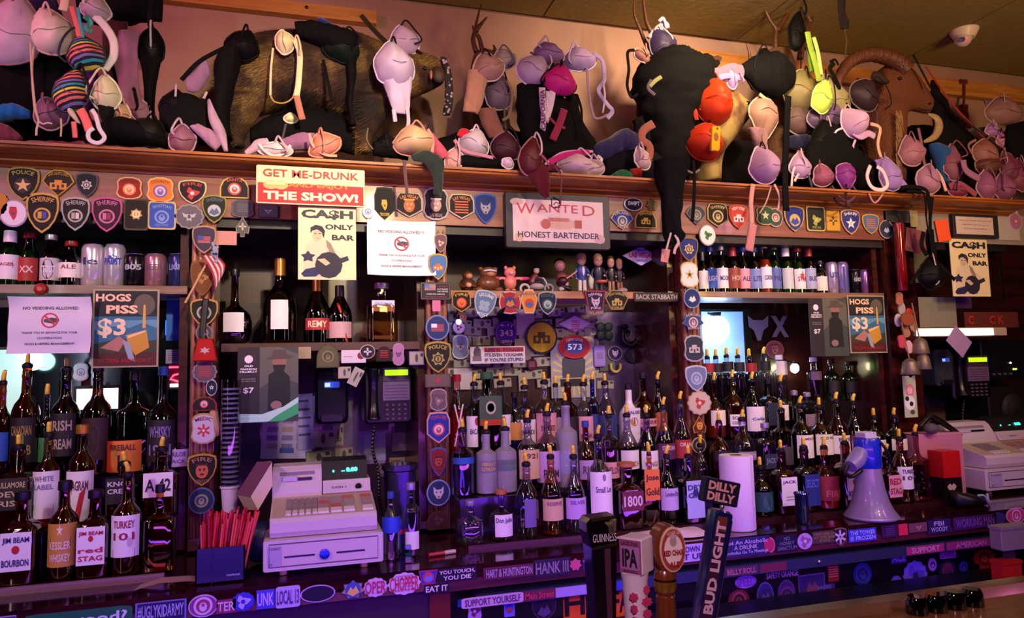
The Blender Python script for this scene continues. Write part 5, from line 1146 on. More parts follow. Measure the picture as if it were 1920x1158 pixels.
def garment(label, col, Y, cups=(), straps=(), drapes=(), trim=None, name='bra', cat='bra', mt=None, scol=None, D=.05, wr=.012, grp=None):
    """cups (u,v,w,h,rot[,colour]); straps (pts, width px[,colour]); drapes (stations uA,vA,uB,vB,depth m[,colour]) in photo pixels on plane Y"""
    f0 = cups[0][:2] if cups else (drapes[0][0][0][:2] if drapes else straps[0][0][0][:2])
    r = P(f0[0], f0[1], Y); root = thing(name, label, cat, r, grp); cm = mt or cloth(col)
    for q in cups:
        yy = Y-(.012 if q is not cups[0] else 0); m, rim, c = cup_mesh(*q[:5], yy, D*(q[6] if len(q) > 6 else 1)*min(1.3, max(.45, q[2]/60)))
        mm = satin(q[5]) if len(q) > 5 and q[5] else (mt or satin(col))
        co = obj('cup', m, mm, root, smooth=True, org=r)
        s_ = ppm(q[0], q[1], Y); Rr = math.radians(q[4]); w2, h2 = q[2]/2/s_, q[3]/2/s_
        if q[2] > 30:
            sg = SE.choice((-1, 1)); cc = P(q[0], q[1], yy)
            def lp(x, z, y): return cc+Vector((x*math.cos(Rr)+z*math.sin(Rr), y, -x*math.sin(Rr)+z*math.cos(Rr)))
            hx = SE.uniform(-.5, .5)*w2; dn = SE.uniform(.6, 1.5)*h2; pk = lp(0, h2*1.05, -.01)
            sp_ = spline([pk, pk+Vector((hx*.6, -.012, .02)), pk+Vector((hx*1.5, -.03, -dn*.3)), pk+Vector((hx*2+SE.uniform(-.01, .02), -.035, -dn)), pk+Vector((hx*1.2, -.02, -dn*1.25))], 5)
            obj('strap', M().tube(sp_, .0042, 6, .3), satin(SE.choice([col, trim or col, '#b8a0a8', '#1a141a'])), co, smooth=True, org=r)
            sm_ = [lp(w2*.9*(-1+2*i/8), -h2*.15+h2*.10*math.sin(i), -D*(q[6] if len(q) > 6 else 1)*min(1.3, max(.45, q[2]/60))*max(0, 1-abs(-1+2*i/8)**2.2*.9)**.8-.0025) for i in range(9)]
            obj('seam', M().tube(spline(sm_, 3), .0013, 5), satin(darker(q[5] if len(q) > 5 and q[5] else col)), co, smooth=True, org=r)
        obj('trim', M().tube(rim, .0040, 6), satin(trim or lighter(q[5] if len(q) > 5 and q[5] else col)), co, smooth=True, org=r)  # default trim colour is lightened to suggest satin edges catching light
    for q in straps:
        pts = line(q[0], Y-.02); s = ppm(q[0][0][0], q[0][0][1], Y)
        obj('strap', M().tube(pts, q[1]/2/s, 8, .28), cloth(q[2] if len(q) > 2 else (scol or col)), root, smooth=True, org=r)
    for q in drapes:
        st = [(P(a[0], a[1], Y), P(a[2], a[3], Y), a[4]) for a in q[0]]
        obj('fabric', M().loft(st, 26, 9, wr, seed=f0[0]), cloth(q[1]) if len(q) > 1 and q[1] else cm, root, smooth=True, org=r)
    return root
BK = '#0b090c'
g = garment
rain = ramp_mat(['#e8706a', '#1c1c24', '#d8d848', '#1c1c24', '#30a0b0', '#1c1c24', '#7c70b0', '#1c1c24', '#e8706a', '#1c1c24'], 4.2, kind='wave', rot=(0, .35, 0))
# ---- far left cluster
g('big lilac and cream bra cup at the left frame edge', '#c8b4c0', 2.80, [(22, 60, 110, 130, 10)], [([(64, 75), (60, 140), (66, 215)], 4, '#c8b890')], trim='#8c7468')
g('white bra cup covered with faint handwriting', '#e8dcc4', 2.79, [(98, 62, 78, 88, -20)], [([(118, 20), (122, 0), (118, -30)], 16, '#e0d4a8')], trim='#c8b898')
g('neon striped bra hanging by its tangled strings', '#e8706a', 2.74, [(161, 102, 66, 66, -12), (134, 172, 60, 80, 12)], [([(134, 12), (142, 40), (150, 74)], 9), ([(146, 14), (150, 44), (156, 70)], 6, '#40a8a8'), ([(150, 205), (160, 222), (168, 245)], 16), ([(138, 228), (140, 245), (141, 258)], 9, '#e8706a')], mt=rain, trim='#2c2c34')
for k, (u, v, w_, h_) in enumerate([(168, 48, 22, 32)]): g('small mint green ribbon tangle beside the neon bra', '#58c0a8', 2.78, [], [([(158, 30), (170, 42), (160, 52), (172, 60)], 10)], name='ribbon', cat='ribbon')
g('long ivory ribbon strap looping down beside neon bra', '#d8cfc4', 2.77, [(180, 18, 54, 42, 20, '#b8a8ac')], [([(178, 30), (196, 48), (212, 75), (213, 105), (202, 122), (196, 130)], 15)])
g('pointed ivory bra cup over a black one', '#d8d0a8', 2.76, [(199, 176, 50, 66, 0)], [], [([(184, 200, 216, 200, .02), (188, 218, 212, 218, .02), (194, 232, 204, 232, .01)], '#14120f')])
g('ivory ribbon loop hanging low over the cabinet edge', '#d8ccd0', 2.70, [], [([(172, 205), (180, 218), (186, 240), (196, 258), (184, 268), (168, 262), (166, 248), (176, 240)], 8)], name='ribbon', cat='ribbon')
g('thin cream cord knotted near its lower end', '#c8b490', 2.71, [], [([(57, 80), (60, 140), (66, 200), (72, 226), (69, 240), (68, 254)], 4), ([(72, 226), (80, 232), (90, 230), (98, 232)], 3), ([(114, 222), (115, 240), (114, 256)], 3)], name='cord', cat='cord')
g('black cloth bundle filling the far left of cabinet top', BK, 2.98, [], [], [([(-40, 95, -40, 262, .12), (40, 85, 40, 262, .14), (110, 90, 110, 262, .14), (170, 130, 170, 262, .10)],)], name='cloth_bundle', cat='cloth')
g('black bra heap low at left between ivory loop and mauve cup', BK, 2.80, [(280, 248, 66, 50, 30, '#16140f')], [], [([(150, 258, 160, 268, .02), (215, 222, 215, 270, .07), (270, 232, 270, 274, .06), (312, 262, 312, 276, .03)],)], cat='bra')
g('blue cloth lying at the left edge of cabinet top', '#1c68a8', 2.82, [], [], [([(-20, 205, -20, 232, .03), (20, 195, 20, 226, .04), (58, 208, 58, 222, .02)],)], name='cloth', cat='cloth')
g('dusky mauve bra cup under the neon bra', '#7c5468', 2.80, [(96, 214, 60, 56, -30)])
g('maroon cloth corner at the left cabinet edge', '#6c303c', 2.73, [], [], [([(-10, 225, -10, 262, .02), (20, 238, 16, 264, .02), (42, 256, 40, 264, .01)],)], name='cloth', cat='cloth')
g('slim ivory panty side hanging below neon bra', '#d0c4a4', 2.73, [], [], [([(116, 190, 122, 192, .01), (128, 212, 138, 206, .015), (146, 232, 152, 232, .008)],)], name='garment', cat='underwear')
g('purple satin cloth behind the neon bra', '#4c1468', 2.86, [], [], [([(150, 125, 185, 125, .02), (150, 170, 182, 170, .02), (160, 205, 180, 205, .02)],)], name='cloth', cat='cloth')
g('peach gathered cloth beside the ivory cup', '#c89c7c', 2.80, [(228, 212, 32, 32, 20)])
g('small pink satin scrap near the ivory loop', '#c86878', 2.76, [], [], [([(166, 205, 172, 226, .01), (182, 212, 180, 228, .01)],)], name='cloth', cat='cloth')
g('black jacket hanging at upper left with pointed sleeve', BK, 3.0, [], [], [([(150, -30, 150, 40, .06), (215, -30, 210, 48, .08), (262, -30, 262, 40, .08), (303, -30, 303, 40, .03)],)], name='jacket', cat='garment')
g('black bra hanging beside mauve wall, long wing down', BK, 2.95, [(283, 88, 48, 72, 0)], [([(284, 55), (280, 30), (285, -10)], 10)], [([(262, 108, 304, 108, .03), (268, 150, 294, 150, .03), (272, 200, 290, 200, .03), (270, 236, 292, 236, .04)],)])
g('long mauve slip sleeve hanging left of the black bra', '#8c5c78', 2.92, [(262, 205, 34, 56, -25, '#9c6c88')], [], [([(222, 60, 262, 60, .02), (214, 115, 258, 115, .02), (222, 160, 262, 160, .02), (240, 210, 270, 200, .02)],)], name='garment', cat='underwear')
g('dark burgundy shirt half hidden behind the ivory ribbon', '#3c1420', 3.0, [], [], [([(190, 40, 240, 40, .03), (195, 120, 240, 120, .04), (200, 210, 240, 210, .05)],)], name='shirt', cat='garment')
g('navy cloth behind the handwriting cup', '#1c1a3c', 2.92, [], [], [([(38, -20, 100, -20, .03), (60, 30, 120, 30, .04), (80, 60, 150, 60, .03)],)], name='cloth', cat='cloth')
# ---- boar and the clothes on it
BO = P(560, 270, 3.05); BO.z = 2.39
boar = thing('mounted_boar', 'stuffed brown boar standing sideways on cabinet top, draped with bras', 'taxidermy', BO)
m = M(); Yb_ = 3.06
def S(a, Y=Yb_): return [(P(q[0], q[1], Y), P(q[2], q[3], Y), q[4]) for q in a]
m.loft(S([(404, 130, 402, 180, .03), (420, 98, 414, 218, .09), (465, 70, 460, 222, .13), (530, 60, 525, 208, .15), (600, 62, 600, 206, .15), (655, 60, 650, 216, .14), (705, 76, 695, 232, .12), (745, 96, 735, 205, .10), (785, 98, 780, 182, .085), (812, 106, 812, 168, .065), (834, 120, 832, 156, .045)]), 18, 4)
m.loft(S([(414, 180, 500, 186, .08), (418, 215, 486, 218, .06), (426, 245, 466, 248, .045), (434, 262, 458, 264, .04), (430, 277, 462, 278, .045)], 2.99), 14, 4)
m.loft(S([(500, 180, 570, 190, .07), (510, 215, 548, 215, .05), (512, 240, 534, 240, .035), (510, 268, 540, 268, .04)], 3.16), 12, 3)
m.loft(S([(648, 180, 745, 190, .08), (660, 220, 728, 222, .065), (666, 245, 706, 250, .045), (670, 268, 696, 270, .04), (664, 287, 700, 288, .045)], 2.99), 14, 4)
m.loft(S([(745, 108, 765, 100, .02), (757, 92, 770, 92, .015), (768, 78, 774, 78, .004)], 3.0), 8, 2)
rm = random.Random(5)
fur = ramp_mat(['#0c0504', '#1c0a06', '#341a0e', '#5c4020'], 4.5, rough=.85, kind='noise', bump=.5)
bo = obj('body', m, fur, boar, org=BO, remesh=.013, smooth=True)
me = bo.data
fm = M(); pol = [p for p in me.polygons if p.normal.y < .3]
for i in range(9000):
    p = rm.choice(pol); c = p.center; nn = p.normal
    c = c+Vector((rm.uniform(-.008, .008), 0, rm.uniform(-.008, .008))); L = rm.uniform(.018, .038)
    dr = (Vector((-.75, 0, -.55))+nn*.35+Vector((rm.uniform(-.25, .25), 0, rm.uniform(-.25, .25)))).normalized(); sd = dr.cross(nn).normalized()*.0014
    fm.add([c-sd, c+sd, c+dr*L], [(0, 1, 2)])
fo = obj('fur', fm, ramp_mat(['#100605', '#2a120a', '#4c3018', '#8c7038'], 4.5, rough=.7, kind='noise'), boar); fo['kind'] = 'stuff'
e_ = P(797, 128, 2.975)-BO; obj('eye', M().ell(e_, .009, .009, .009), mat('#0c0806', .1, coat=1), boar, smooth=True)
e_ = P(822, 140, 2.985)-BO; sn = obj('snout', M().ell(e_, .032, .02, .038), mat('#3c2420', .6, bump=.3), boar, smooth=True)
obj('tongue', M().ell(P(808, 140, 2.95)-BO, .007, .012, .022), mat('#b86860', .3), boar, smooth=True)
for du in (416, 656): pass
g('black lace camisole draped over the boar rump', BK, 2.90, [(455, 85, 60, 56, 20), (390, 228, 60, 60, -20)], [([(420, 90), (400, 100), (370, 118), (340, 150)], 8), ([(330, 170), (326, 182), (340, 210), (352, 216), (370, 205), (388, 172)], 5, '#b8a0a8'), ([(302, 206), (330, 198), (356, 186)], 4, '#a08090')], [([(440, 70, 460, 70, .03), (405, 110, 452, 112, .06), (402, 160, 440, 165, .06), (400, 205, 430, 215, .06), (396, 240, 436, 262, .06)],), ([(345, 140, 352, 172, .015), (362, 130, 372, 172, .02), (385, 104, 396, 140, .02)], '#8c6488')])
g('black bra heap left of the boar hind leg', BK, 2.86, [(330, 200, 60, 56, 0)], [], [([(302, 200, 302, 240, .04), (340, 178, 340, 262, .06), (385, 190, 385, 272, .06), (420, 230, 420, 278, .04)],)])
g('mauve bra cup resting on the edge left of the boar', '#8c5870', 2.78, [(342, 262, 48, 52, 0)])
g('long lilac bra wing folded beside boar hind foot', '#a47898', 2.76, [], [], [([(356, 238, 372, 232, .01), (380, 262, 398, 244, .02), (405, 284, 416, 268, .015)],), ([(388, 188, 394, 186, .01), (392, 225, 410, 220, .02), (410, 262, 424, 250, .02), (420, 284, 428, 284, .01)], '#b090a8')])
g('cream bra cup on boar back with hanging straps', '#e8d4a8', 2.88, [(534, 80, 46, 34, 80)], [([(512, 90), (508, 130), (507, 178)], 4), ([(507, 178), (514, 190), (532, 193), (548, 184), (553, 168)], 3, '#a88850'), ([(552, 74), (562, 100), (560, 150), (556, 180)], 11), ([(556, 180), (562, 205), (567, 224)], 12, '#b07060')])
g('black and blue frilled garment thrown over boar back', BK, 2.90, [(640, 90, 66, 56, 10, '#101a14')], [([(594, 40), (612, 46), (630, 58), (650, 70), (672, 84)], 16, '#202058'), ([(600, 34), (606, 44), (614, 40)], 12, '#2844a8')], [([(552, 42, 556, 68, .02), (585, 40, 590, 82, .05), (620, 48, 625, 100, .07), (660, 62, 655, 110, .06), (672, 72, 668, 90, .02)],), ([(640, 90, 668, 88, .03), (652, 140, 668, 140, .02), (652, 190, 662, 190, .02), (655, 235, 668, 235, .02)],)], name='garment', cat='garment')
g('small black nylon strap ring hanging over the boar flank', BK, 2.90, [], [([(606, 112), (612, 140), (618, 168), (622, 190)], 6)], name='strap', cat='strap')
g('white long line bra draped across the boar shoulder', '#cbb4d8', 2.85, [(738, 124, 76, 84, -6)], [([(764, 205), (766, 225), (764, 240)], 7), ([(738, 205), (740, 218), (741, 228)], 8)], [([(716, 148, 772, 148, .045), (724, 172, 770, 172, .03), (732, 195, 770, 195, .022), (738, 212, 768, 214, .01)],)], D=.075)
g('pale lilac cap shaped cup on the boar neck', '#b898c0', 3.0, [(758, 78, 62, 56, -12)], [], [([(752, 84, 764, 96, .01), (775, 88, 782, 102, .012), (790, 98, 792, 106, .006)], '#1c1014')])
g('zebra patterned strap hanging behind the boar snout', '#6c5470', 3.0, [], [], [([(826, 108, 838, 108, .012), (832, 140, 846, 138, .012), (834, 180, 850, 180, .012), (830, 215, 846, 215, .012)],)], mt=ramp_mat(['#a890a8', '#1c1018'], 60, kind='vor'), name='strap', cat='strap')
g('dark long wooden stick leaning above the boar neck', '#2c1c14', 3.1, [], [([(677, 28), (700, 55), (725, 80)], 10)], name='stick', cat='stick')
g('dusky pink open bra cup lying on edge near boar foot', '#c07868', 2.74, [(608, 272, 66, 42, -28)], [([(580, 250), (588, 275), (610, 290), (632, 292)], 5, '#e09888')], trim='#d88878', D=.03)
g('white open bra cup lying on its back under the boar', '#d8c0c8', 2.75, [(516, 281, 62, 26, 0)], [([(484, 268), (496, 282), (512, 292), (530, 288), (545, 272)], 6)], [([(458, 284, 462, 292, .01), (480, 262, 484, 282, .015), (500, 258, 506, 268, .01)], '#c098b0')], D=.03)
g('lilac crumpled slip behind the dusky pink cup', '#8c5c88', 2.82, [], [], [([(530, 262, 530, 285, .02), (560, 250, 560, 282, .03), (590, 250, 590, 280, .02)],)], name='garment', cat='underwear')
g('small cream shoe toe under the boar belly', '#d8d0a8', 2.95, [(545, 222, 24, 18, 0)], [([(536, 232), (530, 262), (534, 292)], 4, '#483c4c')], name='garment', cat='shoe')
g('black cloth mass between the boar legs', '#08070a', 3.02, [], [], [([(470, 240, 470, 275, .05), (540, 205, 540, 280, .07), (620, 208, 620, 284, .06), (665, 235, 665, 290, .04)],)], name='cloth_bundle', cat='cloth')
g('large peach bra cup on the edge right of the boar foot', '#d8b08c', 2.76, [(776, 266, 80, 56, -8)], [([(802, 242), (812, 262), (810, 290), (816, 300)], 6, '#d88c90')], [([(812, 248, 806, 268, .01), (826, 270, 812, 290, .015), (845, 290, 826, 300, .01)], '#c0506c'), ([(806, 272, 800, 284, .01), (822, 282, 814, 298, .012)], '#b01030')], D=.07, trim='#c88878')
g('dark grey green strap draped down over the crown moulding', '#26302c', 2.665, [], [], [([(770, 292, 776, 302, .012), (800, 282, 794, 306, .018), (830, 300, 806, 318, .016), (832, 330, 812, 334, .012), (828, 368, 812, 364, .008)],)], name='garment', cat='underwear')
g('thin translucent strap hanging under the moulding', '#5c4048', 2.67, [], [([(758, 300), (760, 330), (763, 362)], 6)], name='strap', cat='strap')
g('black bra tangle between boar foot and the peach cup', BK, 2.80, [(725, 272, 50, 40, 0)], [([(690, 240), (688, 262), (700, 280)], 2, '#706058')], [([(700, 268, 700, 292, .03), (735, 262, 735, 296, .04), (765, 280, 765, 300, .03)],)])
g('black tights rolled behind the grey green strap', BK, 2.80, [], [], [([(800, 300, 800, 312, .02), (850, 290, 850, 318, .04), (900, 296, 900, 320, .04), (965, 300, 965, 322, .03)],)], name='tights', cat='tights')
# ---- deer with first antlers
ANT = mat('#4c2818', .45, bump=.3, bs=80)
def antler(root, org, branches, Y, r0=.014, m_=None):
    for br in branches:
        pts = line(br, Y, 5); n = len(pts); obj('antler', M().tube(pts, r0, 8, 1, [r0*(1-.75*i/(n-1)) for i in range(n)]), m_ or ANT, root, smooth=True, org=org)
def head_mount(name, label, u, v, Y, st, hair, branches=(), am=None, r0=.014, cat='taxidermy', extra=None):
    o = P(u, v, Y); root = thing(name, label, cat, o); m = M()
    for q in st: m.loft([(P(a[0], a[1], q[0]), P(a[2], a[3], q[0]), a[4]) for a in q[1]], 14, 4)
    obj('head', m, hair, root, org=o, remesh=.010, smooth=True); antler(root, o, branches, Y-.02, r0, am); return root, o
DEER = mat('#5c3a26', .85, bump=.5, bs=70, var=.35)
r_, o_ = head_mount('mounted_deer', 'small antlered deer head behind the beige bra, left of centre', 910, 150, 3.3, [(3.3, [(890, 95, 925, 95, .03), (880, 140, 940, 140, .06), (885, 200, 950, 200, .09), (890, 262, 960, 262, .10)])], DEER,
  [[(893, 97), (887, 75), (891, 55), (895, 35), (902, 8)], [(892, 58), (902, 45), (913, 32)], [(905, 98), (898, 70), (890, 62), (886, 48)], [(926, 100), (928, 92), (925, 84)]])
g('beige bra hanging on the small deer antler', '#a87864', 2.95, [(915, 128, 66, 52, -25, '#98706c')], [([(950, 150), (960, 175), (955, 215), (942, 225)], 5, '#6c5448')], [([(878, 132, 918, 138, .03), (874, 160, 910, 165, .03), (870, 190, 906, 192, .025), (868, 208, 896, 214, .015)],)])
g('grey floral bra behind the beige one', '#5c5468', 3.02, [(945, 112, 52, 36, -30, '#98888c'), (935, 175, 56, 66, 10, '#5c4c60')], [([(945, 200), (948, 240), (950, 270)], 4, '#483838')])
g('dusky rose cloth hanging under the small deer', '#7c4c48', 3.0, [], [], [([(895, 205, 930, 205, .02), (905, 235, 940, 235, .03), (918, 258, 948, 258, .02)],)], name='cloth', cat='cloth')
g('white round knitted cap with pink spots on the shelf', '#c8b8cc', 2.86, [(888, 272, 60, 56, 20)], [([(862, 256), (868, 246), (880, 250)], 12, '#b81c38'), ([(866, 262), (874, 258), (878, 264)], 8, '#e0c0c8')], name='cap', cat='hat', D=.08)
g('pink lace bra edge crossing below the white cap', '#b87890', 2.77, [(850, 300, 34, 44, 10, '#c89098')], [([(852, 262), (870, 282), (900, 290), (925, 296)], 7)])
g('plum velvet cloth right of the white cap', '#3c1028', 2.88, [(948, 276, 60, 56, 0)], name='cloth', cat='cloth')
g('small white satin bow on the cabinet edge', '#d8b8e0', 2.75, [(952, 306, 24, 20, 30)], name='bow', cat='bow')
# ---- centre
g('silvery lilac satin bra with purple back cup', '#a890b0', 2.96, [(1028, 102, 62, 44, 0, '#7c5c90'), (1000, 132, 66, 64, 25)], [([(994, 98), (1010, 106), (1028, 116), (1040, 112)], 4, '#48305c')], D=.06)
g('black corset behind the magenta cup', BK, 2.98, [], [], [([(968, 160, 1010, 150, .04), (968, 200, 1050, 180, .07), (975, 250, 1080, 220, .08), (985, 300, 1100, 290, .09)],), ([(1060, 180, 1085, 180, .03), (1070, 230, 1092, 230, .04), (1080, 290, 1140, 300, .06)],)], name='corset', cat='garment')
g('hot magenta bra cup with black piping', '#b81878', 2.90, [(1049, 152, 66, 58, 12)], [([(1038, 118), (1030, 135), (1016, 158)], 5, BK), ([(1082, 178), (1090, 205), (1090, 240), (1084, 262)], 5, BK)], trim='#0c080c', D=.06)
rt = g('white elastic band with purple lettering, hanging from the magenta cup', '#cdb8c8', 2.895, [], [], [([(1010, 164, 1022, 166, .006), (1012, 195, 1024, 196, .006), (1014, 220, 1024, 220, .006), (1012, 240, 1022, 246, .005)], '#c8b0c8'), ([(1024, 170, 1042, 172, .006), (1024, 200, 1036, 205, .006), (1022, 228, 1028, 232, .005)], '#d0bccc')], name='elastic_band', cat='strap')
tm = M(); put_text(tm, 'CALIFORNIA', 0, 0, .18, .022, y=0, rot=PI/2, bold=.03); obj('lettering', tm, cloth('#502060'), rt, loc=P(1018, 205, 2.876)-P(1010, 164, 2.895))
g('lilac bra hanging with long loose straps at centre', '#a88cc0', 3.05, [(1085, 112, 66, 46, -10)], [([(1100, 125), (1104, 170), (1112, 215), (1122, 222), (1140, 215)], 5, '#7c6080'), ([(1112, 100), (1130, 115), (1132, 150), (1122, 170), (1138, 195), (1148, 208), (1138, 222)], 9, '#907cb0'), ([(1130, 150), (1134, 180), (1130, 212)], 4)], D=.06)
g('dark pink lace thong inside the black corset', '#8c2444', 2.885, [], [([(1030, 220), (1045, 235), (1060, 240)], 5), ([(1058, 205), (1050, 230), (1036, 262)], 14)], name='garment', cat='underwear')
g('indigo cloth heap near the wooden baseboard', '#221c4c', 2.95, [], [], [([(1108, 275, 1108, 300, .03), (1140, 258, 1140, 305, .06), (1175, 240, 1175, 310, .06), (1200, 262, 1200, 318, .05)],)], name='cloth', cat='cloth')
g('white and magenta printed bra lying at the edge', '#c8a8b4', 2.76, [(1080, 310, 76, 42, 0), (1112, 316, 46, 32, -20, '#b8a0a0')], [([(1030, 304), (1055, 292), (1080, 287), (1105, 286)], 12, '#b0206c'), ([(1022, 308), (1050, 288), (1080, 283), (1112, 284)], 5, '#d098c8'), ([(1120, 292), (1128, 298), (1124, 306)], 6, '#d8c0b8')], trim='#c89cb8')
g('maroon lace bra slipping over the crown moulding', '#4c0c18', 2.66, [(995, 295, 46, 70, 10)], [([(1040, 312), (1052, 330), (1052, 355), (1050, 385), (1040, 388)], 3, '#6c3440'), ([(1000, 275), (1020, 295), (1030, 310)], 4, '#984050')], [([(980, 310, 1020, 305, .015), (996, 340, 1030, 330, .015), (1010, 358, 1030, 352, .01), (1022, 372, 1030, 368, .006)],), ([(1015, 318, 1040, 306, .012), (1040, 320, 1052, 318, .01)], '#581020')])
hk = thing('garter_clasp', 'black metal garter clasp dangling before the framed sign', 'clasp', P(1042, 384, 2.655)); s = 1/ppm(1042, 384, 2.66)
obj('hook', M().tube([Vector((x*s, 0, z*s)) for x, z in ((-8, 12), (-8, -3), (-2, -6), (8, -4), (8, 3), (0, 5), (-4, 0))], .0022, 6), mat('#100c10', .3, .8), hk); obj('loop', M().tube([Vector((x*s, 0, z*s)) for x, z in ((-5, 14), (6, 10), (9, 2))], .003, 6), cloth('#1c0c14'), hk)
g('green cloth corner with white print on the edge', '#18543c', 2.76, [], [], [([(1145, 328, 1146, 334, .01), (1165, 318, 1165, 336, .02), (1182, 322, 1186, 336, .01)],)], name='cloth', cat='cloth')
g('small red cloth scrap beside the green corner', '#8c1c18', 2.80, [], [], [([(1182, 316, 1184, 334, .01), (1200, 314, 1200, 338, .02)],)], name='cloth', cat='cloth')
# ---- the second deer under black clothes
r_, o_ = head_mount('mounted_deer', 'tall antlered deer buried under black clothes right of centre', 1240, 200, 3.1, [(3.1, [(1215, 110, 1270, 110, .05), (1210, 160, 1290, 160, .09), (1225, 230, 1290, 230, .10), (1215, 312, 1300, 312, .12)])], DEER,
  [[(1232, 112), (1213, 85), (1200, 55), (1189, 25), (1190, -10)], [(1222, 62), (1212, 40), (1206, 0), (1204, -12)], [(1228, 108), (1238, 88), (1247, 70), (1252, 55)]])
g('huge black coat hanging over the second deer', BK, 2.92, [], [], [([(1235, 95, 1275, 92, .05), (1195, 125, 1330, 115, .10), (1190, 170, 1338, 165, .13), (1200, 220, 1300, 220, .12), (1215, 270, 1296, 270, .10), (1225, 330, 1290, 330, .06)],), ([(1268, 100, 1268, 128, .03), (1300, 96, 1300, 135, .04), (1330, 104, 1326, 132, .03), (1346, 122, 1336, 136, .01)],), ([(1186, 226, 1210, 215, .02), (1196, 262, 1226, 250, .03), (1212, 300, 1232, 295, .02)],)], name='coat', cat='garment', wr=.03)
g('black stocking leg hanging far down over the fascia', '#09080a', 2.665, [], [], [([(1228, 300, 1292, 300, .05), (1230, 335, 1284, 335, .045), (1240, 380, 1278, 380, .035), (1242, 425, 1276, 425, .03), (1246, 445, 1284, 442, .025), (1250, 462, 1272, 458, .015)],)], name='stocking', cat='stocking')
g('pale pink garter tabs below the black stocking foot', '#c88c84', 2.66, [], [([(1266, 440), (1272, 454), (1266, 466), (1264, 476)], 6, '#c0a8a4'), ([(1258, 436), (1252, 458), (1249, 470)], 4, '#c0a8a4')], [([(1241, 466, 1257, 468, .006), (1240, 480, 1255, 482, .006), (1239, 490, 1253, 493, .004)],)], name='garter', cat='garter')
g('violet black lace bra crowning the second deer', '#30244c', 2.96, [(1242, 84, 60, 58, -35, '#302448')], [([(1236, 40), (1244, 34), (1250, 52)], 6, '#d8b8c8')], [([(1212, 70, 1222, 74, .01), (1230, 48, 1240, 60, .012), (1248, 40, 1256, 52, .01)], '#a890b0')], mt=ramp_mat(['#4c3c70', '#141020', '#2c2048'], 30, kind='vor'))
g('small peach cup with black strap loop on the left of coat', '#a87870', 2.88, [(1204, 104, 36, 26, 30)], [([(1190, 94), (1177, 98), (1179, 130), (1176, 160), (1184, 182), (1196, 176)], 6, BK)])
g('white lace garter with green clasp in the black coat', '#6c6470', 2.78, [], [([(1218, 162), (1228, 152), (1240, 144)], 8, '#8c9058'), ([(1222, 150), (1215, 165), (1228, 178)], 7, '#5c4c5c')], name='garter', cat='garter')
g('rose bra band hanging below the black coat at left', '#8c5048', 2.82, [], [([(1225, 232), (1206, 245), (1204, 262), (1218, 275), (1216, 300)], 16), ([(1200, 265), (1216, 280), (1222, 300)], 7, BK)], name='bra')
g('silvery pink cup peeking under the rose band', '#b898a0', 2.80, [(1204, 298, 32, 44, -20)])
for q_ in [([(800, 268, 800, 312, .05), (900, 240, 900, 322, .08), (1000, 250, 1000, 328, .08), (1100, 268, 1100, 334, .07), (1210, 262, 1210, 338, .06)], '#120a12', 'black cloth heap filling the cabinet top behind the white cap'),
 ([(1290, 300, 1290, 345, .06), (1350, 270, 1350, 350, .08), (1420, 262, 1420, 352, .08), (1480, 262, 1480, 352, .05)], '#0e080c', 'black cloth heap below the orange bra deer'),
 ([(1480, 250, 1480, 352, .06), (1560, 215, 1560, 356, .09), (1640, 240, 1640, 362, .09), (1740, 235, 1740, 366, .08), (1790, 260, 1790, 368, .05)], '#160c12', 'dark cloth heap behind the ram neck'),
 ([(1130, 300, 1130, 332, .04), (1180, 280, 1180, 335, .05), (1240, 285, 1240, 340, .04)], '#0c0a14', 'black blue cloth lump left of the stocking')]:
    g(q_[2], q_[1], 3.22 if q_[0][0][0] != 1130 else 2.9, [], [], [(q_[0],)], name='cloth_bundle', cat='cloth')
# ---- masked third deer
r_, o_ = head_mount('mounted_deer', 'brown deer head with pale chin, muzzle pointing right at orange bra', 1370, 200, 3.0, [(2.96, [(1300, 150, 1300, 300, .09), (1345, 155, 1340, 300, .10), (1372, 168, 1368, 270, .08), (1392, 182, 1390, 240, .05), (1404, 192, 1402, 226, .035)]), (3.05, [(1290, 250, 1370, 250, .08), (1290, 300, 1350, 300, .10), (1300, 345, 1345, 345, .10)])], ramp_mat(['#3c2416', '#6c4c2c', '#8c7440'], 8, kind='noise', rough=.85, bump=.4),
  [[(1405, 125), (1406, 105), (1400, 80)]], r0=.013)
obj('nose', M().ell(P(1400, 196, 2.93)-o_, .022, .02, .018), mat('#1a1212', .25, coat=.5), r_, smooth=True)
obj('eye', M().ell(P(1387, 193, 2.90)-o_, .008, .008, .01), mat('#080606', .08, coat=1), r_, smooth=True)
g('bright orange padded bra strapped on the deer muzzle', '#b03008', 2.86, [(1336, 192, 76, 88, 0), (1318, 268, 74, 70, 20, '#a8260a')], [([(1304, 160), (1300, 190), (1306, 225)], 9, '#8c2010')], trim='#781808', D=.09)
fl = thing('plastic_flask', 'amber plastic flask tag shining on the orange bra', 'flask', P(1341, 260, 2.74))
obj('body', M().prism([(x*.022+z*.006, z*.058) for x, z in SH['rrect']], -.008, .008, .004), mat('#e09018', .12, coat=1), fl, smooth=30)
obj('print', M().prism([(x*.012, z*.02+.006) for x, z in SH['oval']], -.0095, -.0075), mat('#6c2808', .4), fl); obj('hole', M().prism([(x*.006+.008, z*.006+.045) for x, z in SH['circle']], -.0095, -.0075), mat('#4c1c08', .4), fl)
g('folded lilac lace camisole on top of the orange bra', '#a078b0', 2.88, [(1372, 148, 40, 24, 80, '#a884c0')], [([(1310, 130), (1318, 150), (1340, 148), (1365, 142), (1388, 146)], 12)], [([(1308, 120, 1314, 158, .02), (1340, 128, 1342, 156, .02), (1370, 118, 1378, 150, .015), (1392, 122, 1394, 144, .01)], '#86607c')], name='camisole')
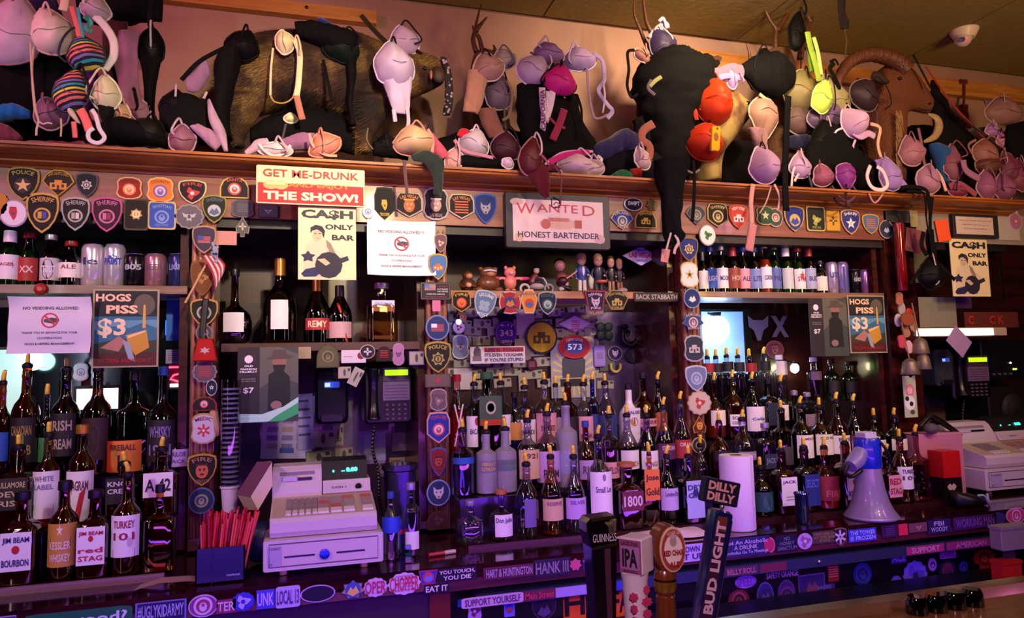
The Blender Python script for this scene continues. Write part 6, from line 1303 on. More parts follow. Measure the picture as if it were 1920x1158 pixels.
g('pink lace flower bra tip left of the orange bra', '#c08898', 2.86, [(1293, 172, 22, 26, -30)], [([(1280, 185), (1288, 200), (1296, 205)], 5, '#805868')])
g('small brown furry ears behind the lilac camisole', '#6c4a34', 3.46, [], [([(1330, 118), (1345, 108), (1352, 112)], 10), ([(1318, 118), (1325, 105), (1330, 112)], 8)], name='fur_piece', cat='fur')
# ---- third antler group and black hat
r_, o_ = head_mount('mounted_deer', 'wide antlered deer skull above the black velvet hat', 1460, 120, 3.15, [(3.15, [(1440, 92, 1480, 92, .04), (1430, 130, 1490, 130, .07), (1440, 200, 1500, 200, .08), (1440, 330, 1500, 330, .10)])], DEER,
  [[(1456, 110), (1454, 75), (1455, 55), (1445, 40), (1434, 15), (1428, -20)], [(1456, 58), (1470, 38), (1484, 12), (1492, -20)], [(1500, 110), (1506, 70), (1518, 42), (1530, 10), (1536, -20)], [(1520, 42), (1512, 22), (1508, 5)]], r0=.018)
g('black velvet hat hung over the deer forehead', BK, 2.90, [(1440, 140, 88, 88, 0)], [], [([(1392, 118, 1394, 140, .02), (1420, 104, 1420, 170, .06), (1450, 98, 1455, 185, .08), (1478, 118, 1482, 168, .05)],)], name='hat', cat='hat')
g('black bra cup hanging from the upper antler', BK, 2.98, [(1494, 60, 38, 74, 10)], [([(1508, 30), (1512, 15), (1505, -5)], 5), ([(1502, 95), (1502, 120), (1500, 140)], 3)])
g('fluorescent yellow green bra hanging by its strap', '#b0dc38', 2.84, [(1541, 182, 44, 66, 20, '#c0e060')], [([(1514, 60), (1520, 90), (1530, 125), (1536, 152)], 13, '#88a838'), ([(1526, 70), (1534, 100), (1540, 140)], 9, '#b8d870')], [([(1512, 85, 1524, 85, .01), (1514, 115, 1530, 112, .012), (1518, 135, 1532, 132, .01)], '#5c8420')], D=.06)
g('pair of olive bra cups behind the fluorescent one', '#8c8450', 2.94, [(1500, 172, 76, 80, 15, '#80744c'), (1566, 185, 56, 90, -25, '#908860')], D=.06)
g('beige moulded bra cup below the black velvet hat', '#987468', 2.86, [(1432, 218, 62, 74, 180)], [([(1424, 176), (1436, 186), (1448, 196)], 7, '#c0a07c')], [([(1404, 240, 1440, 246, .03), (1412, 262, 1436, 268, .03), (1420, 280, 1440, 284, .02)], '#8c6874')])
g('lilac pointed cup with pink strap falling over the moulding', '#a880a8', 2.70, [(1430, 312, 60, 70, -10)], [([(1412, 345), (1408, 380), (1410, 420)], 10, '#c08880'), ([(1412, 420), (1408, 445), (1404, 470)], 18, '#b87878'), ([(1446, 350), (1436, 380), (1424, 400)], 3, '#b08880'), ([(1452, 345), (1462, 370), (1458, 395)], 5, '#c09088')], D=.09)
g('long black ribbon hanging past the lilac cup', BK, 2.68, [], [([(1478, 180), (1474, 260), (1472, 330), (1474, 395)], 14)], name='ribbon', cat='ribbon')
g('black strap hanging before the grey fan patch', BK, 2.68, [], [([(1300, 300), (1302, 345), (1300, 390), (1298, 415)], 7), ([(1286, 318), (1300, 324), (1312, 318)], 4, '#786868')], name='strap', cat='strap')
g('dark tie hanging down from the ceiling tile', '#181014', 2.6, [], [([(1583, 55), (1587, 75), (1586, 90), (1584, 108)], 3, '#3c1c10')], [([(1568, -20, 1588, -20, .006), (1572, 20, 1586, 20, .006), (1576, 45, 1590, 45, .006), (1574, 54, 1590, 54, .004)],)], name='tie', cat='tie')
# ---- ram
RAM = mat('#6a3a1e', .8, bump=.9, bs=120, var=.25)
r_, o_ = head_mount('mounted_ram', 'reddish brown ram head with long curled horn, facing right', 1680, 200, 3.05, [(3.0, [(1648, 130, 1640, 190, .06), (1672, 118, 1668, 205, .085), (1700, 126, 1690, 210, .08), (1722, 152, 1712, 208, .06), (1740, 178, 1732, 212, .045), (1752, 194, 1748, 214, .03)]),
  (3.06, [(1640, 160, 1700, 160, .08), (1630, 200, 1694, 205, .10), (1624, 250, 1690, 250, .11), (1628, 300, 1686, 300, .12), (1630, 348, 1684, 350, .12)])], RAM)
HORN = mat('#5a3020', .5, bump=.8, bs=26, aniso=(3, 3, 1))
pts = line([(1698, 132), (1682, 116), (1660, 106), (1634, 102), (1608, 108), (1588, 122), (1575, 142), (1571, 160), (1580, 178), (1590, 196)], 2.93, 6); n = len(pts)
m = M(); m.tube(pts, .04, 12, 1, [(.047-.036*(i/(n-1))**1.3)*(1+.05*math.sin(i*2.1)) for i in range(n)]); obj('horn', m, HORN, r_, smooth=True, org=o_)
pts = line([(1740, 214), (1756, 222), (1760, 238), (1752, 256), (1732, 266)], 2.95, 6); n = len(pts)
m = M(); m.tube(pts, .02, 10, .6, [.004+.022*math.sin(PI*(i+1)/(n+1)) for i in range(n)]); obj('horn', m, mat('#a89068', .5, bump=.6, bs=50), r_, smooth=True, org=o_)['label'] = 'pale second horn tip curling under the chin'
m = M(); m.loft([(P(a, b, 2.94), P(c, d, 2.94), e) for a, b, c, d, e in [(1660, 150, 1664, 158, .02), (1650, 136, 1650, 156, .02), (1638, 134, 1638, 150, .012), (1634, 140, 1634, 146, .005)]], 10, 3); obj('ear', m, mat('#2c1810', .8), r_, smooth=True, org=o_)
obj('eye', M().ell(P(1688, 147, 2.915)-o_, .011, .008, .009), mat('#080504', .08, coat=1), r_, smooth=True)
obj('nostril', M().ell(P(1744, 194, 2.95)-o_, .008, .008, .005), mat('#180c08', .5), r_, smooth=True)
obj('mouth', M().tube(line([(1750, 205), (1735, 206), (1722, 202)], 2.945), .0025), mat('#200f0a', .6), r_, smooth=True, org=o_)
bm = M(); rb = random.Random(9)
for i in range(260):
    p = P(1686+rb.uniform(-7, 5), rb.uniform(206, 325), 2.93); bm.add([p, p+Vector((.003, 0, 0)), p+Vector((rb.uniform(-.004, .012), -.006, -rb.uniform(.03, .055)))], [(0, 1, 2)])
bo_ = obj('beard', bm, mat('#a88458', .8), r_, org=o_); bo_['kind'] = 'stuff'
g('black chain braid hanging from the ram horn tip', '#100c0e', 2.90, [], [([(1564, 118), (1556, 128), (1562, 140), (1572, 160), (1582, 185), (1590, 205)], 9), ([(1556, 116), (1566, 112), (1572, 122)], 5)], name='chain', cat='chain')
g('dark floral bra hung on the ram nape', '#2c1c2c', 2.90, [(1620, 178, 66, 60, 30, '#30202c')], mt=ramp_mat(['#241828', '#48304c', '#1c1018'], 34, kind='vor'))
g('dark maroon cloth on the ram shoulder', '#3c1018', 2.96, [], [], [([(1595, 190, 1620, 175, .03), (1600, 220, 1640, 205, .05), (1608, 250, 1640, 250, .05)],)], name='cloth', cat='cloth')
# ---- right heap
g('glossy white lilac bra cup catching the light', '#d0a8d0', 2.80, [(1598, 230, 56, 56, -40)], [([(1564, 248), (1568, 270), (1574, 288), (1566, 250), (1580, 240)], 4, '#d8c8e0'), ([(1600, 248), (1614, 256), (1628, 250), (1640, 256)], 13, '#c8a0c8'), ([(1632, 232), (1650, 240), (1646, 270), (1652, 296)], 7, '#d8b098'), ([(1604, 262), (1600, 280), (1616, 300)], 5, '#c8a8b8')], D=.09)
g('violet grey bra cups behind the glossy white one', '#6c5078', 2.90, [(1560, 218, 54, 50, 0, '#705880'), (1530, 222, 40, 40, 10, '#5c4868')])
g('black bra tangle under the glossy cup', BK, 2.84, [(1550, 268, 70, 80, 0), (1598, 300, 66, 44, 20)], [([(1584, 290), (1610, 320), (1626, 345)], 10)], [([(1510, 280, 1510, 345, .03), (1550, 230, 1552, 340, .07), (1600, 280, 1600, 355, .07), (1640, 305, 1640, 358, .04)],)])
g('lilac open cup standing on edge right of the long ribbon', '#a888b0', 2.77, [(1500, 312, 48, 46, 0)], [([(1484, 350), (1488, 318), (1500, 306), (1508, 314), (1496, 328), (1490, 340)], 5, '#d8b8b8'), ([(1500, 308), (1516, 330), (1522, 350)], 5, '#3c3840')])
g('purple satin bra cup drooping toward the moulding', '#7c2c80', 2.74, [(1585, 330, 46, 50, 180)], [([(1560, 348), (1572, 366), (1590, 378), (1606, 362), (1598, 348)], 4, '#5c3050')])
g('mauve lace strip between lilac and purple cups', '#8c4c68', 2.77, [(1542, 330, 50, 40, -20)], [([(1556, 350), (1566, 375), (1578, 385), (1595, 388)], 5, '#2c1018')])
g('white ribbed elastic wing curling at the edge', '#d8b8c8', 2.72, [], [([(1632, 310), (1626, 330), (1634, 350), (1652, 356), (1664, 346), (1656, 322), (1644, 312)], 8, '#e0c8c8'), ([(1628, 360), (1640, 380), (1656, 362), (1658, 348)], 4, '#b07880')], name='bra')
g('lilac draped bra wing at the foot of ram neck', '#9878c0', 2.76, [(1668, 328, 52, 64, -20)], [], [([(1640, 300, 1660, 296, .01), (1650, 325, 1680, 315, .02), (1668, 350, 1700, 345, .02), (1690, 352, 1720, 350, .01)],)])
g('dusty pink bra cup behind the ram neck', '#a8708c', 2.92, [(1708, 284, 60, 56, -10)], [([(1722, 240), (1728, 270), (1732, 300), (1740, 325)], 7, '#8c5c68')])
g('pointed mauve bra cup with ivory edge near moulding', '#a07090', 2.77, [(1740, 336, 56, 54, 15)], [([(1754, 318), (1766, 335), (1774, 358)], 8, '#d8a8a0')])
g('black strap tangle hanging over the moulding, right part', BK, 2.67, [], [([(1690, 352), (1712, 350), (1738, 358), (1742, 385), (1746, 400)], 8), ([(1700, 358), (1730, 362), (1736, 390)], 5)], name='strap', cat='strap')
g('bright blue satin cloth crumpled right of the ram', '#1c4c88', 2.86, [], [], [([(1742, 270, 1760, 268, .02), (1748, 285, 1782, 285, .04), (1756, 310, 1780, 310, .03), (1768, 340, 1780, 345, .015)],)], name='cloth', cat='cloth')
g('dull pink cup between blue cloth and stick', '#7c4460', 2.84, [(1786, 306, 44, 66, 0)])
g('brown mauve domed cup high in the right heap', '#8c5c58', 2.86, [(1846, 288, 64, 50, 10), (1852, 312, 60, 38, 170, '#5c3430')])
g('round violet cup low in the right heap', '#8c5080', 2.80, [(1848, 348, 46, 52, 0), (1882, 352, 50, 50, -10, '#7c4470')], D=.06)
g('wide plum cup at the right end of heap', '#6c3058', 2.88, [(1892, 315, 50, 60, -20), (1912, 330, 40, 60, 0, '#7c3c5c')])
g('ruffled pink ribbon knot right of the blue cloth', '#a06880', 2.80, [], [([(1806, 300), (1812, 320), (1836, 335)], 14, '#98688c'), ([(1830, 262), (1816, 272), (1824, 290)], 5, '#8c5850')], name='ribbon', cat='ribbon')
g('black bag hanging at the right frame edge', BK, 2.90, [], [], [([(1888, 235, 1930, 225, .03), (1884, 270, 1940, 270, .05), (1896, 310, 1940, 310, .04)],)], name='bag', cat='bag')
g('pale violet crumpled garment near the black bag', '#9878b8', 2.94, [(1860, 244, 34, 26, 0, '#a070c0'), (1880, 262, 36, 28, -30, '#b070b0')], name='garment', cat='underwear')
g('large dusky cup shadowed against the right wall', '#8c6870', 3.05, [(1882, 210, 90, 56, 0)])
g('purple flower scrunchie pinned under the pine board', '#6c4870', 3.49, [(1858, 182, 30, 44, 0)], [([(1852, 205), (1862, 214), (1872, 208)], 10, '#3c2038')], name='scrunchie', cat='scrunchie')
g('dark red pennant hanging under the pine board', '#5c1410', 3.46, [], [([(1808, 155), (1808, 180), (1806, 200)], 6), ([(1800, 152), (1814, 153)], 9)], [([(1800, 196, 1814, 196, .006), (1794, 216, 1814, 216, .006), (1806, 238, 1822, 240, .006)],)], name='pennant', cat='pennant')
g('black lace veil hanging behind the poles', '#0e0a10', 2.97, [], [], [([(1746, 150, 1752, 150, .005), (1746, 190, 1774, 190, .02), (1750, 230, 1800, 230, .03), (1758, 285, 1840, 280, .04)],)], name='veil', cat='cloth')
g('dark burgundy cloth mass at the right end of the shelf', '#2c1018', 3.0, [], [], [([(1770, 270, 1770, 365, .05), (1830, 240, 1830, 372, .08), (1900, 250, 1900, 378, .08), (1950, 250, 1950, 380, .06)],)], name='cloth_bundle', cat='cloth')
g('magenta scraps spread at the right shelf edge', '#7c3058', 2.80, [(1795, 358, 44, 24, 0, '#803058')], [([(1780, 350), (1800, 345), (1830, 365)], 12, '#904068')], name='cloth', cat='cloth')
g('dark navy and pink folded shorts behind the black tangle', '#181838', 2.93, [], [], [([(1476, 256, 1476, 276, .02), (1505, 252, 1505, 285, .04), (1528, 258, 1528, 284, .03)],), ([(1494, 280, 1494, 292, .01), (1524, 276, 1524, 294, .015)], '#b07068')], name='shorts', cat='garment')
g('taupe bra cup pair behind the long black ribbon', '#5c4444', 2.95, [(1498, 222, 60, 64, 0)])
for nm, px, w_, col, lab in [('pole', [(1712, 102), (1745, 165)], 5, '#1c1414', 'thin black pole leaning against the veil'), ('pole', [(1735, 124), (1790, 200), (1850, 262)], 5, '#8c2418', 'thin red pole crossing the right heap diagonally'), ('pole', [(1785, 205), (1850, 258), (1905, 300)], 6, '#2c0c10', 'dark lower pole lying over the plum cups')]:
    g(lab, col, 2.90, [], [(px, w_, col)], name=nm, cat='pole')
# black bra hanging under the moulding on the right
g('black bra hanging down in front of the right bay', BK, 2.70, [(1746, 514, 62, 58, 0)], [([(1738, 355), (1736, 400), (1742, 440)], 4), ([(1748, 370), (1744, 410), (1746, 450), (1752, 490)], 8), ([(1756, 490), (1772, 505), (1790, 525)], 7), ([(1724, 505), (1712, 525), (1706, 532)], 7), ([(1732, 435), (1728, 460), (1738, 478)], 10)], [([(1736, 430, 1750, 430, .01), (1738, 460, 1754, 460, .012), (1742, 490, 1758, 490, .01)],)])
# ================================================================ counter objects
ZC = .9455
def reg(u0, u1, Yf, label, note):
    a = PZ(u0, Yf, 1.0); b = PZ(u1, Yf, 1.0); W = b.x-a.x; t = thing('cash_register', label, 'cash register', ((a.x+b.x)/2, Yf, ZC)); h = W/2
    wh = mat('#d0c4cc', .45, bump=.03, bs=200, var=.04); be = mat('#c0ac9c', .5); dk = mat('#14181a', .3)
    for sx in (-1, 1):
        for y in (.04, .36): obj('foot', M().lathe([(.012, 0), (.014, .02)], 12, sx*(h-.06), y), mat('#d0c0a0', .5), t, smooth=35)
    dr = obj('drawer', M().box(-h, 0, .02, h, .40, .115, .004), wh, t)
    obj('front_groove', M().tube([(-h+.018, -.001, .034), (-h+.018, -.001, .104), (h-.018, -.001, .104), (h-.018, -.001, .034), (-h+.018, -.001, .034)], .0016, 6), mat('#584c60', .5), dr)
    obj('slot', M().box(-h*.66, -.002, .060, -h*.16, .001, .065), dk, dr); obj('slot', M().box(h*.20, -.002, .060, h*.68, .001, .065), dk, dr)
    obj('lock', M().lathe([(.016, 0), (.016, .008), (.010, .010), (.004, .010)], 16), mat('#3048e0', .2, .6), dr, smooth=35, loc=(0, 0, .062)).rotation_euler = (PI/2, 0, 0)
    so = obj('sticker', M().box(-h*.93, -.0015, .034, -h*.70, .0005, .098), mat('#b0a8c8', .5), dr)
    texts(so, [('TORREY', -h*.81, .09, h*.2, .008, '#484058'), ('ST', -h*.88, .042, h*.06, .008, '#383048')], y=-.002)
    bw = h*.90
    def prof(p, x0, x1):
        m = M(); n = len(p); m.add([(x, y, z) for x in (x0, x1) for y, z in p], [tuple(range(n)), tuple(range(2*n-1, n-1, -1))]+[(i, n+i, n+(i+1) % n, (i+1) % n) for i in range(n)]); return m
    obj('body', prof([(.03, .118), (.018, .135), (.018, .165), (.03, .178), (.20, .215), (.36, .215), (.36, .118)], -bw, bw), wh, t, smooth=30)
    # slope frame: keyboard
    kb = obj('keyboard', prof([(.034, .1795), (.198, .2165), (.198, .2135), (.034, .176)], -bw*.97, bw*.94), be, t)
    sl = (.2165-.1795)/(.198-.034)
    def key(x0, x1, y0, y1, col, hh=.006):
        z0, z1 = .1795+(y0-.034)*sl, .1795+(y1-.034)*sl; m = M()
        m.add([(x0, y0, z0-.002), (x1, y0, z0-.002), (x1, y1, z1-.002), (x0, y1, z1-.002), (x0+.001, y0+.001, z0+hh), (x1-.001, y0+.001, z0+hh), (x1-.001, y1-.001, z1+hh), (x0+.001, y1-.001, z1+hh)], [(0, 1, 5, 4), (1, 2, 6, 5), (2, 3, 7, 6), (3, 0, 4, 7), (4, 5, 6, 7)])
        obj('key', m, mat(col, .5), kb)
    for i in range(5):
        for j in range(4): key(-bw*.72+i*.021, -bw*.72+i*.021+.017, .045+j*.032, .045+j*.032+.026, '#d8d0d0' if j == 0 else '#8c8088')
    for gx in (-.02, .022, .064, .125):
        for j in range(4): key(gx, gx+.036, .045+j*.032, .045+j*.032+.028, '#e0d8dc' if j == 0 else ('#a08c94' if (j+int(gx*100)) % 3 else '#b8605c'))
    # printer block left, display block right
    obj('printer_cover', prof([(.20, .215), (.205, .245), (.24, .30), (.26, .315), (.36, .315), (.36, .215)], -bw, -bw*.02), wh, t)
    pw = obj('printer_window', prof([(.216, .262), (.238, .297), (.246, .292), (.224, .257)], -bw*.86, -bw*.16), mat('#8c7c98', .3), t)
    obj('paper_slot', M().box(-bw*.5, .214, .270, -bw*.22, .228, .278), dk, pw); obj('paper', M().box(-bw*.8, .213, .268, -bw*.52, .226, .284), mat('#c8b8d8', .6), pw)
    obj('display_base', prof([(.20, .215), (.19, .222), (.215, .262), (.36, .262), (.36, .215)], 0, bw*.97), wh, t)
    obj('key_lock', M().lathe([(.011, 0), (.011, .006), (.003, .007)], 14), dk, t, smooth=35, loc=(bw*.72, .198, .240)).rotation_euler = (PI*.62, 0, 0)
    dp = obj('display', prof([(.225, .262), (.25, .325), (.30, .335), (.34, .262)], -bw*.01, bw*.92), mat('#050807', .6), t)
    it = [('0.00', bw*.60, 0, .04, .016, '#30ffc0'), ('-', bw*.42, -.004, .012, .003, '#30ffc0'), ('0', bw*.22, -.003, .007, .009, '#30ffc0')]
    m = M()
    for s, x, z, w_, hh, c in it: put_text(m, s, x, z, w_, hh, y=0, bold=.06, fn=lambda p: (p[0], .2375+p[2]*.37-.003, .294+p[2]*.93))
    obj('digits', m, mat('#30ffc0', .4, emit=6), dp)
    lb = obj('name_label', prof([(.1925, .229), (.2045, .251), (.2055, .250), (.1935, .228)], bw*.05, bw*.55), mat('#c8bcc8', .5), t)
    m = M(); put_text(m, note, bw*.32, 0, .05, .008, y=0, fn=lambda p: (p[0], .198+p[2]*.5-.0015, .240+p[2]*.86)); obj('lettering', m, mat('#50405c', .5), lb)
    return t
reg(493, 719, 2.42, 'cream cash register with drawer, in front of left register bay', 'CASH 1')
reg(1849, 2045, 2.62, 'cream cash register at the far right, cut by the frame', 'CASH 2')
# ---- straw caddy
def box_open(m, x0, y0, z0, x1, y1, z1, t=.004):
    for b in ((x0, y0, z0, x1, y0+t, z1), (x0, y1-t, z0, x1, y1, z1), (x0, y0, z0, x0+t, y1, z1), (x1-t, y0, z0, x1, y1, z1), (x0, y0, z0, x1, y1, z0+t)): m.box(*b)
    return m
c = PZ(417, 2.46, ZC); t = thing('straw_caddy', 'navy plastic napkin caddy stuffed with red straws beside the register', 'caddy', (c.x, 2.46, ZC))
obj('box', box_open(M(), -.075, -.03, 0, .068, .07, .108), mat('#0a1440', .35), t); obj('divider', M().box(-.03, -.032, 0, -.026, .07, .108), mat('#0a1440', .35), t)
texts(t, [('NAPKINS', .035, .022, .038, .006, '#b8c0e0')], y=-.0315)
rr = random.Random(11)
for i in range(84):
    x = -.060+.122*(i/84)+rr.uniform(-.004, .004); y = rr.uniform(-.02, .05); tp = x*1.25+rr.uniform(-.01, .02)+.012; h_ = .205+rr.uniform(-.03, .012)
    obj('straw', M().tube([(x, y, .03), (tp, y+rr.uniform(-.01, .01), h_)], .0035, 6), mat(rr.choice(['#c01c10', '#d83020', '#a81410', '#e05040']), .35), t)
# ---- cup tube dispenser
c = PZ(431, 2.80, 1.2); t = thing('cup_dispenser', 'tall clear tube of stacked plastic cups behind the straws', 'cup dispenser', (c.x, 2.80, 1.13))
obj('tube', M().lathe([(.034, .06), (.034, .44)], 20, cap=False), glass('#c8c8d8'), t, smooth=True)
obj('bracket', M().box(-.01, .03, .2, .01, .49, .22), mat('#303038', .4), t)
for k in range(20): obj('cup_rim', M().lathe([(.024, .07+k*.0175), (.030, .072+k*.0175), (.030, .076+k*.0175), (.024, .078+k*.0175)], 16), mat('#c8c0dc', .25), t, smooth=40)
obj('bottom_cup', M().lathe([(.024, -.035), (.030, .05), (.034, .052), (.034, .06)], 18), mat('#e0d0e0', .4), t, smooth=35)
# ---- wedge box
c = P(482, 908, 2.66); t = thing('napkin_pack', 'slanted cream napkin pack with mauve side leaning behind straws', 'napkins', c)
m = M(); f = [(455, 935), (508, 868), (512, 905), (487, 952)]
A_ = [P(u, v, 2.60) for u, v in ((470, 930), (510, 866), (511, 910), (484, 956))]; B_ = [P(u, v, 2.72) for u, v in ((444, 925), (482, 866), (508, 864), (460, 955))]
m.add([p-c for p in A_]+[p-c for p in B_], [(0, 1, 2, 3), (7, 6, 5, 4), (0, 4, 5, 1), (1, 5, 6, 2), (2, 6, 7, 3), (3, 7, 4, 0)]); obj('pack', m, mat('#d8c8a8', .7, bump=.1), t)
m = M(); m.add([P(u, v, Y)-c for u, v, Y in ((469, 931, 2.598), (509, 865, 2.598), (482, 865, 2.715), (443, 926, 2.715))], [(0, 1, 2, 3)]); obj('side_cover', m, mat('#7c4868', .7), t)
c = PZ(490, 2.66, ZC); tag(obj('blue_bag', M().ell((0, 0, .07), .07, .05, .07, 14, 8), mat('#181c48', .4, bump=.5, bs=12), loc=(c.x, 2.64, ZC), smooth=True), 'dark navy plastic bag slumped under the napkin pack', 'bag')
# ---- soap dispenser & phones
def dispenser(u, v0, v1, w, Y, label, col='#14161f'):
    a = P(u, v1, Y); b = P(u, v0, Y); H = b.z-a.z; W = w/2/ppm(u, v1, Y); t = thing('soap_dispenser', label, 'dispenser', (a.x, Y, a.z))
    obj('housing', M().prism([(x*W, H/2+z*H/2) for x, z in SH['rrect']], -.08, .10, .02), mat(col, .18, coat=.6), t, smooth=30)
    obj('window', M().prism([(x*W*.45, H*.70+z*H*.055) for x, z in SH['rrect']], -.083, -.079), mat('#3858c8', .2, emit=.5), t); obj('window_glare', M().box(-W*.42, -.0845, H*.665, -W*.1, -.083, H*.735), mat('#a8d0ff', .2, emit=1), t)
    obj('push_bar', M().box(-W*.7, -.09, H*.04, W*.7, -.07, H*.16, .006), mat('#101218', .3), t)
    obj('mount_plate', M().box(-W*.8, .10, .02, W*.8, 3.284-Y, H*.95), mat('#1c1c22', .5), t)
dispenser(621, 690, 792, 60, 3.05, 'black soap dispenser with small blue lit window below liquor shelf')
dispenser(1752, 655, 722, 38, 3.05, 'grey black dispenser on the dark right bay wall', '#343840')
def phone(u0, v0, u1, v1, Y, label, n):
    a = P(u0, v1, Y); b = P(u1, v0, Y); W = b.x-a.x; H = b.z-a.z; t = thing('keypad_phone', label, 'wall phone', ((a.x+b.x)/2, Y, a.z))
    obj('housing', M().box(-W/2, -.05, 0, W/2, .12, H, .012), mat('#0c0a10', .3, coat=.3), t)
    obj('mount_plate', M().box(-W*.4, .12, .02, W*.4, 3.284-Y, H*.9), mat('#1c1c22', .5), t)
    obj('handset', M().loft([(Vector((-W*.46, -.07, .02)), Vector((-W*.18, -.07, .02)), .03), (Vector((-W*.42, -.06, H*.3)), Vector((-W*.22, -.06, H*.3)), .018), (Vector((-W*.42, -.06, H*.7)), Vector((-W*.22, -.06, H*.7)), .018), (Vector((-W*.46, -.07, H*.98)), Vector((-W*.18, -.07, H*.98)), .03)], 14, 4), mat('#08080b', .3, coat=.3), t, smooth=True)
    obj('top_panel', M().box(-.12*W, -.056, H*.74, W*.44, -.05, H*.98), mat('#3c2c44', .4), t)
    obj('display', M().box(-.08*W, -.058, H*.84, W*.41, -.056, H*.94), mat('#a8e010', .3, emit=1.6), t)
    cd = obj('card', M().box(-.12*W, -.056, H*.40, W*.44, -.050, H*.73), mat('#6c5478', .5), t)
    for i in range(5): obj('printed_line', M().box(-.08*W, -.057, H*(.44+i*.055), W*.4, -.0559, H*(.453+i*.055)), mat('#43304c', .5), cd)
    for i in range(4):
        for j in range(4): obj('key', M().box(-.06*W+i*W*.125, -.057, H*(.06+j*.08), -.06*W+i*W*.125+W*.06, -.05, H*(.10+j*.08), .002), mat('#5c4c5c', .4), t)
    m = M(); m.tube(spline([(-W*.3, -.06, 0), (-W*.34, -.05, -.1), (-W*.22, -.04, -.2), (-W*.2, -.03, -.3), (-W*.1, .0, -.38)], 14), .006, 8, 1, [.005+.003*(i % 2) for i in range(57)]); obj('cord', m, mat('#0c0a0e', .4), t)
phone(682, 686, 769, 794, 3.05, 'black keypad wall phone with green lit display left of middle pillar', 0)
phone(1775, 665, 1838, 748, 3.05, 'dim wall phone with green display in the right bay', 1)
# ---- glassware between register and middle pillar
c = PZ(738, 2.86, ZC); tag(obj('steel_bin', M().lathe([(.055, 0), (.062, .26), (.070, .265), (.070, .285), (.062, .285), (.058, .265)], 24), mat('#50486a', .25, .8), loc=(c.x+.02, 2.80, ZC), smooth=30), 'round dark ice bucket with shiny steel rim behind the soda bottle', 'bucket')
bo_g = 'bottles beside the register'
bottle(733,925,32,'wine','clr',('#3050e0',.42,.66,1.5),'','blue',2.52,ZC,'clear soda bottle with blue wrap label beside the register',bo_g)
bottle(771,908,32,'tall','clr',(W_,.1,.35,.9),'','silver',2.55,ZC,'clear long neck bottle with white label left of middle pillar',bo_g)
c = PZ(752, 2.58, ZC); o = tag(obj('soda_can', M().lathe([(.026, 0), (.031, .01), (.031, .105), (.026, .12)], 20), mat('#28387c', .25, .5), loc=(c.x, 2.60, ZC), smooth=35), 'blue red white soda can behind the two clear bottles', 'can')
obj('band', M().lathe([(.0315, .07), (.0315, .085)], 20, cap=False), mat('#c83040', .3), o)
c = PZ(764, 2.47, ZC); t = thing('lighter', 'small clear green lighter standing on the counter edge', 'lighter', (c.x, 2.45, ZC)); obj('tank', M().box(-.011, -.006, 0, .011, .006, .045, .002), glass('#90d8d0'), t); obj('fuel', M().box(-.009, -.004, .002, .009, .004, .030), mat('#407878', .2), t); obj('hood', M().box(-.010, -.006, .045, .010, .006, .058, .002), mat('#90a0a8', .3, .9), t)
t = thing('marker_pen', 'red and white marker pen lying on counter before middle pillar', 'pen', PZ(828, 2.50, ZC)+Vector((0, 0, .006))); obj('barrel', M().tube([(-.045, 0, 0), (.012, .01, 0)], .0065), mat('#b82848', .4), t); obj('cap', M().tube([(.012, .01, 0), (.052, .018, 0)], .0072), mat('#d8c0d0', .4), t)
t = thing('dollar_bill', 'folded paper slip lying at the left tray corner', 'paper', PZ(318, 2.50, ZC)); m = M(); m.tube([(-.09, -.03, .002), (-.03, -.01, .012), (.03, .01, .016), (.09, .03, .004)], .032, 8, 1); 
obj('slip', M().add([(-.09, -.06, .001), (-.02, -.055, .014), (.06, -.05, .010), (.11, -.045, .002), (.12, .0, .002), (.06, .0, .014), (-.02, -.005, .018), (-.08, -.01, .004)], [(0, 1, 6, 7), (1, 2, 5, 6), (2, 3, 4, 5)]), mat('#a8808c', .6), t)
# ---- towel, paper roll, megaphone, jigger
c = PZ(1245, 2.46, ZC); m = M(); vs = []; n = 22
for j in range(9):
    for i in range(n):
        x = -.175+.35*i/(n-1); y = -.06+.12*j/8; q = noise.noise(Vector((x*14, y*14, 3))); z = .026*max(0, 1-(x/.18)**2)**.5*(1+.5*q)*max(.02, 1-abs(y/.062)**3)
        if abs(x) < .03: z *= .45+12*abs(x)
        vs.append((x+.02*q, y+.015*q, z+.001))
m.add(vs, [(j*n+i, j*n+i+1, j*n+n+i+1, j*n+n+i) for j in range(8) for i in range(n-1)])
tag(obj('bar_towel', m, mat('#d8c4cc', .85, bump=.3, bs=90), smooth=True, loc=c), 'crumpled white bar towel lying on the counter behind the taps', 'towel')
c = PZ(1386, 2.47, ZC); R = 31/ppm(1386, 920, 2.47); Hh = P(1386, 852, 2.47).z-ZC; t = thing('paper_towel_roll', 'white upright paper towel roll behind the slanted tap', 'paper towel', (c.x, 2.47, ZC))
m = M().lathe([(R*.97, 0), (R, .004), (R, Hh-.004), (R*.97, Hh), (R*.35, Hh), (R*.35, Hh-.03), (.001, Hh-.03)], 32, cap=False); obj('roll', m, mat('#e4d4e8', .9, bump=.25, bs=220), t, smooth=35)
obj('loose_edge', M().box(R*.4, -R*.935, .002, R*.43, -R*.92, Hh-.004), mat('#c8b8d0', .9), t); obj('core', M().lathe([(R*.36, Hh-.028), (R*.36, Hh+.001), (R*.30, Hh+.001), (R*.30, Hh-.028)], 16, cap=False), mat('#806048', .9), t)
c = PZ(1634, 2.44, ZC); s = ppm(1634, 900, 2.44); t = thing('megaphone', 'grey megaphone with blue body standing bell down on the counter', 'megaphone', (c.x, 2.44, ZC))
H0 = P(1634, 800, 2.44).z-ZC
bell = [(46, 0), (47, 3), (46, 7), (39, 16), (32, 32), (27, 52), (24, 72), (22, 92)]
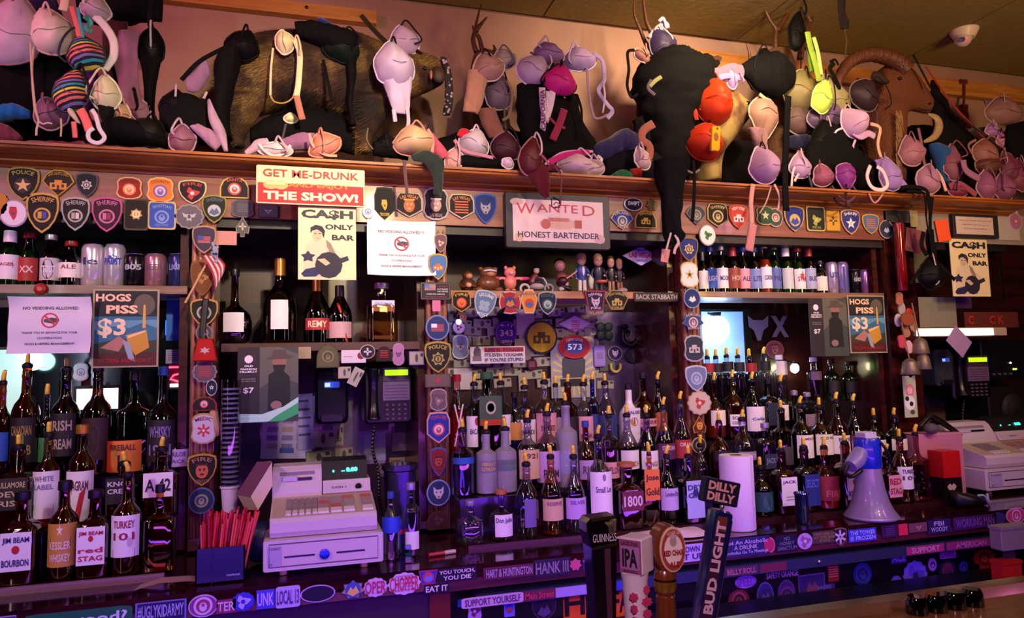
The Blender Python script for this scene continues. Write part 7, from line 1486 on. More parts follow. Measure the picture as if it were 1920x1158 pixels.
obj('bell', M().lathe([(r/s, z/s) for r, z in bell], 32, cap=False), mat('#8c7c9c', .35, coat=.4), t, smooth=True)
obj('rim', M().lathe([(46/s, .001), (49/s, 3/s), (46/s, 6/s)], 32, cap=False), mat('#a8a0b0', .3, .3), t, smooth=True)
obj('body', M().lathe([(23/s, 92/s), (24/s, 94/s), (25/s, 140/s), (23/s, 146/s), (.001, 146/s)], 28, cap=False), mat('#1c30c0', .25, coat=.6), t, smooth=35)
obj('end_cap', M().box(-13/s, -13/s, 146/s, 13/s, 13/s, 158/s, .004), mat('#d0c8d8', .4), t)
obj('microphone', M().tube([(-18/s, -.01, 122/s), (-34/s, -.02, 108/s), (-52/s, -.03, 98/s)], 14/s, 14, 1, [14/s, 16/s, 12/s]), mat('#8478a8', .35, coat=.3), t, smooth=35)
obj('trigger_guard', M().tube(spline([(-58/s, -.03, 102/s), (-64/s, -.03, 88/s), (-50/s, -.03, 80/s), (-28/s, -.03, 90/s)], 4), 4/s), mat('#141018', .4), t, smooth=True)
m = M(); m.tube(spline([(8/s, -26/s, 140/s), (20/s, -30/s, 120/s), (28/s, -24/s, 100/s), (20/s, -26/s, 84/s)], 12), .006, 8, 1, [.005+.0025*(i % 2) for i in range(37)]); obj('coil_cord', m, mat('#100c14', .4), t, smooth=True)
c = PZ(1505, 2.46, ZC); s = ppm(1505, 940, 2.46); t = thing('cocktail_jigger', 'narrow steel cup reflecting blue before the dark whiskey bottles', 'jigger', (c.x, 2.46, ZC))
obj('cup', M().lathe([(9/s, 0), (11/s, 4/s), (12.5/s, 52/s), (14/s, 54/s), (13/s, 56/s), (11/s, 50/s)], 22, cap=False), mat('#5868a8', .15, .95), t, smooth=35); obj('bottom', M().lathe([(9/s, 0), (9/s, .003)], 22), mat('#384070', .2, .9), t)
# ---- taps
ZT = 1.1015
def base(t, r=.022, h=.045):
    obj('collar', M().lathe([(.035, 0), (.035, .006), (r, .012), (r*.6, .02), (r*.6, h)], 20), mat('#b0b0b8', .2, 1.), t, smooth=35)
Yt = 1.05; s = ppm(1120, 1050, Yt)
def tapthing(u, label): 
    c = PZ(u, Yt, ZT); t = thing('tap_handle', label, 'beer tap', (c.x, Yt, ZT)); base(t); return t, c
t, c = tapthing(1121, 'black harp stout tap handle, first of the four taps'); top = P(1120, 967, Yt).z-ZT
x = lambda u, v: P(u, v, Yt).x-c.x
z = lambda v, u=1120: P(u, v, Yt).z-ZT
o = [(x(1093, 973), z(975)), (x(1100, 967), top), (x(1146, 966), top+.002), (x(1148, 990), z(990)), (x(1147, 1158), z(1158)), (x(1140, 1200), .04), (x(1112, 1200), .04), (x(1112, 1158), z(1158)), (x(1101, 1020), z(1020)), (x(1094, 990), z(992))]
obj('handle', M().prism(o[::-1], -.018, .018, .004), mat('#08080c', .12, coat=1), t)
obj('step', M().prism([(x(1100, 1022), z(1020)), (x(1146, 1018), z(1016)), (x(1145, 1158), z(1158)), (x(1113, 1158), z(1158))], -.022, -.017, .002), mat('#0c0a10', .12, coat=1), t)
obj('stripe', M().prism([(x(1122, 1025), z(1023)), (x(1133, 1024), z(1022)), (x(1137, 1158), z(1158)), (x(1128, 1158), z(1158))], -.0235, -.0215), mat('#4c2c40', .3), t)
obj('edge_band', M().tube([(x(1101, 1021), -.020, z(1020)), (x(1147, 1017), -.020, z(1015))], .0012), mat('#b8a070', .2, 1.), t)
hp = obj('harp_emblem', M().prism([(x(u, 980), z(v)) for u, v in ((1124, 976), (1128, 974), (1134, 976), (1141, 969), (1145, 970), (1144, 990), (1139, 996), (1132, 997), (1132, 986))], -.024, -.018, .002), mat('#b8b088', .25, .8), t)
for k in range(3): obj('harp_string', M().tube([(x(1131+k*3, 980), -.0248, z(979)), (x(1134+k*2, 990), -.0248, z(993))], .0006), mat('#282820', .4), hp)
texts(t, [('GUINNESS', (x(1101, 1000)+x(1147, 1000))/2, z(1003), .039, .012, '#d8d0e0', {'bold': .0})], y=-.0195)
# ipa block
t, c = tapthing(1197, 'white square headed ipa tap handle, second tap'); c = c
x = lambda u, v=1050: P(u, v, Yt).x-c.x
m = M(); a = math.radians(-53)
W = .0195; Hb0, Hb1 = z(1072, 1197), z(1003, 1197)
hd = obj('block', M().box(-W, -W, Hb0, W, W, Hb1, .003), mat('#e0d4dc', .4), t, loc=(.004, 0, 0)); hd.rotation_euler = (0, 0, a)
pl = obj('face_plate', M().box(-W*.94, -W-.001, Hb0+.003, W*.94, -W+.001, Hb1-.003), mat('#90507c', .5), hd)
obj('plate_field', M().box(-W*.82, -W-.0016, Hb0+.009, W*.82, -W-.0008, Hb1-.013), mat('#a878a8', .5), pl)
texts(pl, [('IPA', 0, (Hb0+Hb1)/2-.002, W*1.35, .028, '#141020', {'bold': .04}), ('LAGUNA', 0, Hb1-.008, W*1.5, .006, '#381838'), ('BREWING', 0, Hb0+.006, W*1.2, .004, '#381838')], y=-W-.0024)
obj('neck', M().lathe([(.022, Hb0+.001), (.020, Hb0-.012), (.019, Hb0-.03), (.016, .04), (.012, .035)], 20), mat('#e0d4e0', .4), t, smooth=35)
for k in range(9): obj('red_mark', M().prism([(xx*.006*(1+k % 3*.3)+(-.012 if k % 2 else .010), zz*.007+Hb0-.022-k*.009) for xx, zz in SH['star7']], -.021, -.0165), mat('#b83060', .5), t)
# oval red ale tap
t, c = tapthing(1249, 'round topped wooden ale tap with red lettered oval, third tap'); cz_ = (z(980, 1249)+z(1072, 1249))/2; hh = (z(980, 1249)-z(1072, 1249))/2; dx = P(1249, 1025, Yt).x-c.x
br = mat('#6c3414', .25, coat=.6)
obj('paddle', M().prism([(dx+xx*.026, cz_+zz*hh) for xx, zz in SH['oval']], -.014, .014, .003), br, t, smooth=30)
ov = obj('oval_face', M().prism([(dx+.003+xx*.0225, cz_+zz*hh*.92) for xx, zz in SH['oval']], -.0175, -.013, .001), mat('#d8c0a0', .5), t)
polys(ov, [([(dx+.003+xx*.0205, cz_+zz*hh*.84) for xx, zz in SH['oval']], '#a03c30'), ([(dx+.003+xx*.0160, cz_+zz*hh*.62) for xx, zz in SH['oval']], '#e8dcd0'), (circ(dx+.003, cz_+.013, .006, .008), '#a89890'), ([(dx-.004, cz_+.022), (dx+.003, cz_+.026), (dx+.010, cz_+.022), (dx+.008, cz_+.018), (dx-.002, cz_+.018)], '#b8a8a0')], y=-.0182)
texts(ov, [('RED CHAIR', dx+.003, cz_-.004, .036, .009, '#901418', {'bold': .05}), ('ALE', dx+.003, cz_-.022, .018, .009, '#901418', {'bold': .05}), ('HOUSE OF', dx+.003, cz_+hh*.72, .022, .004, '#e8dcc8', {'arc': .02})], y=-.0198)
obj('turned_neck', M().lathe([(r_, cz_-hh+z_) for r_, z_ in ((.014, .006), (.017, 0), (.018, -.008), (.012, -.014), (.016, -.020), (.017, -.028), (.013, -.034), (.015, -.036), (.016, -.07), (.014, -.12))], 20, dx*.5), br, t, smooth=35)
obj('gold_ring', M().lathe([(.0175, cz_-hh-.012), (.0185, cz_-hh-.018), (.0175, cz_-hh-.026)], 20, dx*.5, cap=False), mat('#b8903c', .25, .8), t, smooth=True)
# slanted light beer tap
t, c = tapthing(1325, 'slanted blue and silver tap handle with dilly dilly topper')
pa = P(1352, 955, Yt)-c; pb = P(1316, 1180, Yt)-c; d = (pa-pb); L = d.length; ang = math.atan2(d.x, d.z)
sh = obj('shaft', M().prism([(xx*.0155, L*(.5+zz*.5)) for xx, zz in ((-1, .96), (-.6, 1), (.6, 1), (1, .96), (.95, -1), (-.95, -1))], -.013, .013, .003), mat('#141a5c', .12, coat=1), t, loc=pb-Vector((0, pb.y, 0)), smooth=30); sh.rotation_euler = (0, ang, 0)
obj('face_band', M().box(-.0145, -.0145, .004, .006, -.012, L*.93, .001), mat('#3c1c40', .3, coat=.3), sh); obj('chrome_edge', M().tube([(.0135, -.012, .004), (.0145, -.012, L*.93)], .002), mat('#c8d0e8', .08, 1.), sh)
obj('copper_patch', M().box(-.013, -.0152, L*.83, .005, -.0142, L*.95), mat('#a86048', .25, .6), sh)
m = M(); put_text(m, 'BUD LIGHT', -.0045, L*.53, L*.76, .0175, y=-.0155, rot=PI/2, bold=.04); obj('lettering', m, mat('#d8b8d0', .4), sh)
obj('ball_joint', M().ell((.001, 0, L+.005), .004, .004, .006), mat('#c0b0b8', .3, .8), sh, smooth=True)
to = obj('topper', M().box(-.034, -.006, 0, .034, .006, .040, .002), mat('#1a1c38', .4), sh, loc=(-.008, 0, L+.008)); to.rotation_euler = (0, math.radians(14)-ang, 0)
texts(to, [('DILLY', 0, .0285, .052, .0140, '#e0a8a0', {'bold': .05}), ('DILLY', 0, .0115, .052, .0140, '#e0a8a0', {'bold': .05})], y=-.0068)
obj('stem', M().tube([(0, 0, .02), pb+Vector((0, -pb.y, .01))], .008), mat('#b0b0b8', .2, 1.), t, smooth=True)
# ---- camera, small flag, bells
c = P(1806, 62, 2.5); cz_ = 3.478; cc = P(1806, 56, 0.001+ (2.5)); 
d = (P(1808, 58, 1)-CAM); k = (3.475-CAM.z)/d.z; c = CAM+d*k; sC = F/((MR.transposed() @ (c-CAM)).z*-1)
t = thing('security_camera', 'small white dome security camera on the ceiling', 'camera', (c.x, c.y, 3.4775)); R = 24/sC
obj('base', M().lathe([(R, 0), (R*.97, -.012), (R*.72, -.045), (R*.68, -.05)], 28), mat('#e0d0bc', .4), t, smooth=35)
ey = obj('eyeball', M().ell((-.2*R, -.1, -.052), R*.62, R*.62, R*.62, 20, 12), mat('#d0bcc0', .35), t, smooth=True); ey.location = (0, .1, 0)
dv = (CAM-Vector((c.x, c.y, 3.42))).normalized(); q = dv.to_track_quat('-Y', 'Z').to_euler()
ln = obj('lens', M().lathe([(.001, 0), (R*.2, 0), (R*.2, .006)], 16), mat('#08080a', .1, coat=1), t, loc=Vector((-.2*R, 0, -.052))+dv*R*.62+Vector((-.006, 0, -.004))); ln.rotation_euler = dv.to_track_quat('Z', 'Y').to_euler()
l2 = obj('infrared_lens', M().lathe([(.001, 0), (R*.17, 0), (R*.17, .006)], 16), mat('#d84858', .2, emit=.8), t, loc=Vector((-.2*R, 0, -.052))+dv*R*.62+Vector((.012, .002, -.006))); l2.rotation_euler = ln.rotation_euler
t = thing('small_flag', 'small striped stick flag tucked on the left pillar', 'flag', P(405, 500, 2.78)); o_ = P(405, 500, 2.78)
obj('stick', M().tube([P(347, 568, 2.74)-o_, P(400, 470, 2.80)-o_], .004), mat('#c8946c', .5), t)
def quad_grid(c4, nx, ny, wav):
    m = M(); vs = []
    for j in range(ny+1):
        for i in range(nx+1):
            a, b = i/nx, j/ny; p = (c4[0]*(1-a)+c4[1]*a)*(1-b)+(c4[3]*(1-a)+c4[2]*a)*b; vs.append(p+Vector((0, wav*math.sin(a*6+b*5), 0)))
    return m, vs
c4 = [P(u, v, 2.77)-o_ for u, v in ((388, 468), (414, 474), (402, 540), (384, 480))]
for i in range(7):
    a, b = i/7, (i+1)/7; m = M(); vs = []
    for k in range(9):
        q = k/8
        for s_ in (a, b):
            up = Vector(P(378+s_*34, 478+s_*5+0, 2.765))-o_; lo = Vector(P(402+s_*17, 545-s_*35, 2.775))-o_
            p = up.lerp(lo, q)+Vector((.012*math.sin(q*3), -.010*math.sin(q*7+s_*3), 0)); vs.append(p)
    m.add(vs, [(2*k, 2*k+1, 2*k+3, 2*k+2) for k in range(8)]); obj('stripe', m, cloth('#a83840' if i % 2 == 0 else '#d8c8c0'), t, smooth=True)
m = M(); vs = []
for k in range(7):
    q = k/6
    for s_ in (0, 1): vs.append(P(397+s_*13+q*(-2), 452+q*38+s_*(8-q*6), 2.755-.01*math.sin(q*5))-o_)
m.add(vs, [(2*k, 2*k+1, 2*k+3, 2*k+2) for k in range(6)]); obj('canton', m, ramp_mat(['#28304c', '#8c94a0'], 60, kind='vor'), t, smooth=True)
# red cowbell on left pillar
t = thing('cowbell', 'red trapezoid bell with silver mark on the left pillar', 'bell', P(385, 677, 2.80)); s = 1/ppm(385, 660, 2.8)
obj('shell', M().prism([(xx*21*s*(1 if zz < 0 else .62), 21*s+zz*21*s) for xx, zz in SH['rect']], -.02, .018, .005), mat('#b01c18', .3, coat=.4), t, smooth=30); polys(t, [([(a_*10*s, 20*s+b_*7*s) for a_, b_ in star(0, 0, 1, 6, .5)], '#b8a8a8')], y=-.0205)
obj('loop', M().tube(spline([(-.01, 0, 42*s), (0, 0, 52*s), (.01, 0, 42*s)], 4), .003), mat('#8c8088', .3, .8), t)
# black strap on left pillar shield
tag(obj('leather_strap', M().tube(line([(386, 560), (383, 590), (380, 622), (381, 636)], 2.80), .011, 8, .3), mat('#0c0c0c', .5), smooth=True), 'black leather strap hanging over the left pillar shield', 'strap')
tag(obj('work_glove', M().loft([(P(392, 768, 2.84), P(408, 766, 2.84), .02), (P(394, 790, 2.84), P(412, 786, 2.84), .025), (P(398, 808, 2.84), P(416, 802, 2.84), .02), (P(402, 818, 2.84), P(412, 816, 2.84), .01)], 12, 4), mat('#c8a078', .8)), 'small cream glove stuck at the right side of left pillar', 'glove')
# ---- right pillar ornaments
t = thing('neon_tube_housing', 'long glossy dark red tube on the rightmost pillar', 'tube', P(1693, 545, 2.80)); h_ = P(1693, 418, 2.8).z-P(1693, 545, 2.8).z
obj('tube', M().lathe([(.02, 0), (.022, .005), (.022, h_-.005), (.018, h_)], 18, sx=1.1), mat('#7c0c14', .12, coat=1), t, smooth=35)
for k, (u, v, w, lab) in enumerate([(1726, 663, 30, 'upper right grey cowbell of three by the rightmost pillar'), (1732, 692, 26, 'lower right grey cowbell of three by the rightmost pillar'), (1707, 702, 32, 'left grey cowbell of three by the rightmost pillar')]):
    Yq = 2.76-.02*k; c = P(u, v, Yq); s = 1/ppm(u, v, Yq); t = thing('cowbell', lab, 'bell', c, 'hanging cowbells')
    obj('shell', M().lathe([(w*.5*s, 0), (w*.52*s, .004), (w*.46*s, 14*s), (w*.38*s, 24*s), (w*.16*s, 30*s), (.002, 31*s)], 20, cap=False), mat('#7c6c60', .45, .5, bump=.2, bs=60), t, smooth=35)
    obj('clapper', M().ell((0, 0, -.004), .008, .008, .01, 10, 6), mat('#38302c', .4, .6), t, smooth=True); obj('cord', M().tube([(0, 0, 30*s), (-.01, .02, .25)], .003), mat('#8c6c50', .6), t)
tt = [(1690, 578, '#a8a0a0'), (1704, 590, '#c03838'), (1684, 600, '#d0c8c8'), (1698, 620, '#a87858'), (1712, 610, '#c0a078'), (1690, 640, '#c84858'), (1704, 650, '#d8a8b0'), (1686, 560, '#a86850')]
for k, (u, v, col) in enumerate(tt):
    tag(obj('key_tag', M().prism([(xx*.022, zz*.032) for xx, zz in SH['badge' if k % 2 else 'oval']], -.004, .002, .001), mat(col, .4), loc=P(u, v, 2.80-.004*k)), '%s key tag, %s of the eight hanging on rightmost pillar' % (['grey', 'red', 'white', 'tan', 'sand', 'pink', 'pale pink', 'rust'][k], ORD[k]), 'key tag').rotation_euler = (0, rr.uniform(-.3, .3), 0)
q = patch(1701, 598, 27, 26, 'circle', '#6c3018', '#8c4420', '', '#ffffff', '#ffffff', '', 'round orange brown wooden disc on the rightmost pillar', Y=2.76); q['category'] = 'disc'
o, W, H, _ = panel('paper_tag_strip', 'hanging white strip with cow print and pink round sticker', 'paper strip', 1694, 704, 1718, 782, 2.80, '#b8c8a8', .002)
polys(o, [(circ(0, .3*H, W*.7, W*.8), '#e08090'), (circ(0, .3*H, W*.4, W*.45), '#f0c8c8'), (circ(-.1*W, -.3*H, W*.8, W*.9), '#f0f0f0'), (circ(.1*W, -.35*H, W*.3), '#181818'), (circ(-.5*W, -.1*H, W*.3), '#181818'), (circ(.2*W, -.75*H, W*.35, W*.3), '#484848')], y=-.0026)
card('folded_flag', 1718, 452, 40, 44, '#7c4044', 'small dark striped flag behind the black bra strap', Y=2.80, rot=10, cat='flag')
card('orange_tag', 1768, 432, 24, 40, '#f05828', 'bright orange paper tag near the rightmost pillar', Y=2.84, rot=-8)
card('camouflage_cloth', 1722, 500, 60, 60, '#505038', 'olive cloth square behind the hanging black bra', Y=2.88, cat='cloth')
card('lace_badge', 1713, 408, 14, 34, '#98906c', 'small grey striped ribbon badge by the rightmost pillar', Y=2.84)
card('silver_pouch', 1758, 585, 70, 56, '#8c8880', 'crumpled translucent bag on the lit right shelf', Y=2.98, cat='bag')
card('purple_card', 1803, 565, 36, 26, '#4c2868', 'plain purple card behind the right cash poster', Y=3.0)
card('lilac_napkin', 1798, 640, 38, 38, '#a888b8', 'lilac napkin hanging cornerwise from the lit shelf', Y=2.83, rot=42, cat='napkin')
card('foil_sheet', 1890, 420, 40, 60, '#b0a8a8', 'shiny grey sheet at the far right board', Y=2.845, cat='sheet')
ls = thing('lit_shelf', 'glowing white edged shelf in the right bay', 'shelf', P(1803, 622, 2.86)); a = P(1722, 622, 2.86); b = P(1888, 622, 2.86); hw = (b.x-a.x)/2
obj('light_bar', M().box(-hw, -.008, -.018, hw*.7, 0, .018), mat('#fff0d0', .3, emit=2.2), ls); obj('board', M().box(-hw, 0, -.022, hw, .42, .022), mat('#a09080', .5), ls); obj('end_block', M().box(hw*.7, -.01, -.02, hw, 0, .02), mat('#b8a890', .4), ls)
t = thing('amplifier', 'dark amplifier with tiny yellow and blue lights, right bay', 'electronics', P(1895, 690, 3.0)); obj('case', M().box(-.2, 0, -.06, .2, .28, .16, .006), mat('#0c1018', .3), t)
for k, (dx, dz, col) in enumerate([(-.0, .03, '#d0e8ff'), (.02, -.005, '#d8e830'), (.035, -.005, '#d8e830')]): obj('indicator', M().ell((dx, -.002, dz), .006, .003, .005, 8, 5), mat(col, .3, emit=8), t)
for k in range(4): obj('knob', M().lathe([(.006, 0), (.006, .01)], 10), mat('#808088', .3, .5), t, loc=(-.13+k*.04, 0, -.03)).rotation_euler = (PI/2, 0, 0)
t = thing('dark_speaker', 'black loudspeaker box low in the right bay', 'speaker', P(1900, 765, 3.0)); obj('case', M().box(-.17, 0, -.12, .17, .28, .12, .006), mat('#0c0a0c', .5), t); obj('cone', M().lathe([(.08, 0), (.06, .01), (.02, .02)], 24), mat('#141414', .6), t).rotation_euler = (PI/2, 0, 0)
card('paper_sheet', 1748, 740, 44, 36, '#786890', 'violet printed sheet under the right dispenser', Y=3.28, pr='text'); card('paper_sheet', 1762, 775, 50, 40, '#7c5c60', 'dusky sheet above the pink box', Y=3.282); card('paper_sheet', 1838, 764, 28, 30, '#9c68c8', 'violet envelope in the right bay with swirl', Y=3.28)
card('paper_sheet', 1812, 790, 26, 40, '#8c4c54', 'red brown slip beside the violet envelope', Y=3.283)
# pink box, red box, headset
c = PZ(1775, 2.70, ZC); x0 = PZ(1730, 2.70, ZC).x-c.x; x1 = PZ(1812, 2.70, ZC).x-c.x; hz = P(1775, 812, 2.7).z-ZC
t = thing('pink_box', 'large pink cardboard box between the bottles and right register', 'box', (c.x, 2.70, ZC)); obj('carton', M().box(x0, 0, 0, x1, .14, hz), mat('#c87c9c', .6), t); obj('flap', M().box(x0, -.001, hz-.004, x1, .10, hz+.002), mat('#d890ac', .6), t)
c = PZ(1790, 2.56, ZC); hz = P(1790, 845, 2.56).z-ZC; t = thing('red_box', 'bright red carton with black lower half before the pink box', 'box', (c.x, 2.56, ZC)); w_ = 21/ppm(1790, 880, 2.56)
obj('lower', M().box(-w_, 0, 0, w_, .08, hz*.48), mat('#140c10', .4), t); obj('upper', M().box(-w_, 0, hz*.48, w_, .08, hz), mat('#c01418', .4), t); polys(t, [([(-.01+a_*.02, hz*.26+b_*.026) for a_, b_ in [(math.cos(q)*(1+.4*math.sin(5*q)), math.sin(q)*(1+.4*math.sin(3*q))) for q in [i*.35 for i in range(18)]]], '#c8b0b0')], y=-.0016)
m = M(); rr2 = random.Random(4)
t = thing('cable_coil', 'tangled black cable with microphone on top of the pink box', 'cable', P(1755, 805, 2.74))
o_ = P(1755, 805, 2.74)
for k in range(4): obj('cable', M().tube(line([(1725+k*6, 800+k*2), (1745+k*5, 780+k*4), (1765+k*5, 788+k*5), (1790+k*4, 806+k*3)], 2.72+.02*k), .009, 8), mat('#0c0a0e', .4), t, smooth=True, org=o_)
obj('microphone', M().ell(P(1746, 803, 2.68)-o_, .035, .03, .026, 14, 8), mat('#585058', .5, bump=.5, bs=200), t, smooth=True)
c = PZ(1822, 2.47, ZC); t = thing('bottle_opener_mat', 'curved black tray with pale edge before the red carton', 'tray', (c.x, 2.47, ZC))
m = M(); m.loft([(Vector((-.10, 0, .0)), Vector((-.10, 0, .075)), .03), (Vector((-.05, 0, .0)), Vector((-.05, 0, .06)), .06), (Vector((.0, 0, .0)), Vector((.0, 0, .05)), .06), (Vector((.05, 0, .0)), Vector((.05, 0, .03)), .04), (Vector((.065, 0, .0)), Vector((.065, 0, .01)), .02)], 12, 4); obj('tray', m, mat('#0a080c', .4), t, smooth=True)
obj('pale_edge', M().tube(spline([(-.02, -.05, .052), (.01, -.055, .05), (.035, -.05, .02), (.062, -.03, .004), (.068, -.02, .05)], 5), .005), mat('#a8b8b8', .3), t, smooth=True)
# far right under the counter
for (u0, v0, u1, v1, col, nm, lab) in [(1880, 983, 1935, 1034, '#8c8878', 'steel_box', 'grey steel box under the right counter end'), (1882, 1050, 1915, 1092, '#c02818', 'red_bin', 'red bin below the grey steel box')]:
    a = P(u0, v1, 2.2); b = P(u1, v0, 2.2); z0 = 0 if nm == 'red_bin' else a.z
    t = thing(nm, lab, 'bin' if nm == 'red_bin' else 'box', ((a.x+b.x)/2, 2.2, z0)); W = (b.x-a.x)/2; obj('body', M().box(-W, 0, 0, W, .05, b.z-z0, .005), mat(col, .45), t); obj('rim', M().box(-W-.003, -.003, b.z-z0-.01, W+.003, .053, b.z-z0+.002), mat(col, .35), t)
    if nm == 'steel_box': obj('stand', M().box(-.02, .03, -a.z, .02, .05, 0), mat('#404040', .5), t)
# ---- glasses drying on the front bar
for k, (u, r_, lab) in enumerate([(1688, 24, 'first upturned dark tumbler from the left on the bar edge'), (1722, 26, 'second upturned dark tumbler on the bar edge'), (1757, 25, 'third upturned dark tumbler on the bar edge'), (1790, 24, 'last upturned dark tumbler before the bar curve')]):
    c = PZ(u, 1.17, ZT); s = 1/ppm(u, 1110, 1.17); t = thing('tumbler', lab, 'glass', (c.x, 1.13, ZT), 'tumblers on the bar'); obj('glass', M().lathe([(r_*s*.8, .0), (r_*s*.75, .022), (r_*s*.6, .030), (.001, .030)], 20, cap=False), glass('#201820'), t, smooth=35); obj('base', M().lathe([(r_*s*.5, .02), (r_*s*.45, .028)], 16), mat('#0c080c', .1, coat=1), t, smooth=35)
# ================================================================ figurines on the middle shelf
SK = '#c89878'
def fig(u, vt, w, label, parts, Y=2.95):
    b = PZ(u, Y, 1.917); H = P(u, vt, Y).z-1.917; t = thing('figurine', label, 'figurine', (b.x, Y, 1.917), 'figurines on the middle shelf'); W = w/2/ppm(u, vt+20, Y)
    obj('base', M().lathe([(W*.9, 0), (W*.9, .006), (W*.8, .008)], 16, sy=.7), mat('#201c20', .4), t, smooth=35)
    for nm, kind, a, col in parts:
        m = M()
        if kind == 'e': x_, z_, rx, rz = a[:4]; m.ell((x_*W, (a[4] if len(a) > 4 else 0)*W, z_*H), rx*W, rx*W*.9, rz*H, 14, 10)
        elif kind == 't': m.tube(spline([(p[0]*W, (p[2] if len(p) > 2 else 0)*W, p[1]*H) for p in a[0]], 3), a[1]*W, 8)
        elif kind == 'l': m.lathe([(r*W, z_*H) for r, z_ in a], 16, sy=.75)
        obj(nm, m, mat(col, .4, coat=.3), t, smooth=35 if kind == 'l' else True)
    return t
def man(u, vt, w, label, hair, coat, leg, extra=()):
    return fig(u, vt, w, label, [('leg', 't', ([(-.28, .03), (-.26, .22), (-.22, .38)], .22), leg), ('leg', 't', ([(.28, .03), (.26, .22), (.22, .38)], .22), leg), ('torso', 'l', [(.42, .32), (.48, .42), (.60, .58), (.5, .66), (.2, .69)], coat),
        ('arm', 't', ([(-.55, .62), (-.75, .50), (-.62, .38)], .15), coat), ('arm', 't', ([(.55, .62), (.75, .50), (.5, .44, -.4)], .15), coat), ('hand', 'e', (-.62, .37, .13, .03), SK), ('hand', 'e', (.5, .44, .13, .03, -.45), SK),
        ('head', 'e', (0, .83, .50, .15), SK), ('hair', 'e', (.02, .90, .53, .12, .12), hair), ('nose', 'e', (0, .81, .09, .02, -.48), SK), ('eye', 'e', (-.18, .84, .06, .012, -.44), '#181010'), ('eye', 'e', (.18, .84, .06, .012, -.44), '#181010'), ('shoe', 'e', (-.28, .03, .24, .03, -.15), '#100c0c'), ('shoe', 'e', (.28, .03, .24, .03, -.15), '#100c0c')]+list(extra))
fig(876, 508, 36, 'brown monkey figurine with pale hands, first on the shelf', [('body', 'e', (0, .35, .8, .34), '#4c2818'), ('head', 'e', (.1, .78, .6, .22), '#5c3420'), ('face', 'e', (.15, .74, .4, .14, -.35), '#b88860'), ('arm', 't', ([(-.6, .5), (-.7, .25, -.4), (-.1, .3, -.8)], .18), '#5c3420'), ('arm', 't', ([(.7, .5), (.8, .25, -.4), (.3, .3, -.8)], .18), '#5c3420'), ('hand', 'e', (0, .3, .3, .12, -.85), '#d8a880')])
fig(915, 500, 54, 'large brown bear figurine with glasses, second on the shelf', [('body', 'e', (0, .33, .85, .34), '#6c4020'), ('head', 'e', (.05, .76, .62, .24), '#7c4c28'), ('muzzle', 'e', (.1, .68, .32, .11, -.45), '#b08050'), ('ear', 'e', (-.5, .92, .18, .08), '#6c4020'), ('ear', 'e', (.55, .92, .18, .08), '#6c4020'), ('glasses', 't', ([(-.4, .80, -.5), (0, .82, -.66), (.5, .80, -.5)], .07), '#c8c8c8'), ('paw', 'e', (-.7, .1, .3, .10, -.3), '#7c4c28'), ('paw', 'e', (.7, .1, .3, .10, -.3), '#7c4c28')])
fig(957, 499, 34, 'pink standing pig figurine between bear and biker', [('belly', 'e', (0, .38, .72, .28), '#e08878'), ('head', 'e', (0, .76, .66, .20), '#e89080'), ('snout', 'e', (0, .73, .30, .08, -.6), '#f0a898'), ('ear', 'e', (-.48, .94, .20, .08), '#d87868'), ('ear', 'e', (.48, .94, .20, .08), '#d87868'), ('arm', 't', ([(-.6, .52), (-1.0, .55), (-1.3, .5)], .16), '#e08878'), ('arm', 't', ([(.6, .52), (1.0, .55), (1.4, .5)], .16), '#e08878'), ('foot', 'e', (-.35, .08, .3, .08, -.1), '#d07868'), ('foot', 'e', (.35, .08, .3, .08, -.1), '#d07868'), ('pink_bar', 't', ([(-2.2, .56, .5), (2.4, .56, .5)], .22), '#e84888')])
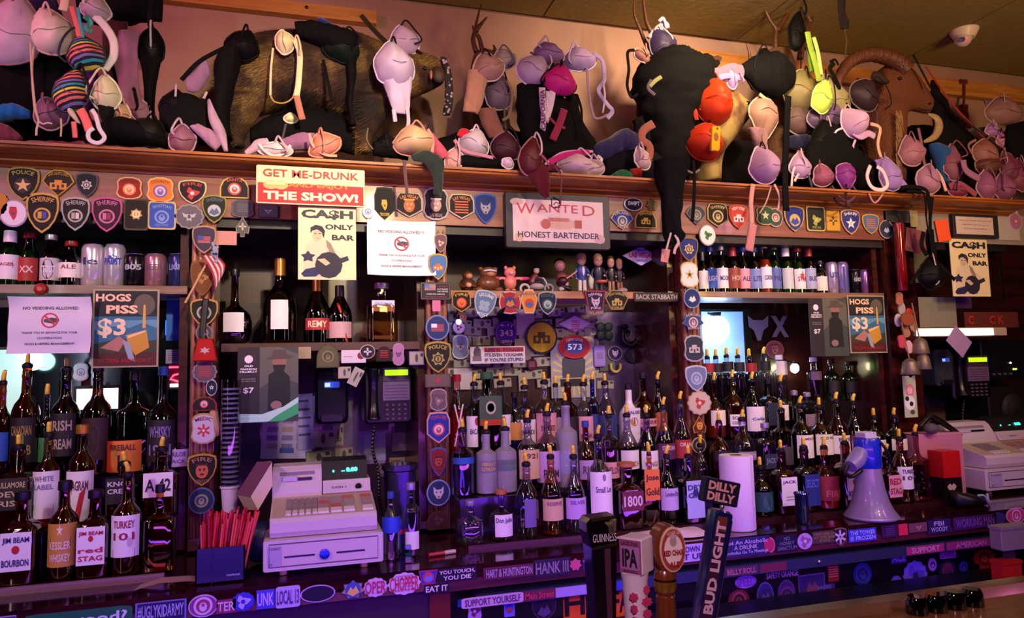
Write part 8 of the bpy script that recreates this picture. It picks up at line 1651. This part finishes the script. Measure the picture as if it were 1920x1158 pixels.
fig(1007, 503, 56, 'rider figurine leaning on a silver motorcycle', [('wheel', 't', ([(-.85+.3*math.cos(q), .17+.17*math.sin(q)) for q in [i*PI/5 for i in range(11)]], .09), '#c8c0c8'), ('wheel', 't', ([(.85+.3*math.cos(q), .17+.17*math.sin(q)) for q in [i*PI/5 for i in range(11)]], .09), '#9890a0'), ('engine', 'e', (0, .25, .5, .16), '#b8b0b8'), ('tank', 'e', (.1, .42, .35, .10), '#181820'), ('fork', 't', ([(.85, .17), (.55, .55), (.35, .62)], .06), '#d0c8d0'), ('rider_body', 't', ([(-.35, .36), (-.25, .6), (.0, .72)], .22), '#5c2c28'), ('rider_arm', 't', ([(-.05, .68), (.25, .6), (.42, .58)], .09), '#5c2c28'), ('rider_head', 'e', (.0, .88, .2, .11), SK), ('cap', 'e', (.0, .95, .21, .07), '#a8a0a0')])
fig(1055, 483, 44, 'seated bobble head musician playing a dark guitar', [('leg', 't', ([(-.4, .28), (-.1, .16, -.6), (.5, .08, -.6)], .2), '#181018'), ('leg', 't', ([(.4, .28), (.0, .14, -.5), (-.5, .08, -.5)], .2), '#c8b8c0'), ('torso', 'l', [(.45, .2), (.5, .3), (.55, .5), (.2, .58)], '#7c3c40'), ('guitar_body', 'e', (-.2, .32, .42, .12, -.6), '#3c1410'), ('guitar_neck', 't', ([(-.1, .34, -.7), (.5, .46, -.7), (1.1, .6, -.7)], .07), '#c89888'), ('arm', 't', ([(.5, .5), (.7, .42, -.4), (.6, .44, -.7)], .13), '#7c3c40'), ('head', 'e', (-.2, .78, .48, .18), '#a87060'), ('hair', 'e', (-.18, .86, .5, .14, .12), '#201410')])
man(1092, 474, 36, 'bobble head man in blue jacket and white trousers', '#c8b078', '#2c4890', '#d8d0d8', [('white_shirt', 'e', (0, .54, .16, .12, -.46), '#e8e0e8')])
man(1123, 476, 36, 'bobble head man in dark suit holding a small red sign', '#a88858', '#181c34', '#181c34', [('held_sign', 'e', (.1, .28, .6, .05, -.6), '#e86848'), ('white_guitar', 'e', (-.8, .3, .3, .2, .1), '#c8d0c0')])
man(1147, 480, 28, 'bobble head man in black shirt with bare arms', '#4c3024', '#14141c', '#b08468')
man(1163, 485, 24, 'small bald bobble head figure at the shelf end', SK, '#282030', '#a8785c', [('plaque', 'e', (.1, .08, .8, .08, -.6), '#d8d0e0')])
